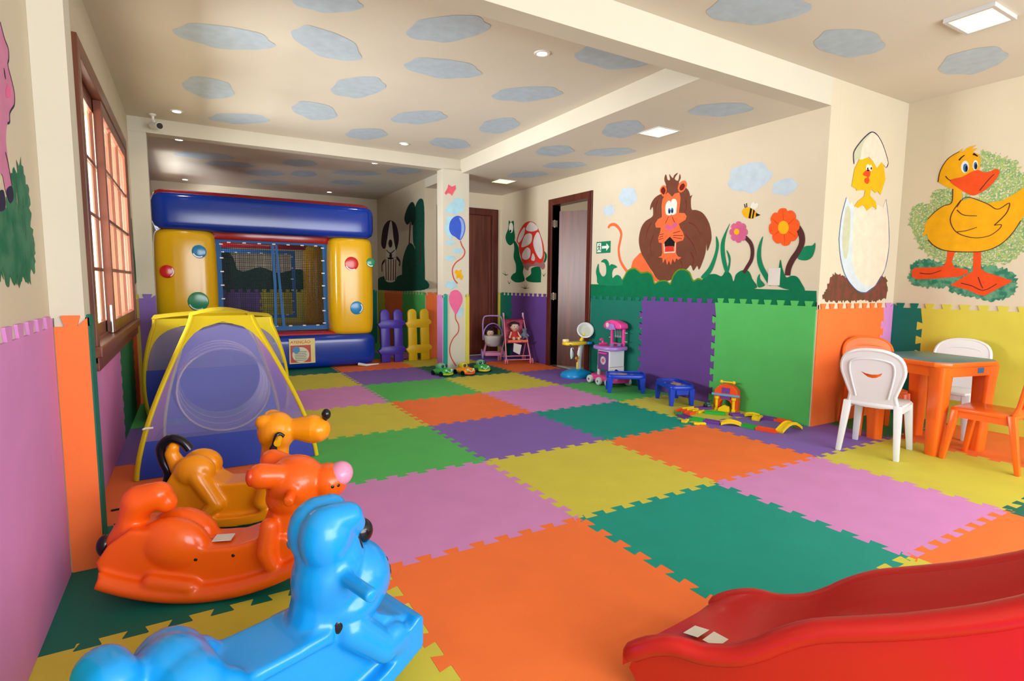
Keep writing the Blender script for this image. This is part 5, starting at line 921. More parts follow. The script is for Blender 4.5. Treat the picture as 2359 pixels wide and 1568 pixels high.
G().box(-HX + 0.2, HX - 0.2, 0.1, DY - 0.2, 0.30, 0.48).build('bounce_bed', v_red, castle, 40, 0.03)
for x0, x1, y0, y1 in ((-HX, -HX + 0.655, 0.02, 0.52), (HX - 0.60, HX, 0.02, 0.52), (-HX, -HX + 0.5, DY - 0.5, DY), (HX - 0.6, HX, DY - 0.55, DY)):
    puff((x0, y0, 0.42), (x1, y1, 1.76), 2, 3.6, 0.06).build('pillar', v_yellow, castle, 60)
puff((-HX, 0.0, 1.735), (HX, 0.44, 2.17), 0).build('top_tube', v_blue, castle, 60)
puff((-HX, 0.38, 1.74), (-HX + 0.42, DY, 2.16), 1).build('top_tube', v_blue, castle, 60)
puff((HX - 0.42, 0.38, 1.74), (HX, DY, 2.16), 1).build('top_tube', v_blue, castle, 60)
puff((-HX, DY - 0.42, 1.74), (HX, DY, 2.16), 0).build('top_tube', v_blue, castle, 60)
# red upper skin that shows along the top edge, and the red liner under the top tube
top = puff((-HX + 0.02, 0.09, 1.98), (HX - 0.03, 0.52, 2.222), 0, 3.0)
top.build('red_top_seam', v_red, castle, 60)
puff((-HX + 0.05, DY - 0.5, 1.98), (HX - 0.05, DY - 0.05, 2.20), 0, 2.6).build('red_top_seam', v_red, castle, 60)
G().box(-HX + 0.5, HX - 0.45, 0.24, 0.40, 1.66, 1.80).build('red_liner', v_red, castle, 40, 0.02)
G().box(-HX + 0.5, HX - 0.45, DY - 0.4, DY - 0.25, 1.66, 1.80).build('red_liner', v_red, castle, 40, 0.02)
# netting with webbing frames and white ties
NETF = M_sheer('black_net', (20, 22, 30), 0.20, 42.0)
NETS = M_sheer('black_net_side', (20, 22, 30), 0.45)
def net_frame(x0, x1, y, z0, z1, w, ties):
    fr_ = G().box(x0, x0 + w, y - 0.012, y + 0.012, z0, z1).box(x1 - w, x1, y - 0.012, y + 0.012, z0, z1)
    fr_.box(x0 + w, x1 - w, y - 0.012, y + 0.012, z1 - w, z1).box(x0 + w, x1 - w, y - 0.012, y + 0.012, z0, z0 + w)
    nf = fr_.build('net_frame', v_strap, castle, 0)
    tg = []
    for k in range(ties):
        u = (k + 0.5) / ties
        tg += [(x0 + w + (x1 - x0 - 2 * w) * u, z1 - w), (x0 + w, z0 + (z1 - z0) * u), (x1 - w, z0 + (z1 - z0) * u), (x0 + w + (x1 - x0 - 2 * w) * u, z0 + w)]
    for tx, tz in tg:
        G().cyl((tx - 0.02, y - 0.016, tz), (tx + 0.02, y - 0.016, tz), 0.009, n=6).build('net_tie', v_white, nf)
    G().add([(x0 + w, y, z0 + w), (x1 - w, y, z0 + w), (x1 - w, y, z1 - w), (x0 + w, y, z1 - w)], [(0, 1, 2, 3)]).build('net', NETF, castle, 0)
    return nf
net_frame(-0.64, 0.70, 0.30, 0.50, 1.69, 0.06, 7)
net_frame(-0.62, 0.56, DY - 0.28, 0.56, 1.64, 0.05, 6)
for x in (-HX + 0.24, HX - 0.24):
    G().add([(x, 0.5, 0.5), (x, DY - 0.45, 0.5), (x, DY - 0.45, 1.75), (x, 0.5, 1.75)], [(0, 1, 2, 3)]).build('net', NETS, castle, 0)
# centre webbing that ties the entrance flap
G().prism([(-0.01, 1.62), (0.03, 1.62), (0.045, 1.1), (0.035, 0.56), (0.0, 0.56), (0.01, 1.1)], lambda u, v, d: (u, 0.27 - d, v), 0, 0.006).build('webbing_strap', v_strap, castle, 0)
G().prism([(0.04, 1.62), (0.07, 1.62), (0.10, 1.1), (0.14, 0.56), (0.10, 0.56), (0.07, 1.1)], lambda u, v, d: (u, 0.27 - d, v), 0, 0.006).build('webbing_strap', v_strap, castle, 0)
# coloured spots printed on the pillars
def spot(x, z, r, mat, y=0.008, hi=1):
    s = G().ell((x, y + 0.017, z), (r, 0.010, r * 1.02), nu=28, nv=10).build('spot', mat, castle)
    c = []
    for k in range(9):
        a = math.radians((200 if hi > 0 else -60) + 100 * k / 8)
        c.append((x + 0.82 * r * math.cos(a), z + 0.82 * r * math.sin(a)))
    G().prism(ribbon(c, 0.012), lambda u, v, d: (u, y + 0.0075 - d, v), 0, 0.002).build('spot_highlight', v_white, s, 0)
spot(-0.825, 1.49, 0.078, v_sky); spot(-1.155, 1.25, 0.075, v_dot_red, 0.008, -1); spot(-0.86, 0.90, 0.115, v_green, 0.006)
spot(0.965, 1.395, 0.097, v_dot_red); spot(1.02, 0.80, 0.09, v_sky, 0.006, -1); spot(1.225, 1.42, 0.06, v_green, 0.012)
# warning placard on the base tube
sg = G().box(0.135, 0.455, -0.012, 0.0, 0.085, 0.41).build('warning_sign', M('placard_cream', (226, 206, 128), 0.4), castle, 0)
G().box(0.15, 0.40, -0.014, -0.0125, 0.10, 0.325).build('sign_panel', M('placard_red', (186, 40, 30), 0.4), sg, 0)
G().prism(circle2((0.275, 0.2), 0.105, 26, 0.10), lambda u, v, d: (u, -0.0142 - d, v), 0, 0.001).build('sign_field', M('placard_pale', (214, 208, 176), 0.4), sg, 0)
G().prism(circle2((0.22, 0.265), 0.045, 20), lambda u, v, d: (u, -0.0155 - d, v), 0, 0.001).build('sign_figure', M('placard_blue', (40, 130, 190), 0.4), sg, 0)
for k in range(6):
    G().box(0.20, 0.35 - 0.01 * (k % 2), -0.0162, -0.0156, 0.235 - k * 0.022, 0.243 - k * 0.022).build('sign_line', M('placard_ink', (120, 120, 100), 0.5), sg, 0)
lettering('sign_lettering', 'ATEN\u00c7\u00c3O', 0.052, M('placard_ink_red', (196, 60, 20), 0.5), sg, (0.275, -0.0135, 0.365), (PI / 2, 0, 0))
G().tube([(1.02, -0.02, 0.03), (1.1, -0.1, 0.02), (1.2, -0.06, 0.018), (1.3, -0.02, 0.015)], [0.02, 0.018, 0.012, 0.008], 8).build('tie_cord', v_white, castle)

# ------------------------------------------------------------------ play tents and tunnel
n_yel = M_nylon('nylon_yellow', (238, 214, 36), 0.35); n_blue = M_nylon('nylon_royal_blue', (40, 66, 180), 0.3)
n_lav = M_sheer('sheer_lavender', (156, 160, 242), 0.30); n_red = M_sheer('sheer_red', (222, 84, 110), 0.72); n_grey = M_sheer('sheer_grey', (136, 132, 170), 0.6)
n_lav2 = M_sheer('sheer_violet', (120, 112, 196), 0.5)
def tent_panel(root, B0, B1, T0, T1, sheer, band, solid, name, hole=None):
    """one side of a pop-up tent: yellow hoop corners, sheer window, solid lower band"""
    B0, B1, T0, T1 = Vector(B0), Vector(B1), Vector(T0), Vector(T1)
    nrm = (B1 - B0).cross(T0 - B0).normalized()
    def S(s, t, off=0.0):
        b = B0.lerp(B1, s).lerp(T0.lerp(T1, s), t)
        f = 0.965 + 0.115 * math.sin(PI * min(1.0, t * 1.05 + 0.02)) ** 0.8 if t < 0.93 else 0.965 + 0.115 * max(0.0, math.sin(PI * min(1.0, t * 1.05 + 0.02))) ** 0.8
        b = Vector((b.x * f, b.y * f, b.z))
        return b - nrm * (0.05 * math.sin(PI * s) * math.sin(PI * min(t * 1.1, 1)) * 0.3) + nrm * off
    def arch(t):                       # left border of the window at height t
        if t < 0.3: return 0.02
        k = (t - 0.3) / 0.64
        return 0.02 + 0.48 * (1 - max(0.0, 1 - k ** 6.0) ** (1 / 3.6)) if k < 1 else 0.5
    ts = [band + (0.94 - band) * k / 16 for k in range(17)]
    g = G(); vs = []; fs = []
    for t in ts:
        a = arch(t)
        for q in range(9):
            vs.append(S(a + (1 - 2 * a) * q / 8, t))
    for i in range(16):
        for q in range(8):
            fs.append((i * 9 + q, i * 9 + q + 1, i * 9 + q + 10, i * 9 + q + 9))
    if hole:
        # window with a round opening for the tunnel: rings from the opening out to the border
        zc, rh = hole; H = T0.z - B0.z; W0, W1 = (B1 - B0).length, (T1 - T0).length
        vs = []; fs = []; n = 48
        def st(x, z):
            t = z / H
            return 0.5 + x / (W0 + (W1 - W0) * t), t
        for j in range(n):
            a = 2 * PI * j / n
            ci = (rh * math.cos(a), zc + rh * math.sin(a))
            lo_, hi_ = 1.0, 6.0
            for _ in range(24):
                m_ = (lo_ + hi_) / 2; s_, t_ = st(rh * m_ * math.cos(a), zc + rh * m_ * math.sin(a))
                ok = band <= t_ <= 0.94 and arch(t_) <= s_ <= 1 - arch(t_)
                lo_, hi_ = (m_, hi_) if ok else (lo_, m_)
            for q in range(4):
                f_ = 1 + (lo_ - 1) * q / 3
                vs.append(S(*st(rh * f_ * math.cos(a), zc + rh * f_ * math.sin(a))))
        for j in range(n):
            for q in range(3):
                b_ = ((j + 1) % n) * 4
                fs.append((j * 4 + q, b_ + q, b_ + q + 1, j * 4 + q + 1))
    w = g.add(vs, fs).build(name, sheer, root)
    g = G()
    tt = [band + (1 - band) * k / 20 for k in range(21)]
    for sgn in (0, 1):
        vs = []; fs = []
        for t in tt:
            a = arch(min(t, 0.94)) if t < 0.94 else 0.5
            e = 0.0
            vs += [S(e if not sgn else 1 - e, t, -0.004), S(a if not sgn else 1 - a, t, -0.004)]
        for i in range(20): fs.append((2 * i, 2 * i + 1, 2 * i + 3, 2 * i + 2))
        g.add(vs, fs)
    hp = g.build('hoop_panel', n_yel, root)
    G().tube([S(0, t, -0.006) for t in [k / 14 for k in range(15)]], 0.011, 8).build('hoop_binding', n_yel, hp)
    G().tube([S(1, t, -0.006) for t in [k / 14 for k in range(15)]], 0.011, 8).build('hoop_binding', n_yel, hp)
    vs = [S(q / 8, tq, -0.002) for tq in (0.0, band * 0.5, band) for q in range(9)]
    fs = [(i * 9 + q, i * 9 + q + 1, i * 9 + q + 10, i * 9 + q + 9) for i in range(2) for q in range(8)]
    G().add(vs, fs).build('lower_band', solid, root)

def tent(loc, wx, wy, tx, ty, h, cols, label, name='play_tent', bands=(0.23, 0.1, 0.01, 0.1), holes=(None,) * 4, back=1.0):
    r = empty(name, loc, 0, label, 'tent')
    b = [(-wx, -wy, 0.004), (wx, -wy, 0.004), (wx * back, wy, 0.004), (-wx * back, wy, 0.004)]
    t = [(-tx[0], -ty[0], h), (tx[1], -ty[0], h), (tx[1], ty[1], h), (-tx[0], ty[1], h)]
    nm = ('front_mesh', 'side_mesh', 'back_mesh', 'side_mesh')
    for k in range(4):
        tent_panel(r, b[k], b[(k + 1) % 4], t[k], t[(k + 1) % 4], cols[k][0], bands[k], cols[k][1], nm[k], holes[k])
    vs = []; fs = []
    for i in range(7):
        for j in range(7):
            u, v = i / 6, j / 6
            p = Vector(t[0]).lerp(Vector(t[1]), u).lerp(Vector(t[3]).lerp(Vector(t[2]), u), v)
            vs.append((p.x, p.y, p.z + 0.035 * math.sin(PI * u) + 0.012 * math.sin(PI * v)))
    for i in range(6):
        for j in range(6): fs.append((i * 7 + j, i * 7 + j + 1, i * 7 + j + 8, i * 7 + j + 7))
    G().add(vs, fs).build('roof_panel', n_yel, r)
    G().prism([(-wx + 0.02, -wy + 0.02), (wx - 0.02, -wy + 0.02), (wx * back - 0.02, wy - 0.02), (-wx * back + 0.02, wy - 0.02)], lambda u, v, d: (u, v, d), 0.003, 0.010).build('tent_floor', n_blue, r, 0)
    return r
n_redS = M('nylon_red', (176, 30, 40), 0.5)
t1 = tent((-1.43, 2.12, 0), 0.51, 0.50, (0.19, 0.17), (0.20, 0.18), 0.925,
     ((n_lav, n_blue), (n_red, n_redS), (n_lav2, n_blue), (n_red, n_redS)), 'pop-up play tent with yellow hoops and sheer lavender front beside the rocking toys', holes=(None, None, (0.335, 0.305), None), back=0.80)
G().tube([(-0.45, -0.50, 0.30), (-0.44, -0.49, 0.302), (-0.40, -0.49, 0.302)], 0.006, 6).build('care_tag', WHITE, t1)
t2 = tent((-1.42, 3.62, 0), 0.53, 0.44, (0.48, 0.44), (0.34, 0.34), 0.83,
     ((n_grey, n_blue), (n_grey, n_blue), (n_grey, n_blue), (n_red, n_redS)), 'second pop-up play tent with yellow hoop behind the lavender tent', 'play_tent', (0.5, 0.5, 0.5, 0.5), (None,) * 4)
tun = empty('crawl_tunnel', (-1.42, 2.58, 0.012), 0, 'round pale violet crawl tunnel joining the two play tents', 'tunnel')
prof = []
L0 = 0.58
g = G(); vs = []; fs = []
for i in range(13):
    y = -0.06 + (L0 + 0.06) * i / 12
    rr = 0.305 - 0.012 * abs(math.sin(PI * i / 2.0 + PI / 2)) * (i % 2)
    for j in range(36):
        a = 2 * PI * j / 36
        vs.append((rr * math.cos(a), y, 0.322 + rr * math.sin(a)))
for i in range(12):
    for j in range(36): fs.append((i * 36 + j, i * 36 + (j + 1) % 36, (i + 1) * 36 + (j + 1) % 36, (i + 1) * 36 + j))
g.add(vs, fs).build('tunnel_skin', M_nylon('nylon_pale_violet', (206, 206, 240), 0.7), tun)
for i in (0, 4, 8, 12):
    y = -0.06 + (L0 + 0.06) * i / 12
    G().tube([(0.31 * math.cos(2 * PI * j / 36), y, 0.322 + 0.31 * math.sin(2 * PI * j / 36)) for j in range(36)], 0.007, 6, closed=True).build('hoop', M('nylon_edge_tan', (196, 176, 150), 0.5), tun)


# ------------------------------------------------------------------ rocking toys (blow-moulded plastic animals)
PLS = dict(rough=0.24, var=0.03, vscale=4.0, spec=0.5)
k_orange = M('plastic_orange', (244, 94, 14), **PLS); k_amber = M('plastic_amber', (246, 150, 14), **PLS); k_blue = M('plastic_sky_blue', (20, 146, 226), **PLS)
k_black = M('plastic_black', (18, 18, 26), 0.15); k_pink = M('plastic_pink', (232, 150, 190), **PLS); k_label = M('paper_label', (222, 220, 214), 0.6)
def rocker_base(g, pts_bottom, pts_top, hw):
    g.prism(pts_bottom + pts_top, lambda u, v, d: (u, d, v), -hw, hw)
    return g
def runner(g, xs, hw, r=0.022, h=lambda x: 0.5 * x * x, lift=0.0):
    for s in (-1, 1):
        g.tube([(x, s * (hw - r), h(x) + r + lift) for x in xs], r, 10)
    return g
def rot(axis, deg): return Matrix.Rotation(math.radians(deg), 3, axis)

# --- orange animal with a pink nose
ro = empty('rocking_animal', (-1.60, 0.20, 0), math.radians(-20), 'bright orange plastic rocking animal with pink nose tip and black tail tip', 'rocking toy', 'plastic rocking animals')
g = G()
arc = [(-0.31 + 0.66 * k / 16) for k in range(17)]
bot = [(x, 0.012 + 0.75 * (x - 0.02) ** 2) for x in arc]
rocker_base(g, bot, [(0.36, 0.15), (0.30, 0.21), (0.22, 0.215), (0.12, 0.185), (0.02, 0.185), (-0.05, 0.22), (-0.14, 0.26), (-0.22, 0.27), (-0.29, 0.22), (-0.33, 0.16)], 0.09)
# flared skirt along the runners
for s in (-1, 1):
    g.tube([(x, s * 0.115, 0.026 + 0.75 * (x - 0.02) ** 2) for x in arc], 0.026, 10)
g.prism([(x, 0.02 + 0.75 * (x - 0.02) ** 2) for x in arc] + [(x, 0.06 + 0.75 * (x - 0.02) ** 2) for x in arc[::-1]], lambda u, v, d: (u, d, v), -0.118, 0.118)
for s in (-1, 1):                                                   # haunches and folded feet
    g.ell((-0.085, s * 0.045, 0.19), (0.125, 0.066, 0.10), rot('Y', 25))
    g.capsule((-0.15, s * 0.10, 0.085), (-0.02, s * 0.105, 0.055), 0.030)
    g.capsule((0.245, s * 0.085, 0.255), (0.235, s * 0.10, 0.16), 0.032, 0.034)
    g.capsule((0.235, s * 0.10, 0.16), (0.25, s * 0.105, 0.12), 0.034, 0.028)
g.capsule((-0.245, 0, 0.20), (-0.24, 0, 0.29), 0.062, 0.048)          # thick curled tail
g.capsule((-0.24, 0, 0.29), (-0.215, 0, 0.345), 0.048, 0.06); g.capsule((-0.215, 0, 0.345), (-0.155, 0, 0.365), 0.06, 0.05); g.capsule((-0.155, 0, 0.365), (-0.128, 0, 0.335), 0.048, 0.038)
g.capsule((-0.245, 0, 0.26), (-0.30, 0, 0.20), 0.05, 0.035)
g.capsule((0.27, 0, 0.20), (0.315, 0, 0.33), 0.075, 0.07)            # chest and neck
g.ell((0.325, 0, 0.39), (0.108, 0.11, 0.10)); g.ell((0.30, 0, 0.335), (0.085, 0.095, 0.07))                      # head
g.ell((0.445, 0, 0.385), (0.072, 0.076, 0.068))                       # muzzle
g.ell((0.365, 0, 0.31), (0.07, 0.075, 0.05))
for s in (-1, 1):
    g.capsule((0.30, s * 0.05, 0.43), (0.225, s * 0.085, 0.445), 0.042, 0.048)   # tubular ears pointing back
    g.cyl((0.33, s * 0.05, 0.385), (0.335, s * 0.185, 0.38), 0.019, 0.019, 12)
ro_body = blob(g, 'body', k_orange, ro, 0.007, 5)
for s in (-1, 1):
    G().ell((0.195, s * 0.10, 0.448), (0.018, 0.032, 0.034)).build('ear_inside', M('plastic_deep_orange', (206, 58, 10), **PLS), ro)
blob(G().ell((0.49, 0, 0.411), (0.048, 0.058, 0.046), rot('Y', -45)), 'nose', k_pink, ro, 0.006, 2)
G().ell((-0.335, 0, 0.185), (0.030, 0.034, 0.042)).build('tail_tip', k_black, ro)
for y, z in ((-0.062, 0.385), (-0.034, 0.385)):
    stud('nostril_dot', ro_body, (0.7, y - 0.2, z), (-0.24, 0.2, 0), 0.0065, k_black, ro)
for x, z in ((-0.005, 0.15), (0.12, 0.155)):
    stud('screw', ro_body, (x, -0.4, z), (0, 1, 0), 0.0065, k_black, ro)
G().box(0.035, 0.10, -0.045, 0.01, 0.192, 0.1945).build('label', k_label, ro, 0)

# --- amber dog with a black tail and nose
ra = empty('rocking_animal', (-1.49, 0.80, 0), math.radians(-20), 'amber plastic rocking dog with black tail, black nose and black ears', 'rocking toy', 'plastic rocking animals')
g = G()
arc = [(-0.30 + 0.62 * k / 16) for k in range(17)]
bz = lambda x: 0.012 + 0.8 * (x - 0.02) ** 2
rocker_base(g, [(x, bz(x)) for x in arc], [(0.33, 0.16), (0.28, 0.24), (0.2, 0.25), (0.12, 0.21), (0.0, 0.205), (-0.06, 0.24), (-0.14, 0.30), (-0.2, 0.30), (-0.26, 0.2)], 0.08)
g.prism([(x, bz(x)) for x in arc] + [(x, bz(x) + 0.045) for x in arc[::-1]], lambda u, v, d: (u, d, v), -0.115, 0.115)
for s in (-1, 1):
    g.ell((-0.13, s * 0.05, 0.27), (0.09, 0.06, 0.075)); g.capsule((-0.11, s * 0.075, 0.25), (-0.03, s * 0.095, 0.12), 0.045, 0.035)
    g.capsule((-0.03, s * 0.095, 0.12), (-0.07, s * 0.10, 0.085), 0.035, 0.03)
    g.capsule((0.2, s * 0.075, 0.2), (0.17, s * 0.095, 0.12), 0.045, 0.04)
    g.cyl((0.25, s * 0.05, 0.43), (0.255, s * 0.10, 0.425), 0.02, 0.02, 12)
g.capsule((-0.20, 0, 0.24), (-0.245, 0, 0.34), 0.045, 0.03); g.capsule((-0.245, 0, 0.34), (-0.235, 0, 0.37), 0.03, 0.026)
g.capsule((0.2, 0, 0.2), (0.215, 0, 0.36), 0.07, 0.062)
g.ell((0.222, 0, 0.43), (0.088, 0.088, 0.095)); g.ell((0.20, 0.03, 0.49), (0.045, 0.035, 0.04)); g.ell((0.175, -0.035, 0.485), (0.04, 0.03, 0.034))
g.capsule((0.29, 0, 0.44), (0.385, 0, 0.435), 0.048, 0.072)
g.ell((0.41, 0, 0.43), (0.062, 0.072, 0.062))
blob(g, 'body', k_amber, ra, 0.007, 5)
G().tube(spline([(-0.165, -0.0, 0.355), (-0.195, 0, 0.395), (-0.245, 0, 0.412), (-0.288, 0, 0.375), (-0.283, 0, 0.31), (-0.262, 0, 0.25), (-0.27, 0, 0.2)], 5, False), 0.021, 12).build('tail', k_black, ra)
G().ell((0.452, 0, 0.505), (0.022, 0.022, 0.027)).cyl((0.44, 0, 0.47), (0.45, 0, 0.495), 0.012).build('nose', k_black, ra)
for s in (-1, 1):
    G().tube(spline([(0.275, s * 0.098, 0.43), (0.255, s * 0.108, 0.445), (0.24, s * 0.11, 0.41), (0.222, s * 0.112, 0.34), (0.205, s * 0.108, 0.29)], 4, False), [0.009] * 5 + [0.012] * 5 + [0.018] * 5 + [0.02, 0.018], 10).build('ear', k_black, ra)
    G().cyl((0.255, s * 0.09, 0.425), (0.263, s * 0.17, 0.417), 0.0155, n=14).build('handle', M('plastic_yellow_peg', (238, 176, 20), **PLS), ra)

# --- blue dog, nearest the viewer
rb = empty('rocking_animal', (-1.42, -0.66, 0), math.radians(18), 'sky blue plastic rocking dog with black ball nose and floppy ear', 'rocking toy', 'plastic rocking animals')
g = G()
arc = [(-0.40 + 0.725 * k / 18) for k in range(19)]
bz = lambda x: 0.010 + (0.95 if x > 0 else 0.72) * x * x
rocker_base(g, [(x, bz(x)) for x in arc], [(0.325, 0.18), (0.30, 0.195), (0.26, 0.21), (0.16, 0.27), (0.04, 0.285), (-0.05, 0.265), (-0.16, 0.262), (-0.24, 0.29), (-0.34, 0.26), (-0.40, 0.18)], 0.075)
g.prism([(x, bz(x)) for x in arc] + [(x, bz(x) + 0.05) for x in arc[::-1]], lambda u, v, d: (u, d, v), -0.12, 0.12)
g.prism([(-0.17, 0.235), (0.06, 0.24), (0.06, 0.275), (-0.02, 0.27), (-0.17, 0.268)], lambda u, v, d: (u, d, v), -0.095, 0.095)
g.ell((-0.275, 0, 0.285), (0.085, 0.10, 0.092)); g.capsule((-0.262, -0.06, 0.285), (-0.262, 0.06, 0.285), 0.078)
g.capsule((-0.33, 0, 0.27), (-0.385, 0, 0.345), 0.045, 0.05); g.capsule((-0.385, -0.02, 0.35), (-0.39, 0.02, 0.352), 0.055)
g.capsule((0.07, 0, 0.25), (0.10, 0, 0.36), 0.085, 0.085)
g.ell((0.105, 0, 0.395), (0.092, 0.092, 0.135))
g.ell((0.175, 0, 0.335), (0.10, 0.105, 0.105)); g.ell((0.14, 0, 0.295), (0.115, 0.11, 0.065)); g.ell((0.095, 0, 0.36), (0.09, 0.098, 0.12))
for s in (-1, 1):
    g.ell((0.078, s * 0.03, 0.49), (0.068, 0.064, 0.085)); g.capsule((0.09, s * 0.035, 0.53), (0.135, s * 0.04, 0.53), 0.048, 0.042)
    g.capsule((0.135, s * 0.04, 0.53), (0.155, s * 0.042, 0.508), 0.042, 0.03)
    g.cyl((0.095, s * 0.06, 0.40), (0.10, s * 0.205, 0.392), 0.019, 0.019, 12)
    g.capsule((0.12, s * 0.07, 0.24), (0.20, s * 0.098, 0.16), 0.05, 0.042); g.ell((0.235, s * 0.095, 0.16), (0.05, 0.035, 0.05))
    g.capsule((-0.20, s * 0.08, 0.25), (-0.12, s * 0.1, 0.12), 0.055, 0.04)
g.prism([(0.26, 0.085), (0.325, 0.12), (0.33, 0.20), (0.305, 0.205), (0.24, 0.15)], lambda u, v, d: (u, d, v), -0.12, 0.12)
rb_body = blob(g, 'body', k_blue, rb, 0.0075, 5)
p_, n_ = snap(rb_body, (0.198, 0, 0.9), (0, 0, -1))
G().ell((p_.x, 0, p_.z + 0.022), (0.036, 0.036, 0.036)).build('nose', k_black, rb)
for y, z in ((-0.05, 0.375), (-0.055, 0.352), (-0.06, 0.34), (0.05, 0.375), (0.055, 0.352), (0.06, 0.34)):
    stud('freckle', rb_body, (0.6, y, z), (-1, 0, 0), 0.005, k_black, rb, 0.008)
for s in (-1, 1):
    stud('mouth_mark', rb_body, (0.075, s * 0.5, 0.272), (0, -s, 0), 0.012, k_black, rb, 0.018)
    stud('eye', rb_body, (0.5, s * 0.052, 0.455), (-1, 0, 0), 0.007, k_black, rb, 0.02)

# ------------------------------------------------------------------ red slide
k_red = M('plastic_red', (200, 22, 22), 0.28, 0.03, 3.0)
sl = empty('slide', (-0.58, -1.0, 0), math.radians(-63), 'glossy red plastic wavy slide with raised side rails', 'slide')
W_S, SKEW, DROP = 0.42, 0.13, 0.042
rail = [(-0.01, 0.122), (0.05, 0.168), (0.12, 0.197), (0.19, 0.202), (0.27, 0.23), (0.33, 0.272), (0.37, 0.308), (0.44, 0.357), (0.54, 0.40), (0.65, 0.45), (0.79, 0.53), (0.95, 0.66), (1.10, 0.79), (1.25, 0.88), (1.40, 0.92)]
rail = spline([(s, z + 0.014) for s, z in rail], 3, False)
def dish(s):                                       # how deep the trough lies under the rails
    return 0.012 + 0.10 * min(1.0, max(0.0, (s + 0.01) / 0.22)) ** 0.8
rings = []
for s, z in rail:
    d = dish(s); lip = 0.026; q = min(0.05, z - 0.01)
    r = [(-lip, z - q), (-lip, z - 0.012), (-lip * 0.5, z), (0.010, z - 0.002), (0.035, z - d * 0.45), (0.075, z - d * 0.93), (W_S / 2, z - d * 1.05),
         (W_S - 0.075, z - d * 0.93), (W_S - 0.035, z - d * 0.45), (W_S - 0.010, z - 0.002), (W_S + lip * 0.5, z), (W_S + lip, z - 0.012), (W_S + lip, z - q),
         (W_S + 0.002, z - q - 0.002), (W_S - 0.03, z - max(d * 0.6, 0.02) - 0.03), (W_S - 0.075, z - d - 0.03), (W_S / 2, z - d * 1.05 - 0.03), (0.075, z - d - 0.03), (0.03, z - max(d * 0.6, 0.02) - 0.03), (-0.002, z - q - 0.002)]
    rings.append([(s + SKEW * (y / W_S), y, max(zz - DROP * y / W_S, 0.006)) for y, zz in r])
slide_body = G().loft(rings).build('chute', k_red, sl, 60)
for y, o_ in ((0.0, -0.012), (W_S, 0.012)):
    G().tube([(s + SKEW * (y / W_S), y + o_, z - 0.02 - DROP * y / W_S) for s, z in rail], [0.018] + [0.027] * (len(rail) - 1), 14).build('side_rail', k_red, sl, 60)
def trough(s, y):
    zs = min(rail, key=lambda q: abs(q[0] - (s - SKEW * y / W_S)))
    return zs[1] - dish(zs[0]) - DROP * y / W_S
for y0, y1, sh, dz in ((-0.008, 0.0, 0.0, 0.0), (W_S, W_S + 0.008, SKEW, DROP)):
    poly = [(s + sh, z - 0.04 - dz) for s, z in rail if s > -0.005] + [(1.40 + sh, 0.02), (0.10 + sh, 0.006), (0.06 + sh, 0.012), (0.02 + sh, 0.04), (-0.005 + sh, 0.075 - dz)]
    G().prism(poly, lambda u, v, d: (u, d, v), y0, y1).build('side_panel', k_red, sl, 0)
for s0 in (0.10, 0.155):
    c_ = [(s0, 0.15), (s0 + 0.042, 0.15), (s0 + 0.06, 0.215), (s0 + 0.018, 0.215)]
    G().add([(s, y, trough(s, y) + 0.010) for s, y in c_], [(0, 1, 2, 3)]).build('label', k_label, sl, 0)
lad = G()
for y in (0.0, W_S): lad.box(1.40, 1.46, y - 0.03, y + 0.03, 0.0, 1.05).box(1.82, 1.88, y - 0.03, y + 0.03, 0.0, 1.05).box(1.46, 1.82, y - 0.03, y + 0.03, 0.86, 0.92)
for z in (0.22, 0.44, 0.66): lad.box(1.835, 1.865, 0.03, W_S - 0.03, z, z + 0.04)
lad.box(1.46, 1.82, 0.03, W_S - 0.03, 0.84, 0.9)
lad.build('ladder_tower', M('plastic_blue_tower', (30, 90, 190), 0.3), sl, 30, 0.008)


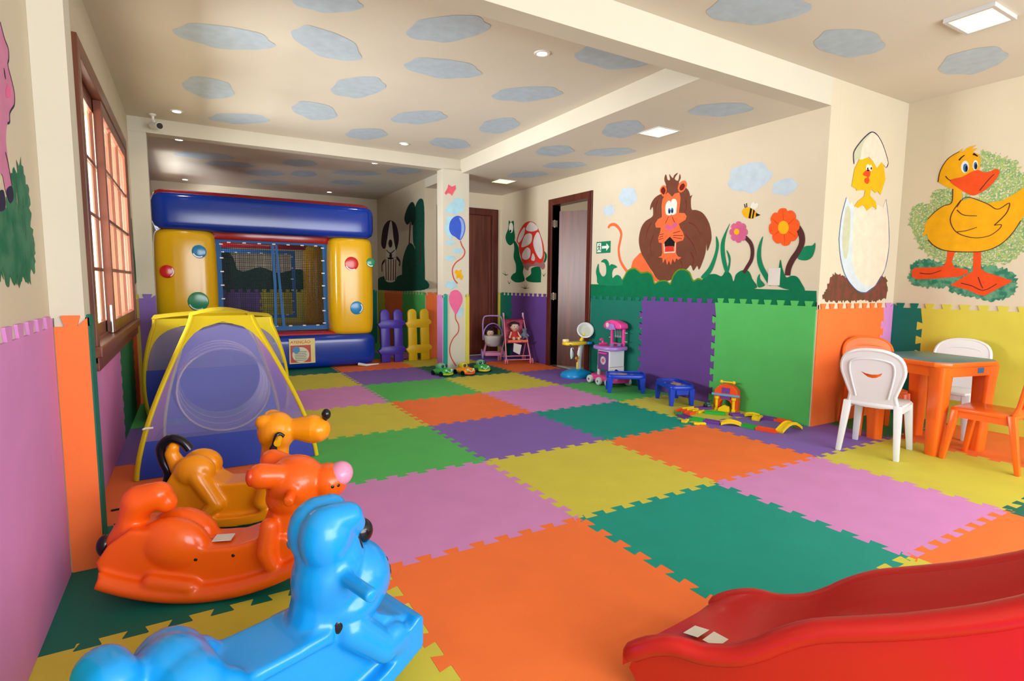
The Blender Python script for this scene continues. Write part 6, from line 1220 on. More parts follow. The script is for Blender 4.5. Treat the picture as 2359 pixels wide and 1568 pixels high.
# ------------------------------------------------------------------ children's table and chairs
f_orange = M('furniture_orange', (246, 106, 28), 0.25, 0.03, 3.0); f_white = M('furniture_white', (216, 218, 220), 0.28, 0.02, 3.0)
f_top = M('table_top_blue_green', (70, 120, 132), 0.35, 0.04, 4.0)
def taper_leg(g, top, bot, a, b, a2, b2):
    """square-section leg between two centres"""
    (x0, y0, z0), (x1, y1, z1) = top, bot
    r = []
    for x, y, z, p, q in ((x0, y0, z0, a, b), (x1, y1, z1, a2, b2)):
        r.append([(x - p, y - q, z), (x + p, y - q, z), (x + p, y + q, z), (x - p, y + q, z)])
    return g.loft(r)
def make_chair(mat, label, loc, rz):
    c = empty('kids_chair', loc, rz, label, 'chair', 'kids plastic chairs around the table')
    s = G().prism([(-0.15, -0.165), (0.15, -0.165), (0.17, -0.10), (0.175, 0.12), (0.15, 0.175), (-0.15, 0.175), (-0.175, 0.12), (-0.17, -0.10)], lambda u, v, d: (u, v, d), 0.335, 0.36)
    s.build('seat', mat, c, 40, 0.007)
    ap = G().box(-0.15, 0.15, 0.150, 0.165, 0.295, 0.337).box(-0.162, -0.15, -0.15, 0.15, 0.295, 0.337).box(0.15, 0.162, -0.15, 0.15, 0.295, 0.337)
    ap.build('apron', mat, c, 0)
    # balloon-shaped backrest, slightly reclined, with a smiling slot
    def by(v): return -0.150 - 0.11 * (v - 0.34) / 0.39
    out = spline([(-0.125, 0.345), (0.125, 0.345), (0.135, 0.42), (0.165, 0.51), (0.188, 0.60), (0.165, 0.685), (0.09, 0.728), (0.0, 0.738), (-0.09, 0.728), (-0.165, 0.685), (-0.188, 0.60), (-0.165, 0.51), (-0.135, 0.42)], 3)
    slot = [(0.062, 0.580), (0.036, 0.568), (0.0, 0.563), (-0.036, 0.568), (-0.062, 0.580), (-0.05, 0.558), (-0.025, 0.542), (0.0, 0.537), (0.025, 0.542), (0.05, 0.558)]
    # outline joined to the slot by a seam
    k = max(range(len(out)), key=lambda i: out[i][1] if abs(out[i][0]) < 0.01 else -1)
    slot = slot[::-1]; j = slot.index((0.0, 0.563))
    ring = out[k:] + out[:k + 1] + slot[j:] + slot[:j + 1]
    G().prism(ring, lambda u, v, d: (u, by(v) + d - 0.10 * (u / 0.19) ** 2 * -0.12, v), -0.009, 0.009).build('backrest', mat, c, 30)
    rim = [p for p in out]
    G().tube([(u * 0.97, by(v) + 0.012 * (u / 0.19) ** 2, 0.34 + (v - 0.34) * 0.985) for u, v in rim], 0.013, 8, closed=True).build('backrest_rim', mat, c)
    rb_ = spline([(-0.095, 0.40), (-0.12, 0.52), (-0.13, 0.60), (-0.11, 0.655), (0, 0.672), (0.11, 0.655), (0.13, 0.60), (0.12, 0.52), (0.095, 0.40)], 3, False)
    for off in (-0.010, 0.010):
        G().tube([(u, by(v) + off, v) for u, v in rb_], 0.006, 6).build('backrest_rib', mat, c)
    for sx in (-1, 1):
        taper_leg(G(), (sx * 0.148, -0.145, 0.36), (sx * 0.172, -0.205, 0.0), 0.024, 0.02, 0.016, 0.013).build('leg', mat, c, 30, 0.004)
        taper_leg(G(), (sx * 0.148, 0.145, 0.345), (sx * 0.170, 0.190, 0.0), 0.026, 0.02, 0.018, 0.012).build('leg', mat, c, 30, 0.004)
    return c
make_chair(f_white, 'white plastic kids chair with its smiling backrest toward the viewer', (2.54, -0.10, 0), math.radians(-77))
make_chair(f_white, 'white plastic kids chair behind the table against the yellow mat', (3.55, -0.13, 0), math.radians(95))
make_chair(f_orange, 'orange plastic kids chair standing by the orange wall mat', (3.085, 0.182, 0), math.radians(136))
make_chair(f_orange, 'orange plastic kids chair at the picture edge, seen from its side', (2.91, -0.62, 0), 0.0)

tb = empty('kids_table', (3.03, -0.195, 0), math.radians(-12), 'square orange plastic kids table with blue-green top', 'table')
hw, ch = 0.30, 0.07
octo = [(-hw + ch, -hw), (hw - ch, -hw), (hw, -hw + ch), (hw, hw - ch), (hw - ch, hw), (-hw + ch, hw), (-hw, hw - ch), (-hw, -hw + ch)]
G().prism(octo, lambda u, v, d: (u, v, d), 0.615, 0.648).build('table_frame', f_orange, tb, 30, 0.008)
G().prism([(u * 0.965, v * 0.965) for u, v in octo], lambda u, v, d: (u, v, d), 0.645, 0.6505).build('table_top', f_top, tb, 30, 0.002)
for sx in (-1, 1):
    G().box(-0.2, 0.2, sx * 0.27 - 0.012, sx * 0.27 + 0.012, 0.55, 0.617).build('apron', f_orange, tb, 0)
    G().box(sx * 0.27 - 0.012, sx * 0.27 + 0.012, -0.2, 0.2, 0.55, 0.617).build('apron', f_orange, tb, 0)
    for sy in (-1, 1):
        rings = []
        for z, r, o in ((0.617, 0.062, 0.226), (0.5, 0.056, 0.224), (0.0, 0.042, 0.216)):
            rings.append([(sx * o + u, sy * o + v, z) for u, v in superring(0, 0, r, r, 20, 4.0)])
        lg = G().loft(rings).build('leg', f_orange, tb, 40)
G().box(0.05, 0.11, -0.2835, -0.2822, 0.57, 0.605).build('maker_label', M('label_blue', (60, 110, 180), 0.5), tb, 0)

# ------------------------------------------------------------------ low blue tray tables
t_blue = M('tray_blue', (14, 60, 190), 0.28, 0.03)
t_print = M('printed_picture_tan', (196, 150, 96), 0.5, 0.2, 30.0); t_print2 = M('printed_picture_grey', (150, 150, 180), 0.5, 0.2, 30.0)
def tray_table(loc, rz, label):
    t = empty('tray_table', loc, rz, label, 'small table', 'low blue tray tables')
    top = G().prism(superring(0, 0, 0.19, 0.12, 36, 5.0), lambda u, v, d: (u, v, d), 0.142, 0.172)
    top.build('tray', t_blue, t, 30, 0.004)
    G().tube([(u, v, 0.176) for u, v in superring(0, 0, 0.184, 0.114, 36, 5.0)], 0.007, 6, closed=True).build('tray_rim', t_blue, t)
    G().prism(circle2((-0.03, 0.0), 0.05, 20, 0.045), lambda u, v, d: (u, v, d), 0.1722, 0.1735).build('picture', t_print, t, 0)
    G().box(-0.125, -0.085, -0.05, 0.03, 0.1722, 0.1732).build('picture', t_print2, t, 0)
    G().prism(circle2((0.06, -0.02), 0.014, 12), lambda u, v, d: (u, v, d), 0.1722, 0.1735).build('picture', t_print2, t, 0)
    G().box(-0.02, 0.16, 0.085, 0.105, 0.173, 0.186).build('pencil_ledge', t_blue, t, 0, 0.004)
    G().prism([(-0.10, 0.155), (0.10, 0.155), (0.085, 0.10), (-0.085, 0.10)], lambda u, v, d: (-0.175 - d, u * 0.6, v), 0, 0.008).build('end_panel', t_blue, t, 0)
    for sx in (-1, 1):
        for sy in (-1, 1):
            taper_leg(G(), (sx * 0.152, sy * 0.086, 0.150), (sx * 0.162, sy * 0.092, 0.0), 0.028, 0.025, 0.016, 0.014).build('leg', t_blue, t, 0, 0.003)
    t.scale = (1.1, 1.1, 1.1)
    return t
tray_table((2.41, 2.36, 0), math.radians(-34), 'low blue tray table beside the toy kitchen')
tray_table((2.475, 1.72, 0), math.radians(66), 'low blue tray table with its short end forward, near the toy barn')

# ------------------------------------------------------------------ toy barn and road track
b_red = M('toy_orange_red', (236, 76, 26), 0.3); b_yel = M('toy_yellow', (236, 200, 20), 0.3); b_pur = M('toy_purple', (112, 62, 150), 0.3); b_gre = M('toy_green', (40, 168, 60), 0.3); b_sky = M('toy_sky', (96, 160, 205), 0.3)
bn = empty('toy_barn', (2.645, 1.235, 0), math.radians(-68), 'orange toy barn with yellow columns and sky blue eave', 'toy')
body = spline([(-0.105, 0.0), (0.105, 0.0), (0.108, 0.15), (0.10, 0.19), (0.06, 0.235), (0.0, 0.25), (-0.06, 0.235), (-0.10, 0.19), (-0.108, 0.15)], 1)
G().prism([(-0.105, 0.0), (-0.052, 0.0), (-0.052, 0.07), (-0.03, 0.098), (0.0, 0.106), (0.03, 0.098), (0.052, 0.07), (0.052, 0.0), (0.105, 0.0), (0.108, 0.15), (0.10, 0.19), (0.06, 0.235), (0.0, 0.25), (-0.06, 0.235), (-0.10, 0.19), (-0.108, 0.15)], lambda u, v, d: (u, d, v), -0.045, 0.045).build('barn_shell', b_red, bn, 0, 0.004)
G().box(-0.125, 0.125, -0.058, -0.045, 0.138, 0.158).build('eave', b_sky, bn, 0, 0.004)
G().box(-0.035, 0.035, -0.05, -0.044, 0.165, 0.215).build('hayloft', b_pur, bn, 0)
G().box(-0.045, 0.045, -0.05, -0.044, 0.108, 0.138).build('door_head', b_pur, bn, 0)
for s in (-1, 1):
    G().lathe([(0.020, 0.0), (0.020, 0.018), (0.013, 0.024), (0.013, 0.10), (0.020, 0.108), (0.020, 0.13)], (s * 0.076, -0.055, 0.002), 14).build('column', b_yel, bn)
G().tube([(-0.05, 0, 0.262), (0.05, 0, 0.262)], 0.008, 8).ell((-0.055, 0, 0.262), (0.016, 0.012, 0.016)).ell((0.055, 0, 0.262), (0.016, 0.012, 0.016)).build('ridge_bone', b_yel, bn)
G().prism([(-0.05, 0.002), (0.05, 0.002), (0.045, 0.05), (0.0, 0.062), (-0.045, 0.03)], lambda u, v, d: (u, -0.05 - d, v), 0.012, 0.05).build('ramp', b_yel, bn, 0, 0.003)

trk = empty('toy_road_track', (2.36, 0.95, 0), 0, 'loop of coloured toy road track pieces laid on the floor by the green wall mat', 'toy')
def track_piece(x0, y0, x1, y1, mat, w=0.055, h=0.014, arch=0.0, nm='track_piece'):
    n = 6; L = math.hypot(x1 - x0, y1 - y0); ux, uy = (x1 - x0) / L, (y1 - y0) / L
    g = G()
    for off, ww, hh in ((0, w, h), (-w / 2, 0.008, h + 0.010), (w / 2, 0.008, h + 0.010)):
        rings = []
        for k in range(n + 1):
            t = k / n; z = arch * math.sin(PI * t)
            cx, cy = x0 + (x1 - x0) * t - uy * off - 2.36, y0 + (y1 - y0) * t + ux * off - 0.95
            rings.append([(cx - uy * ww / 2, cy + ux * ww / 2, z + 0.001), (cx + uy * ww / 2, cy - ux * ww / 2, z + 0.001), (cx + uy * ww / 2, cy - ux * ww / 2, z + hh), (cx - uy * ww / 2, cy + ux * ww / 2, z + hh)])
        g.loft(rings)
    return g.build(nm, mat, trk, 0)
for x0, y0, x1, y1, m_, ar in ((2.55, 1.34, 2.40, 1.38, b_pur, 0), (2.40, 1.38, 2.27, 1.40, b_yel, 0), (2.27, 1.40, 2.14, 1.36, b_red, 0), (2.14, 1.36, 2.07, 1.27, b_gre, 0),
        (2.07, 1.27, 2.05, 1.14, b_pur, 0), (2.05, 1.14, 2.10, 1.03, b_gre, 0), (2.10, 1.03, 2.15, 0.90, b_pur, 0), (2.15, 0.90, 2.26, 0.78, b_yel, 0.02), (2.26, 0.78, 2.28, 0.66, b_gre, 0),
        (2.28, 0.66, 2.33, 0.51, b_red, 0), (2.34, 0.50, 2.60, 0.50, b_yel, 0.055), (2.61, 0.52, 2.68, 0.62, b_gre, 0), (2.69, 0.63, 2.68, 0.76, b_red, 0), (2.68, 0.77, 2.64, 0.87, b_pur, 0),
        (2.63, 0.88, 2.52, 0.84, b_yel, 0.02), (2.60, 1.00, 2.66, 0.90, b_yel, 0.01), (2.48, 1.06, 2.58, 1.02, b_pur, 0), (2.36, 1.24, 2.46, 1.10, b_gre, 0), (2.28, 1.28, 2.38, 1.30, b_yel, 0), (2.16, 1.27, 2.26, 1.29, b_red, 0)):
    track_piece(x0, y0, x1, y1, m_, arch=ar)
def loose(name, label, x, y, rz, mat):
    o = G().prism([(-0.05, -0.02), (-0.01, -0.025), (0.0, -0.01), (0.05, -0.015), (0.045, 0.015), (0.0, 0.012), (-0.012, 0.028), (-0.05, 0.02)], lambda u, v, d: (u, v, d), 0.0015, 0.02).build(name, mat, None, 0, 0.003)
    o.location = (x, y, 0); o.rotation_euler = (0, 0, rz)
    return tag(o, label, 'toy piece', 'loose toy track pieces')
loose('track_connector', 'loose yellow track connector lying nearest the teal floor mat', 1.955, 1.10, 0.4, b_yel)
loose('track_connector', 'loose yellow track connector lying on the orange floor mat', 1.99, 0.98, -0.6, b_yel)
mini = empty('toy_car', (2.50, 1.33, 0.0265), 1.2, 'tiny dark green toy car on the road track before the barn', 'toy car')
G().box(-0.04, 0.04, -0.02, 0.02, 0.006, 0.026).box(-0.02, 0.025, -0.017, 0.017, 0.026, 0.042).build('car_body', M('toy_dark_green', (50, 90, 80), 0.3), mini, 30, 0.004)
for sx in (-0.025, 0.025):
    for sy in (-0.021, 0.021): G().cyl((sx, sy - 0.004, 0.009), (sx, sy + 0.004, 0.009), 0.009, n=10).build('wheel', k_black, mini)

# ------------------------------------------------------------------ toy kitchen on a pink wheeled base
q_pink = M('toy_hot_pink', (226, 66, 150), 0.3); q_lil = M('toy_lilac', (160, 118, 200), 0.3); q_plum = M('toy_plum', (98, 62, 128), 0.3); q_dark = M('toy_magenta', (186, 40, 120), 0.3)
kt = empty('toy_kitchen', (2.565, 2.80, 0), 0, 'pink, lilac and white toy kitchen on a wheeled base', 'toy kitchen')
G().prism(superring(0.0, -0.02, 0.155, 0.235, 32, 4.0), lambda u, v, d: (u, v, d), 0.045, 0.105).build('wheeled_base', q_pink, kt, 30, 0.008)
for x, y in ((-0.135, 0.16), (-0.15, -0.02), (-0.14, -0.17), (0.12, -0.21)):
    w = G().lathe([(0.012, -0.022), (0.040, -0.022), (0.046, -0.014), (0.046, 0.010), (0.038, 0.016), (0.012, 0.016)], (x - 0.02, y, 0.047), 20, 'X').build('wheel', f_white, kt)
    G().lathe([(0.001, -0.026), (0.012, -0.026), (0.012, -0.018), (0.001, -0.018)], (x - 0.02, y, 0.047), 12, 'X').build('hub', METAL, w)
G().box(-0.10, 0.12, -0.11, 0.10, 0.20, 0.40).build('oven_body', f_white, kt, 0, 0.006)
G().prism([(-0.10, 0.10), (-0.055, 0.10), (-0.05, 0.15), (0.0, 0.185), (0.05, 0.16), (0.075, 0.10), (0.12, 0.10), (0.12, 0.21), (-0.10, 0.21)], lambda u, v, d: (u, d, v), -0.11, -0.095).build('side_arch', f_white, kt, 0)
G().box(-0.10, -0.08, 0.07, 0.10, 0.10, 0.21).box(0.10, 0.12, 0.07, 0.10, 0.10, 0.21).build('rear_post', f_white, kt, 0)
dr = G().box(-0.108, -0.099, -0.095, 0.085, 0.17, 0.385).build('oven_door', q_plum, kt, 0, 0.003)
G().tube([(-0.118, -0.07, 0.365), (-0.118, 0.06, 0.365)], 0.011, 10).build('door_handle', q_pink, dr)
G().prism(circle2((-0.01, 0.28), 0.048, 20), lambda u, v, d: (-0.109 - d, u, v), 0, 0.002).build('door_picture', M('door_print', (188, 178, 196), 0.5, 0.3, 40.0), dr, 0)
G().prism(circle2((-0.01, 0.28), 0.022, 14), lambda u, v, d: (-0.1112 - d, u, v), 0, 0.001).build('door_picture', M('door_print_warm', (196, 96, 90), 0.5, 0.2, 40.0), dr, 0)
G().prism(superring(0.0, 0.0, 0.165, 0.20, 36, 2.6), lambda u, v, d: (u, v, d), 0.405, 0.445).build('counter', q_lil, kt, 30, 0.012)
G().prism(superring(0.0, 0.03, 0.12, 0.12, 30, 2.6), lambda u, v, d: (u, v, d), 0.445, 0.449).build('hob', q_dark, kt, 30)
for x, y in ((-0.03, -0.06), (0.045, -0.10)): G().lathe([(0.024, 0.449), (0.028, 0.475), (0.026, 0.475), (0.02, 0.452)], (x, y, 0), 16).build('pan', M('toy_grey_violet', (120, 110, 150), 0.3), kt)
G().tube(spline([(0.0, 0.14, 0.447), (0.0, 0.14, 0.50), (-0.02, 0.13, 0.515), (-0.05, 0.12, 0.505)], 3, False), 0.011, 8).box(-0.05, 0.05, 0.12, 0.14, 0.447, 0.47).build('tap', q_pink, kt)
for y in (-0.125, 0.075):
    G().box(0.085, 0.115, y, y + 0.028, 0.445, 0.66).build('upright', q_pink, kt, 0, 0.004)
G().box(0.09, 0.11, -0.10, 0.075, 0.46, 0.475).build('crossbar', q_pink, kt, 0)
hood = [(-0.16, 0.645), (0.13, 0.645), (0.145, 0.665), (0.13, 0.705), (0.05, 0.735), (-0.04, 0.745), (-0.12, 0.725), (-0.165, 0.68)]
G().prism(hood, lambda u, v, d: (0.06 + d, -u - 0.02, v), -0.05, 0.06).build('hood', q_pink, kt, 30, 0.008)
G().prism([(-0.10, 0.635), (0.06, 0.635), (0.03, 0.70), (-0.06, 0.705)], lambda u, v, d: (0.006 - d, -u - 0.02, v), 0, 0.02).build('hood_front', q_lil, kt, 30, 0.004)
G().prism(circle2((-0.06, 0.685), 0.028, 16), lambda u, v, d: (-0.016 - d, -u - 0.02, v), 0, 0.003).build('hood_badge', M('badge_peach', (222, 180, 190), 0.4), kt)
for k, y in enumerate((-0.06, -0.03, 0.0, 0.03)):
    G().tube([(0.10, y, 0.645), (0.10, y, 0.56)], 0.004, 6).ell((0.10, y, 0.55), (0.004, 0.011, 0.016), nu=10, nv=6).build('hanging_utensil', M('utensil_grey', (150, 150, 165), 0.3), kt)
for y, z in ((-0.15, 0.60), (-0.15, 0.50), (0.12, 0.62), (0.12, 0.53)):
    G().tube([(0.1, y - 0.02, z), (0.1, y + 0.02, z)], 0.004, 6).build('hook', f_white, kt)

# ------------------------------------------------------------------ toy doctor stand
s_blue = M('toy_cyan_blue', (16, 150, 222), 0.28); 
ds = empty('toy_doctor_stand', (2.53, 3.38, 0), 0, 'toy doctor stand with cyan foot, white post, yellow tray and round lamp', 'toy')
G().loft([[(u, v, z) for u, v in superring(-0.02, -0.02, rx, ry, 32, 2.6)] for z, rx, ry in ((0.002, 0.20, 0.155), (0.03, 0.205, 0.16), (0.06, 0.185, 0.14), (0.085, 0.13, 0.10), (0.10, 0.07, 0.06))]).build('foot', s_blue, ds, 60)
post = spline([(0.02, -0.01, 0.09), (0.03, 0.0, 0.2), (0.045, 0.0, 0.32), (0.07, 0.0, 0.43)], 4, False)
G().tube(post, 0.036, 12, squash=0.7).build('post', f_white, ds)
G().tube([(p[0] - 0.028, p[1] - 0.01, p[2]) for p in post[:7]], 0.014, 8).build('post_stripe', b_yel, ds)
G().ell((-0.02, -0.02, 0.235), (0.022, 0.02, 0.02)).build('clamp_knob', b_yel, ds)
G().prism(superring(-0.045, 0.0, 0.165, 0.085, 32, 3.0), lambda u, v, d: (u, v, d), 0.405, 0.44).build('tray', b_yel, ds, 30, 0.006)
G().prism(superring(-0.01, 0.0, 0.07, 0.05, 24, 3.0), lambda u, v, d: (u, v, d), 0.44, 0.443).build('tray_inset', M('tray_grey', (150, 170, 160), 0.4), ds, 0)
G().prism(superring(0.14, -0.03, 0.05, 0.05, 24, 3.0), lambda u, v, d: (u, v, d), 0.405, 0.435).build('tray_end', s_blue, ds, 30, 0.006)
G().tube([(0.05, 0, 0.44), (0.085, 0, 0.50), (0.11, 0, 0.53)], [0.022, 0.02, 0.016], 10).build('lamp_neck', b_yel, ds)
R_ = Matrix.Translation((0.115, -0.005, 0.575)) @ Matrix.Scale(1.2, 4) @ Matrix.Rotation(math.radians(-35), 4, 'Z') @ Matrix.Rotation(math.radians(62), 4, 'X')
G().lathe([(0.055, -0.02), (0.085, -0.005), (0.088, 0.012), (0.078, 0.016), (0.06, 0.0)], (0, 0, 0), 28, ring=True).move(R_).build('lamp_ring', f_white, ds)
G().lathe([(0.002, -0.03), (0.058, -0.018), (0.06, -0.01), (0.002, -0.014)], (0, 0, 0), 24).move(R_).build('lamp_lens', M('lens_pale', (196, 200, 188), 0.2), ds)
# toy instruments: things that stand on or hang from the tray
o = tag(G().prism(superring(0, 0, 0.042, 0.028, 24, 2.6), lambda u, v, d: (u, v, d), 0.0, 0.036).build('toy_box', M('toy_cream', (236, 214, 176), 0.4), None, 30, 0.010), 'small cream toy box on the yellow tray', 'toy')
o.location = (2.36, 3.395, 0.4405)
bag = empty('toy_bag', (2.375, 3.285, 0.24), 0.5, 'small white hanging toy bag with dark green cord', 'toy')
G().prism([(-0.03, 0.0), (0.03, 0.0), (0.034, 0.03), (0.028, 0.14), (-0.028, 0.14), (-0.034, 0.03)], lambda u, v, d: (u, d, v), -0.012, 0.012).build('pouch', f_white, bag, 30, 0.006)
G().tube(spline([(-0.02, -0.016, 0.13), (0.02, -0.016, 0.09), (0.025, -0.016, 0.04), (-0.005, -0.016, 0.01), (-0.05, -0.012, 0.0), (-0.07, -0.008, 0.05), (-0.06, -0.004, 0.12), (-0.03, 0.0, 0.17), (-0.01, 0.02, 0.178)], 3, False), 0.005, 6).build('cord', M('cord_dark_green', (40, 70, 54), 0.5), bag)
st = tag(G().tube(spline([(0.0, 0, 0.18), (0.015, 0, 0.14), (-0.012, 0, 0.09), (0.01, 0, 0.05), (0.0, 0, 0.0)], 4, False), 0.007, 8).ell((0.0, 0, -0.008), (0.016, 0.008, 0.016)).build('toy_stethoscope', M('toy_dark_red', (150, 40, 30), 0.4), None), 'dark red toy stethoscope hanging under the yellow tray', 'toy')
st.location = (2.47, 3.31, 0.216)

# ------------------------------------------------------------------ doll prams and dolls
l_metal = M('pram_lilac', (170, 140, 200), 0.35); l_pink = M('pram_pink', (224, 140, 176), 0.35); l_fab = M('pram_plum_fabric', (110, 60, 110), 0.7); l_grey = M('pram_grey_basket', (196, 190, 188), 0.5)
p1 = empty('doll_pram', (2.40, 5.36, 0), math.radians(-25), 'lilac doll pram with grey basket in front of the closed door', 'doll pram')
G().tube(spline([(-0.15, 0.0, 0.28), (-0.155, 0.08, 0.5), (-0.14, 0.12, 0.61), (-0.09, 0.13, 0.645), (0.09, 0.13, 0.645), (0.14, 0.12, 0.61), (0.155, 0.08, 0.5), (0.15, 0.0, 0.28)], 4, False), 0.011, 8).build('push_handle', l_metal, p1)
G().loft([[(u, v - 0.02, z) for u, v in superring(0, 0, rx, ry, 28, 3.0)] for z, rx, ry in ((0.19, 0.085, 0.09), (0.24, 0.125, 0.13), (0.345, 0.145, 0.15), (0.355, 0.142, 0.148))]).build('basket', l_grey, p1, 50)
hv = []; hf = []
for i in range(7):
    a = math.radians(15 + 80 * i / 6)
    for j in range(13):
        b = PI * j / 12
        hv.append((0.14 * math.cos(b), 0.04 + 0.14 * math.cos(a) * 0.9 * math.sin(b) ** 0.3, 0.35 + 0.18 * math.sin(b) * (0.55 + 0.45 * math.sin(a))))
for i in range(6):
    for j in range(12): hf.append((i * 13 + j, i * 13 + j + 1, (i + 1) * 13 + j + 1, (i + 1) * 13 + j))
G().add(hv, hf).build('hood', l_fab, p1)
G().tube([(0.145 * math.cos(PI * j / 14), 0.03, 0.35 + 0.185 * math.sin(PI * j / 14)) for j in range(15)], 0.009, 8).build('hood_hoop', l_metal, p1)
for sx in (-1, 1):
    G().tube([(sx * 0.10, 0.06, 0.26), (sx * 0.145, -0.14, 0.065)], 0.014, 8).build('leg_strut', l_pink, p1)
    G().tube([(sx * 0.10, -0.08, 0.24), (sx * 0.145, 0.14, 0.065)], 0.014, 8).build('leg_strut', l_pink, p1)
    for y in (-0.14, 0.14):
        G().lathe([(0.012, -0.014), (0.055, -0.014), (0.062, -0.006), (0.062, 0.006), (0.055, 0.014), (0.012, 0.014)], (sx * 0.165, y, 0.063), 20, 'X').build('wheel', l_metal, p1)
G().box(-0.13, 0.13, -0.15, -0.13, 0.05, 0.10).box(-0.13, 0.13, 0.13, 0.15, 0.05, 0.09).build('axle_board', l_pink, p1, 0, 0.006)

skin = M('doll_skin', (232, 190, 160), 0.45); hair = M('doll_black_hair', (24, 20, 30), 0.5); d_red = M('doll_red_dress', (196, 30, 36), 0.6)
def doll(loc, rz, label, dress, sc=1.0):
    d = empty('doll', loc, rz, label, 'doll', 'dolls in the prams')
    g = G()
    g.ell((0, 0, 0.185), (0.062, 0.056, 0.058)); g.capsule((0, 0.005, 0.12), (0, 0, 0.14), 0.022)
    g.ell((0, 0.01, 0.075), (0.05, 0.04, 0.06))
    for s in (-1, 1):
        g.capsule((s * 0.045, 0.005, 0.105), (s * 0.075, -0.03, 0.05), 0.015, 0.013); g.ell((s * 0.078, -0.036, 0.044), 0.017)
        g.capsule((s * 0.025, 0.0, 0.035), (s * 0.035, -0.09, 0.022), 0.022, 0.018); g.ell((s * 0.036, -0.1, 0.03), (0.018, 0.02, 0.026))
    g.ell((0, -0.055, 0.178), (0.009, 0.01, 0.008))
    b = blob(g, 'doll_body', skin, d, 0.006, 3)
    h = G().ell((0, 0.018, 0.205), (0.068, 0.056, 0.052)).ell((-0.05, 0.0, 0.215), (0.026, 0.03, 0.03)).ell((0.05, 0.0, 0.215), (0.026, 0.03, 0.03)).ell((0, -0.02, 0.238), (0.04, 0.03, 0.018))
    blob(h, 'doll_hair', hair, d, 0.006, 2)
    dr_ = G().loft([[(u, v + 0.008, z) for u, v in superring(0, 0, rx, ry, 20, 2.2)] for z, rx, ry in ((0.02, 0.075, 0.06), (0.05, 0.064, 0.052), (0.09, 0.055, 0.045), (0.125, 0.035, 0.03))])
    dr_.build('doll_dress', dress, d, 60)
    for s in (-1, 1):
        e = G().ell((s * 0.021, -0.05, 0.195), (0.014, 0.009, 0.019), nu=12, nv=8).build('doll_eye', f_white, d)
        G().ell((s * 0.018, -0.0585, 0.193), (0.005, 0.003, 0.008), nu=8, nv=6).build('pupil', k_black, e)
    G().tube([(-0.015, -0.054, 0.162), (0, -0.057, 0.158), (0.015, -0.054, 0.162)], 0.0025, 6).build('doll_mouth', d_red, d)
    d.scale = (sc, sc, sc)
    return d
doll((2.345, 5.345, 0.225), math.radians(-25), 'black-haired doll lying in the lilac pram', M('doll_pale_dress', (214, 190, 180), 0.6), 0.92)

p2 = empty('doll_stroller', (2.465, 4.80, 0), math.radians(-14), 'pink folding doll stroller with umbrella handles and a hanging paper tag', 'doll stroller')
k_sp = M('stroller_pink', (238, 150, 170), 0.3)
for sx in (-1, 1):
    G().tube([(sx * 0.185, -0.20, 0.045), (sx * 0.165, -0.06, 0.35), (sx * 0.15, 0.10, 0.68)], 0.010, 8).build('side_rail', k_sp, p2)
    G().tube([(sx * 0.15, 0.10, 0.66), (sx * 0.15, 0.115, 0.72)], 0.014, 8).build('handle_grip', M('grip_pale', (226, 190, 206), 0.4), p2)
    G().tube([(sx * 0.165, -0.03, 0.36), (sx * 0.175, 0.17, 0.045)], 0.009, 8).build('rear_leg', k_sp, p2)
    for y in (-0.2, 0.17):
        for o_ in (-0.014, 0.014):
            G().lathe([(0.008, -0.006), (0.036, -0.006), (0.042, 0.0), (0.036, 0.006), (0.008, 0.006)], (sx * 0.19 + o_, y, 0.043), 18, 'X').build('wheel', k_sp, p2)
G().tube([(-0.18, -0.2, 0.12), (0.18, -0.2, 0.12)], 0.006, 6).build('crossbar', k_sp, p2)
G().tube([(-0.18, 0.17, 0.07), (0.18, 0.17, 0.07)], 0.006, 6).build('crossbar', k_sp, p2)
G().tube([(-0.18, -0.19, 0.065), (0.18, -0.19, 0.065)], 0.006, 6).build('crossbar', k_sp, p2)
fabv = spline([(-0.14, 0.32), (0.02, 0.28), (0.07, 0.33), (0.10, 0.55), (0.06, 0.62), (-0.02, 0.64)], 4, False)
G().loft([[(x, y, z) for y, z in fabv] for x in (-0.145, -0.05, 0.05, 0.145)], closed_ring=False).build('seat_sling', M('stroller_pattern', (206, 84, 118), 0.7, 0.3, 30.0), p2)
G().tube([(-0.15, -0.15, 0.325), (0.15, -0.15, 0.325)], 0.02, 8).build('seat_front', M('stroller_coral', (240, 120, 90), 0.6, 0.2, 30.0), p2)
G().add([(-0.06, -0.14, 0.30), (0.06, -0.14, 0.27), (0.03, -0.15, 0.13), (-0.07, -0.15, 0.18)], [(0, 1, 2, 3)]).build('paper_tag', k_label, p2, 0)
doll((2.44, 4.775, 0.332), math.radians(-14), 'black-haired doll in a red dress sitting in the pink stroller', d_red, 1.05)
td = tag(blob(G().ell((0, 0, 0.05), (0.04, 0.035, 0.05)).ell((0, 0, 0.115), (0.032, 0.03, 0.03)).ell((-0.025, 0, 0.14), 0.012).ell((0.025, 0, 0.14), 0.012).capsule((-0.035, -0.01, 0.07), (-0.055, -0.03, 0.04), 0.012).capsule((0.035, -0.01, 0.07), (0.055, -0.03, 0.04), 0.012).capsule((-0.02, -0.02, 0.015), (-0.03, -0.06, 0.012), 0.014).capsule((0.02, -0.02, 0.015), (0.03, -0.06, 0.012), 0.014), 'soft_toy', M('plush_grey_blue', (110, 120, 140), 0.9), None, 0.006, 3), 'small grey-blue soft toy beside the doll in the stroller', 'soft toy')
td.location = (2.585, 4.735, 0.352); td.rotation_euler = (0, 0, -0.3)

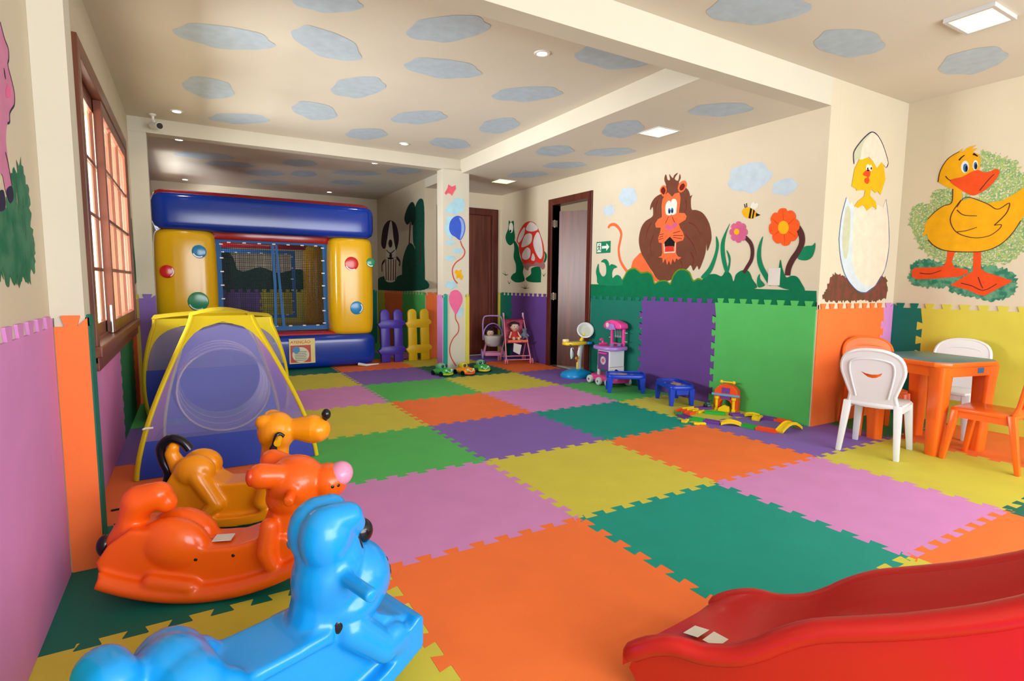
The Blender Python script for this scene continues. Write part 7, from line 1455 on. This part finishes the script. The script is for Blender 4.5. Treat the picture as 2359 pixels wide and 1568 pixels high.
# ------------------------------------------------------------------ smiling toy cars
def toy_car(loc, rz, col, trim, label):
    c = empty('toy_car', loc, rz, label, 'toy car', 'smiling toy cars by the column')
    cm = M('toycar_' + col, {'green': (46, 176, 70), 'orange': (244, 150, 24)}[col], 0.28); tm = M('toycar_trim_' + trim, {'lime': (176, 200, 50), 'red': (238, 88, 30), 'roof_grey': (140, 190, 160), 'yellow': (226, 204, 40)}[trim], 0.3)
    g = G().ell((0, 0.0, 0.055), (0.085, 0.13, 0.042)).ell((0, -0.075, 0.06), (0.07, 0.055, 0.035)).capsule((-0.065, 0.08, 0.045), (-0.065, -0.09, 0.045), 0.026).capsule((0.065, 0.08, 0.045), (0.065, -0.09, 0.045), 0.026)
    blob(g, 'car_body', cm, c, 0.006, 4)
    blob(G().ell((0, 0.03, 0.105), (0.062, 0.075, 0.045)).box(-0.05, 0.05, -0.02, 0.08, 0.07, 0.12), 'cabin', M('toycar_cabin_' + col, {'green': (110, 180, 140), 'orange': (206, 190, 40)}[col], 0.3), c, 0.006, 4)
    for s in (-1, 1):
        G().ell((s * 0.027, -0.036, 0.115), (0.022, 0.010, 0.02), nu=14, nv=8).build('windscreen', M('toycar_glass', (50, 60, 80), 0.1), c)
        G().ell((s * 0.045, -0.118, 0.072), (0.016, 0.012, 0.014), nu=14, nv=8).build('headlamp', M('toycar_lamp', (190, 226, 200), 0.2), c)
        for y in (-0.075, 0.08):
            G().cyl((s * 0.075, y, 0.03), (s * 0.098, y, 0.03), 0.03, n=18).build('wheel', k_black, c)
    G().tube(spline([(-0.075, -0.095, 0.028), (-0.045, -0.128, 0.026), (0, -0.138, 0.024), (0.045, -0.128, 0.026), (0.075, -0.095, 0.028)], 4, False), 0.014, 8).build('bumper', tm, c)
    G().tube(spline([(-0.03, -0.133, 0.060), (0.0, -0.140, 0.046), (0.03, -0.133, 0.060)], 4, False), 0.006, 6).build('smile', f_white, c)
    G().ell((0, -0.134, 0.078), (0.01, 0.01, 0.01), nu=12, nv=8).build('car_nose', cm, c)
toy_car((1.08, 4.24, 0), math.radians(18), 'green', 'lime', 'green smiling toy car at the column\'s teal strip')
toy_car((1.36, 4.18, 0), math.radians(12), 'orange', 'red', 'orange and yellow smiling toy car between the two green ones')
toy_car((1.66, 4.30, 0), math.radians(-6), 'green', 'yellow', 'green smiling toy car on the door side of the column')

# ------------------------------------------------------------------ plastic picket fence panels
def fence(loc, rz, tilt, mat, label):
    f = empty('fence_panel', loc, rz, label, 'fence panel', 'plastic picket fence panels')
    f.rotation_euler = (-tilt, 0, rz)
    for x in (-0.095, 0.095):
        w = 0.066
        out = [(x - w, 0.0), (x + w, 0.0), (x + w, 0.70)] + [(x + w * math.cos(PI * k / 10), 0.70 + w * math.sin(PI * k / 10)) for k in range(1, 10)] + [(x - w, 0.70)]
        G().prism(out, lambda u, v, d: (u, d, v), -0.026, 0.026).build('picket', mat, f, 30, 0.008)
    for z in (0.17, 0.55):
        G().prism([(-0.205, z + 0.005), (-0.16, z - 0.06), (0.16, z - 0.06), (0.16, z - 0.02), (0.20, z - 0.005), (0.20, z + 0.035), (0.16, z + 0.065), (-0.16, z + 0.065), (-0.165, z + 0.03)], lambda u, v, d: (u, d, v), -0.029, 0.029).build('rail', mat, f, 30, 0.006)
fence((0.872, 5.60, 0), math.radians(-2), math.radians(3), M('fence_violet', (58, 34, 150), 0.4), 'violet plastic picket fence panel beside the inflatable castle')
fence((1.29, 5.62, 0), math.radians(-2), math.radians(3), M('fence_yellow', (226, 182, 16), 0.4), 'yellow plastic picket fence panel leaning by the column')

# ------------------------------------------------------------------ small wall and ceiling fixtures
sc_ = empty('security_camera', (-1.85, 4.33, Z1), 0, 'small white security camera under the raised ceiling', 'camera')
G().lathe([(0.03, 0.0), (0.03, -0.01), (0.012, -0.02), (0.01, -0.06), (0.002, -0.062)], n=16).build('mount', WHITE, sc_)
G().cyl((0, 0, -0.055), (0.02, -0.02, -0.09), 0.012, n=10).build('arm', WHITE, sc_)
G().cyl((-0.01, 0.04, -0.095), (0.05, -0.06, -0.115), 0.032, n=18).build('housing', WHITE, sc_)
G().cyl((0.05, -0.06, -0.115), (0.056, -0.07, -0.117), 0.027, n=18).build('lens', k_black, sc_)
ex = empty('exit_sign', (XR, 3.19, 1.60), 0, 'green emergency exit sign with white arrow and running figure', 'sign')
G().box(-0.006, -0.0005, -0.13, 0.13, -0.07, 0.07).build('plate', M('sign_green', (0, 120, 84), 0.4), ex, 0)
sw = M('sign_white', (226, 226, 216), 0.4)
G().prism([(-0.115, 0.0), (-0.06, 0.045), (-0.06, 0.015), (0.025, 0.015), (0.025, -0.015), (-0.06, -0.015), (-0.06, -0.045)], lambda u, v, d: (-0.0062 - d, u, v), 0, 0.0008).build('arrow', sw, ex, 0)
G().prism([(0.04, -0.055), (0.115, -0.055), (0.115, 0.055), (0.04, 0.055)], lambda u, v, d: (-0.0062 - d, u, v), 0, 0.0008).build('doorway_mark', sw, ex, 0)
sgm = M('sign_green_mark', (0, 112, 78), 0.4)
fig = G().prism(circle2((0.075, 0.036), 0.010, 12), lambda u, v, d: (-0.0071 - d, u, v), 0, 0.0006)
for st_ in ([(0.085, 0.022), (0.075, 0.0), (0.085, -0.02), (0.1, -0.025), (0.105, -0.042)], [(0.075, 0.0), (0.065, -0.02), (0.05, -0.04)], [(0.1, 0.0), (0.095, 0.016), (0.08, 0.018), (0.065, 0.008), (0.052, 0.01)]):
    fig.prism(ribbon(st_, 0.012), lambda u, v, d: (-0.0071 - d, u, v), 0, 0.0006)
fig.build('running_figure', sgm, ex, 0)
ob = empty('wall_socket_plate', (XR, 0.895, 1.23), 0, 'white blank socket plate among the painted grass', 'wall plate')
G().box(-0.012, -0.0045, -0.055, 0.055, -0.075, 0.075).build('plate', M('socket_cream', (204, 198, 188), 0.4), ob, 0, 0.002)
G().box(-0.0045, -0.0005, -0.045, 0.045, -0.065, 0.065).build('back_box', WHITE, ob, 0)
stp = tag(G().prism(ribbon([(-0.10, 0.0), (0.0, 0.008), (0.10, 0.012)], 0.012), lambda u, v, d: (u, v, d), 0.001, 0.007).build('dark_strap', k_black, None, 0), 'short black strap lying on the orange floor mat by the window', 'strap')
stp.location = (-1.90, 1.20, 0)
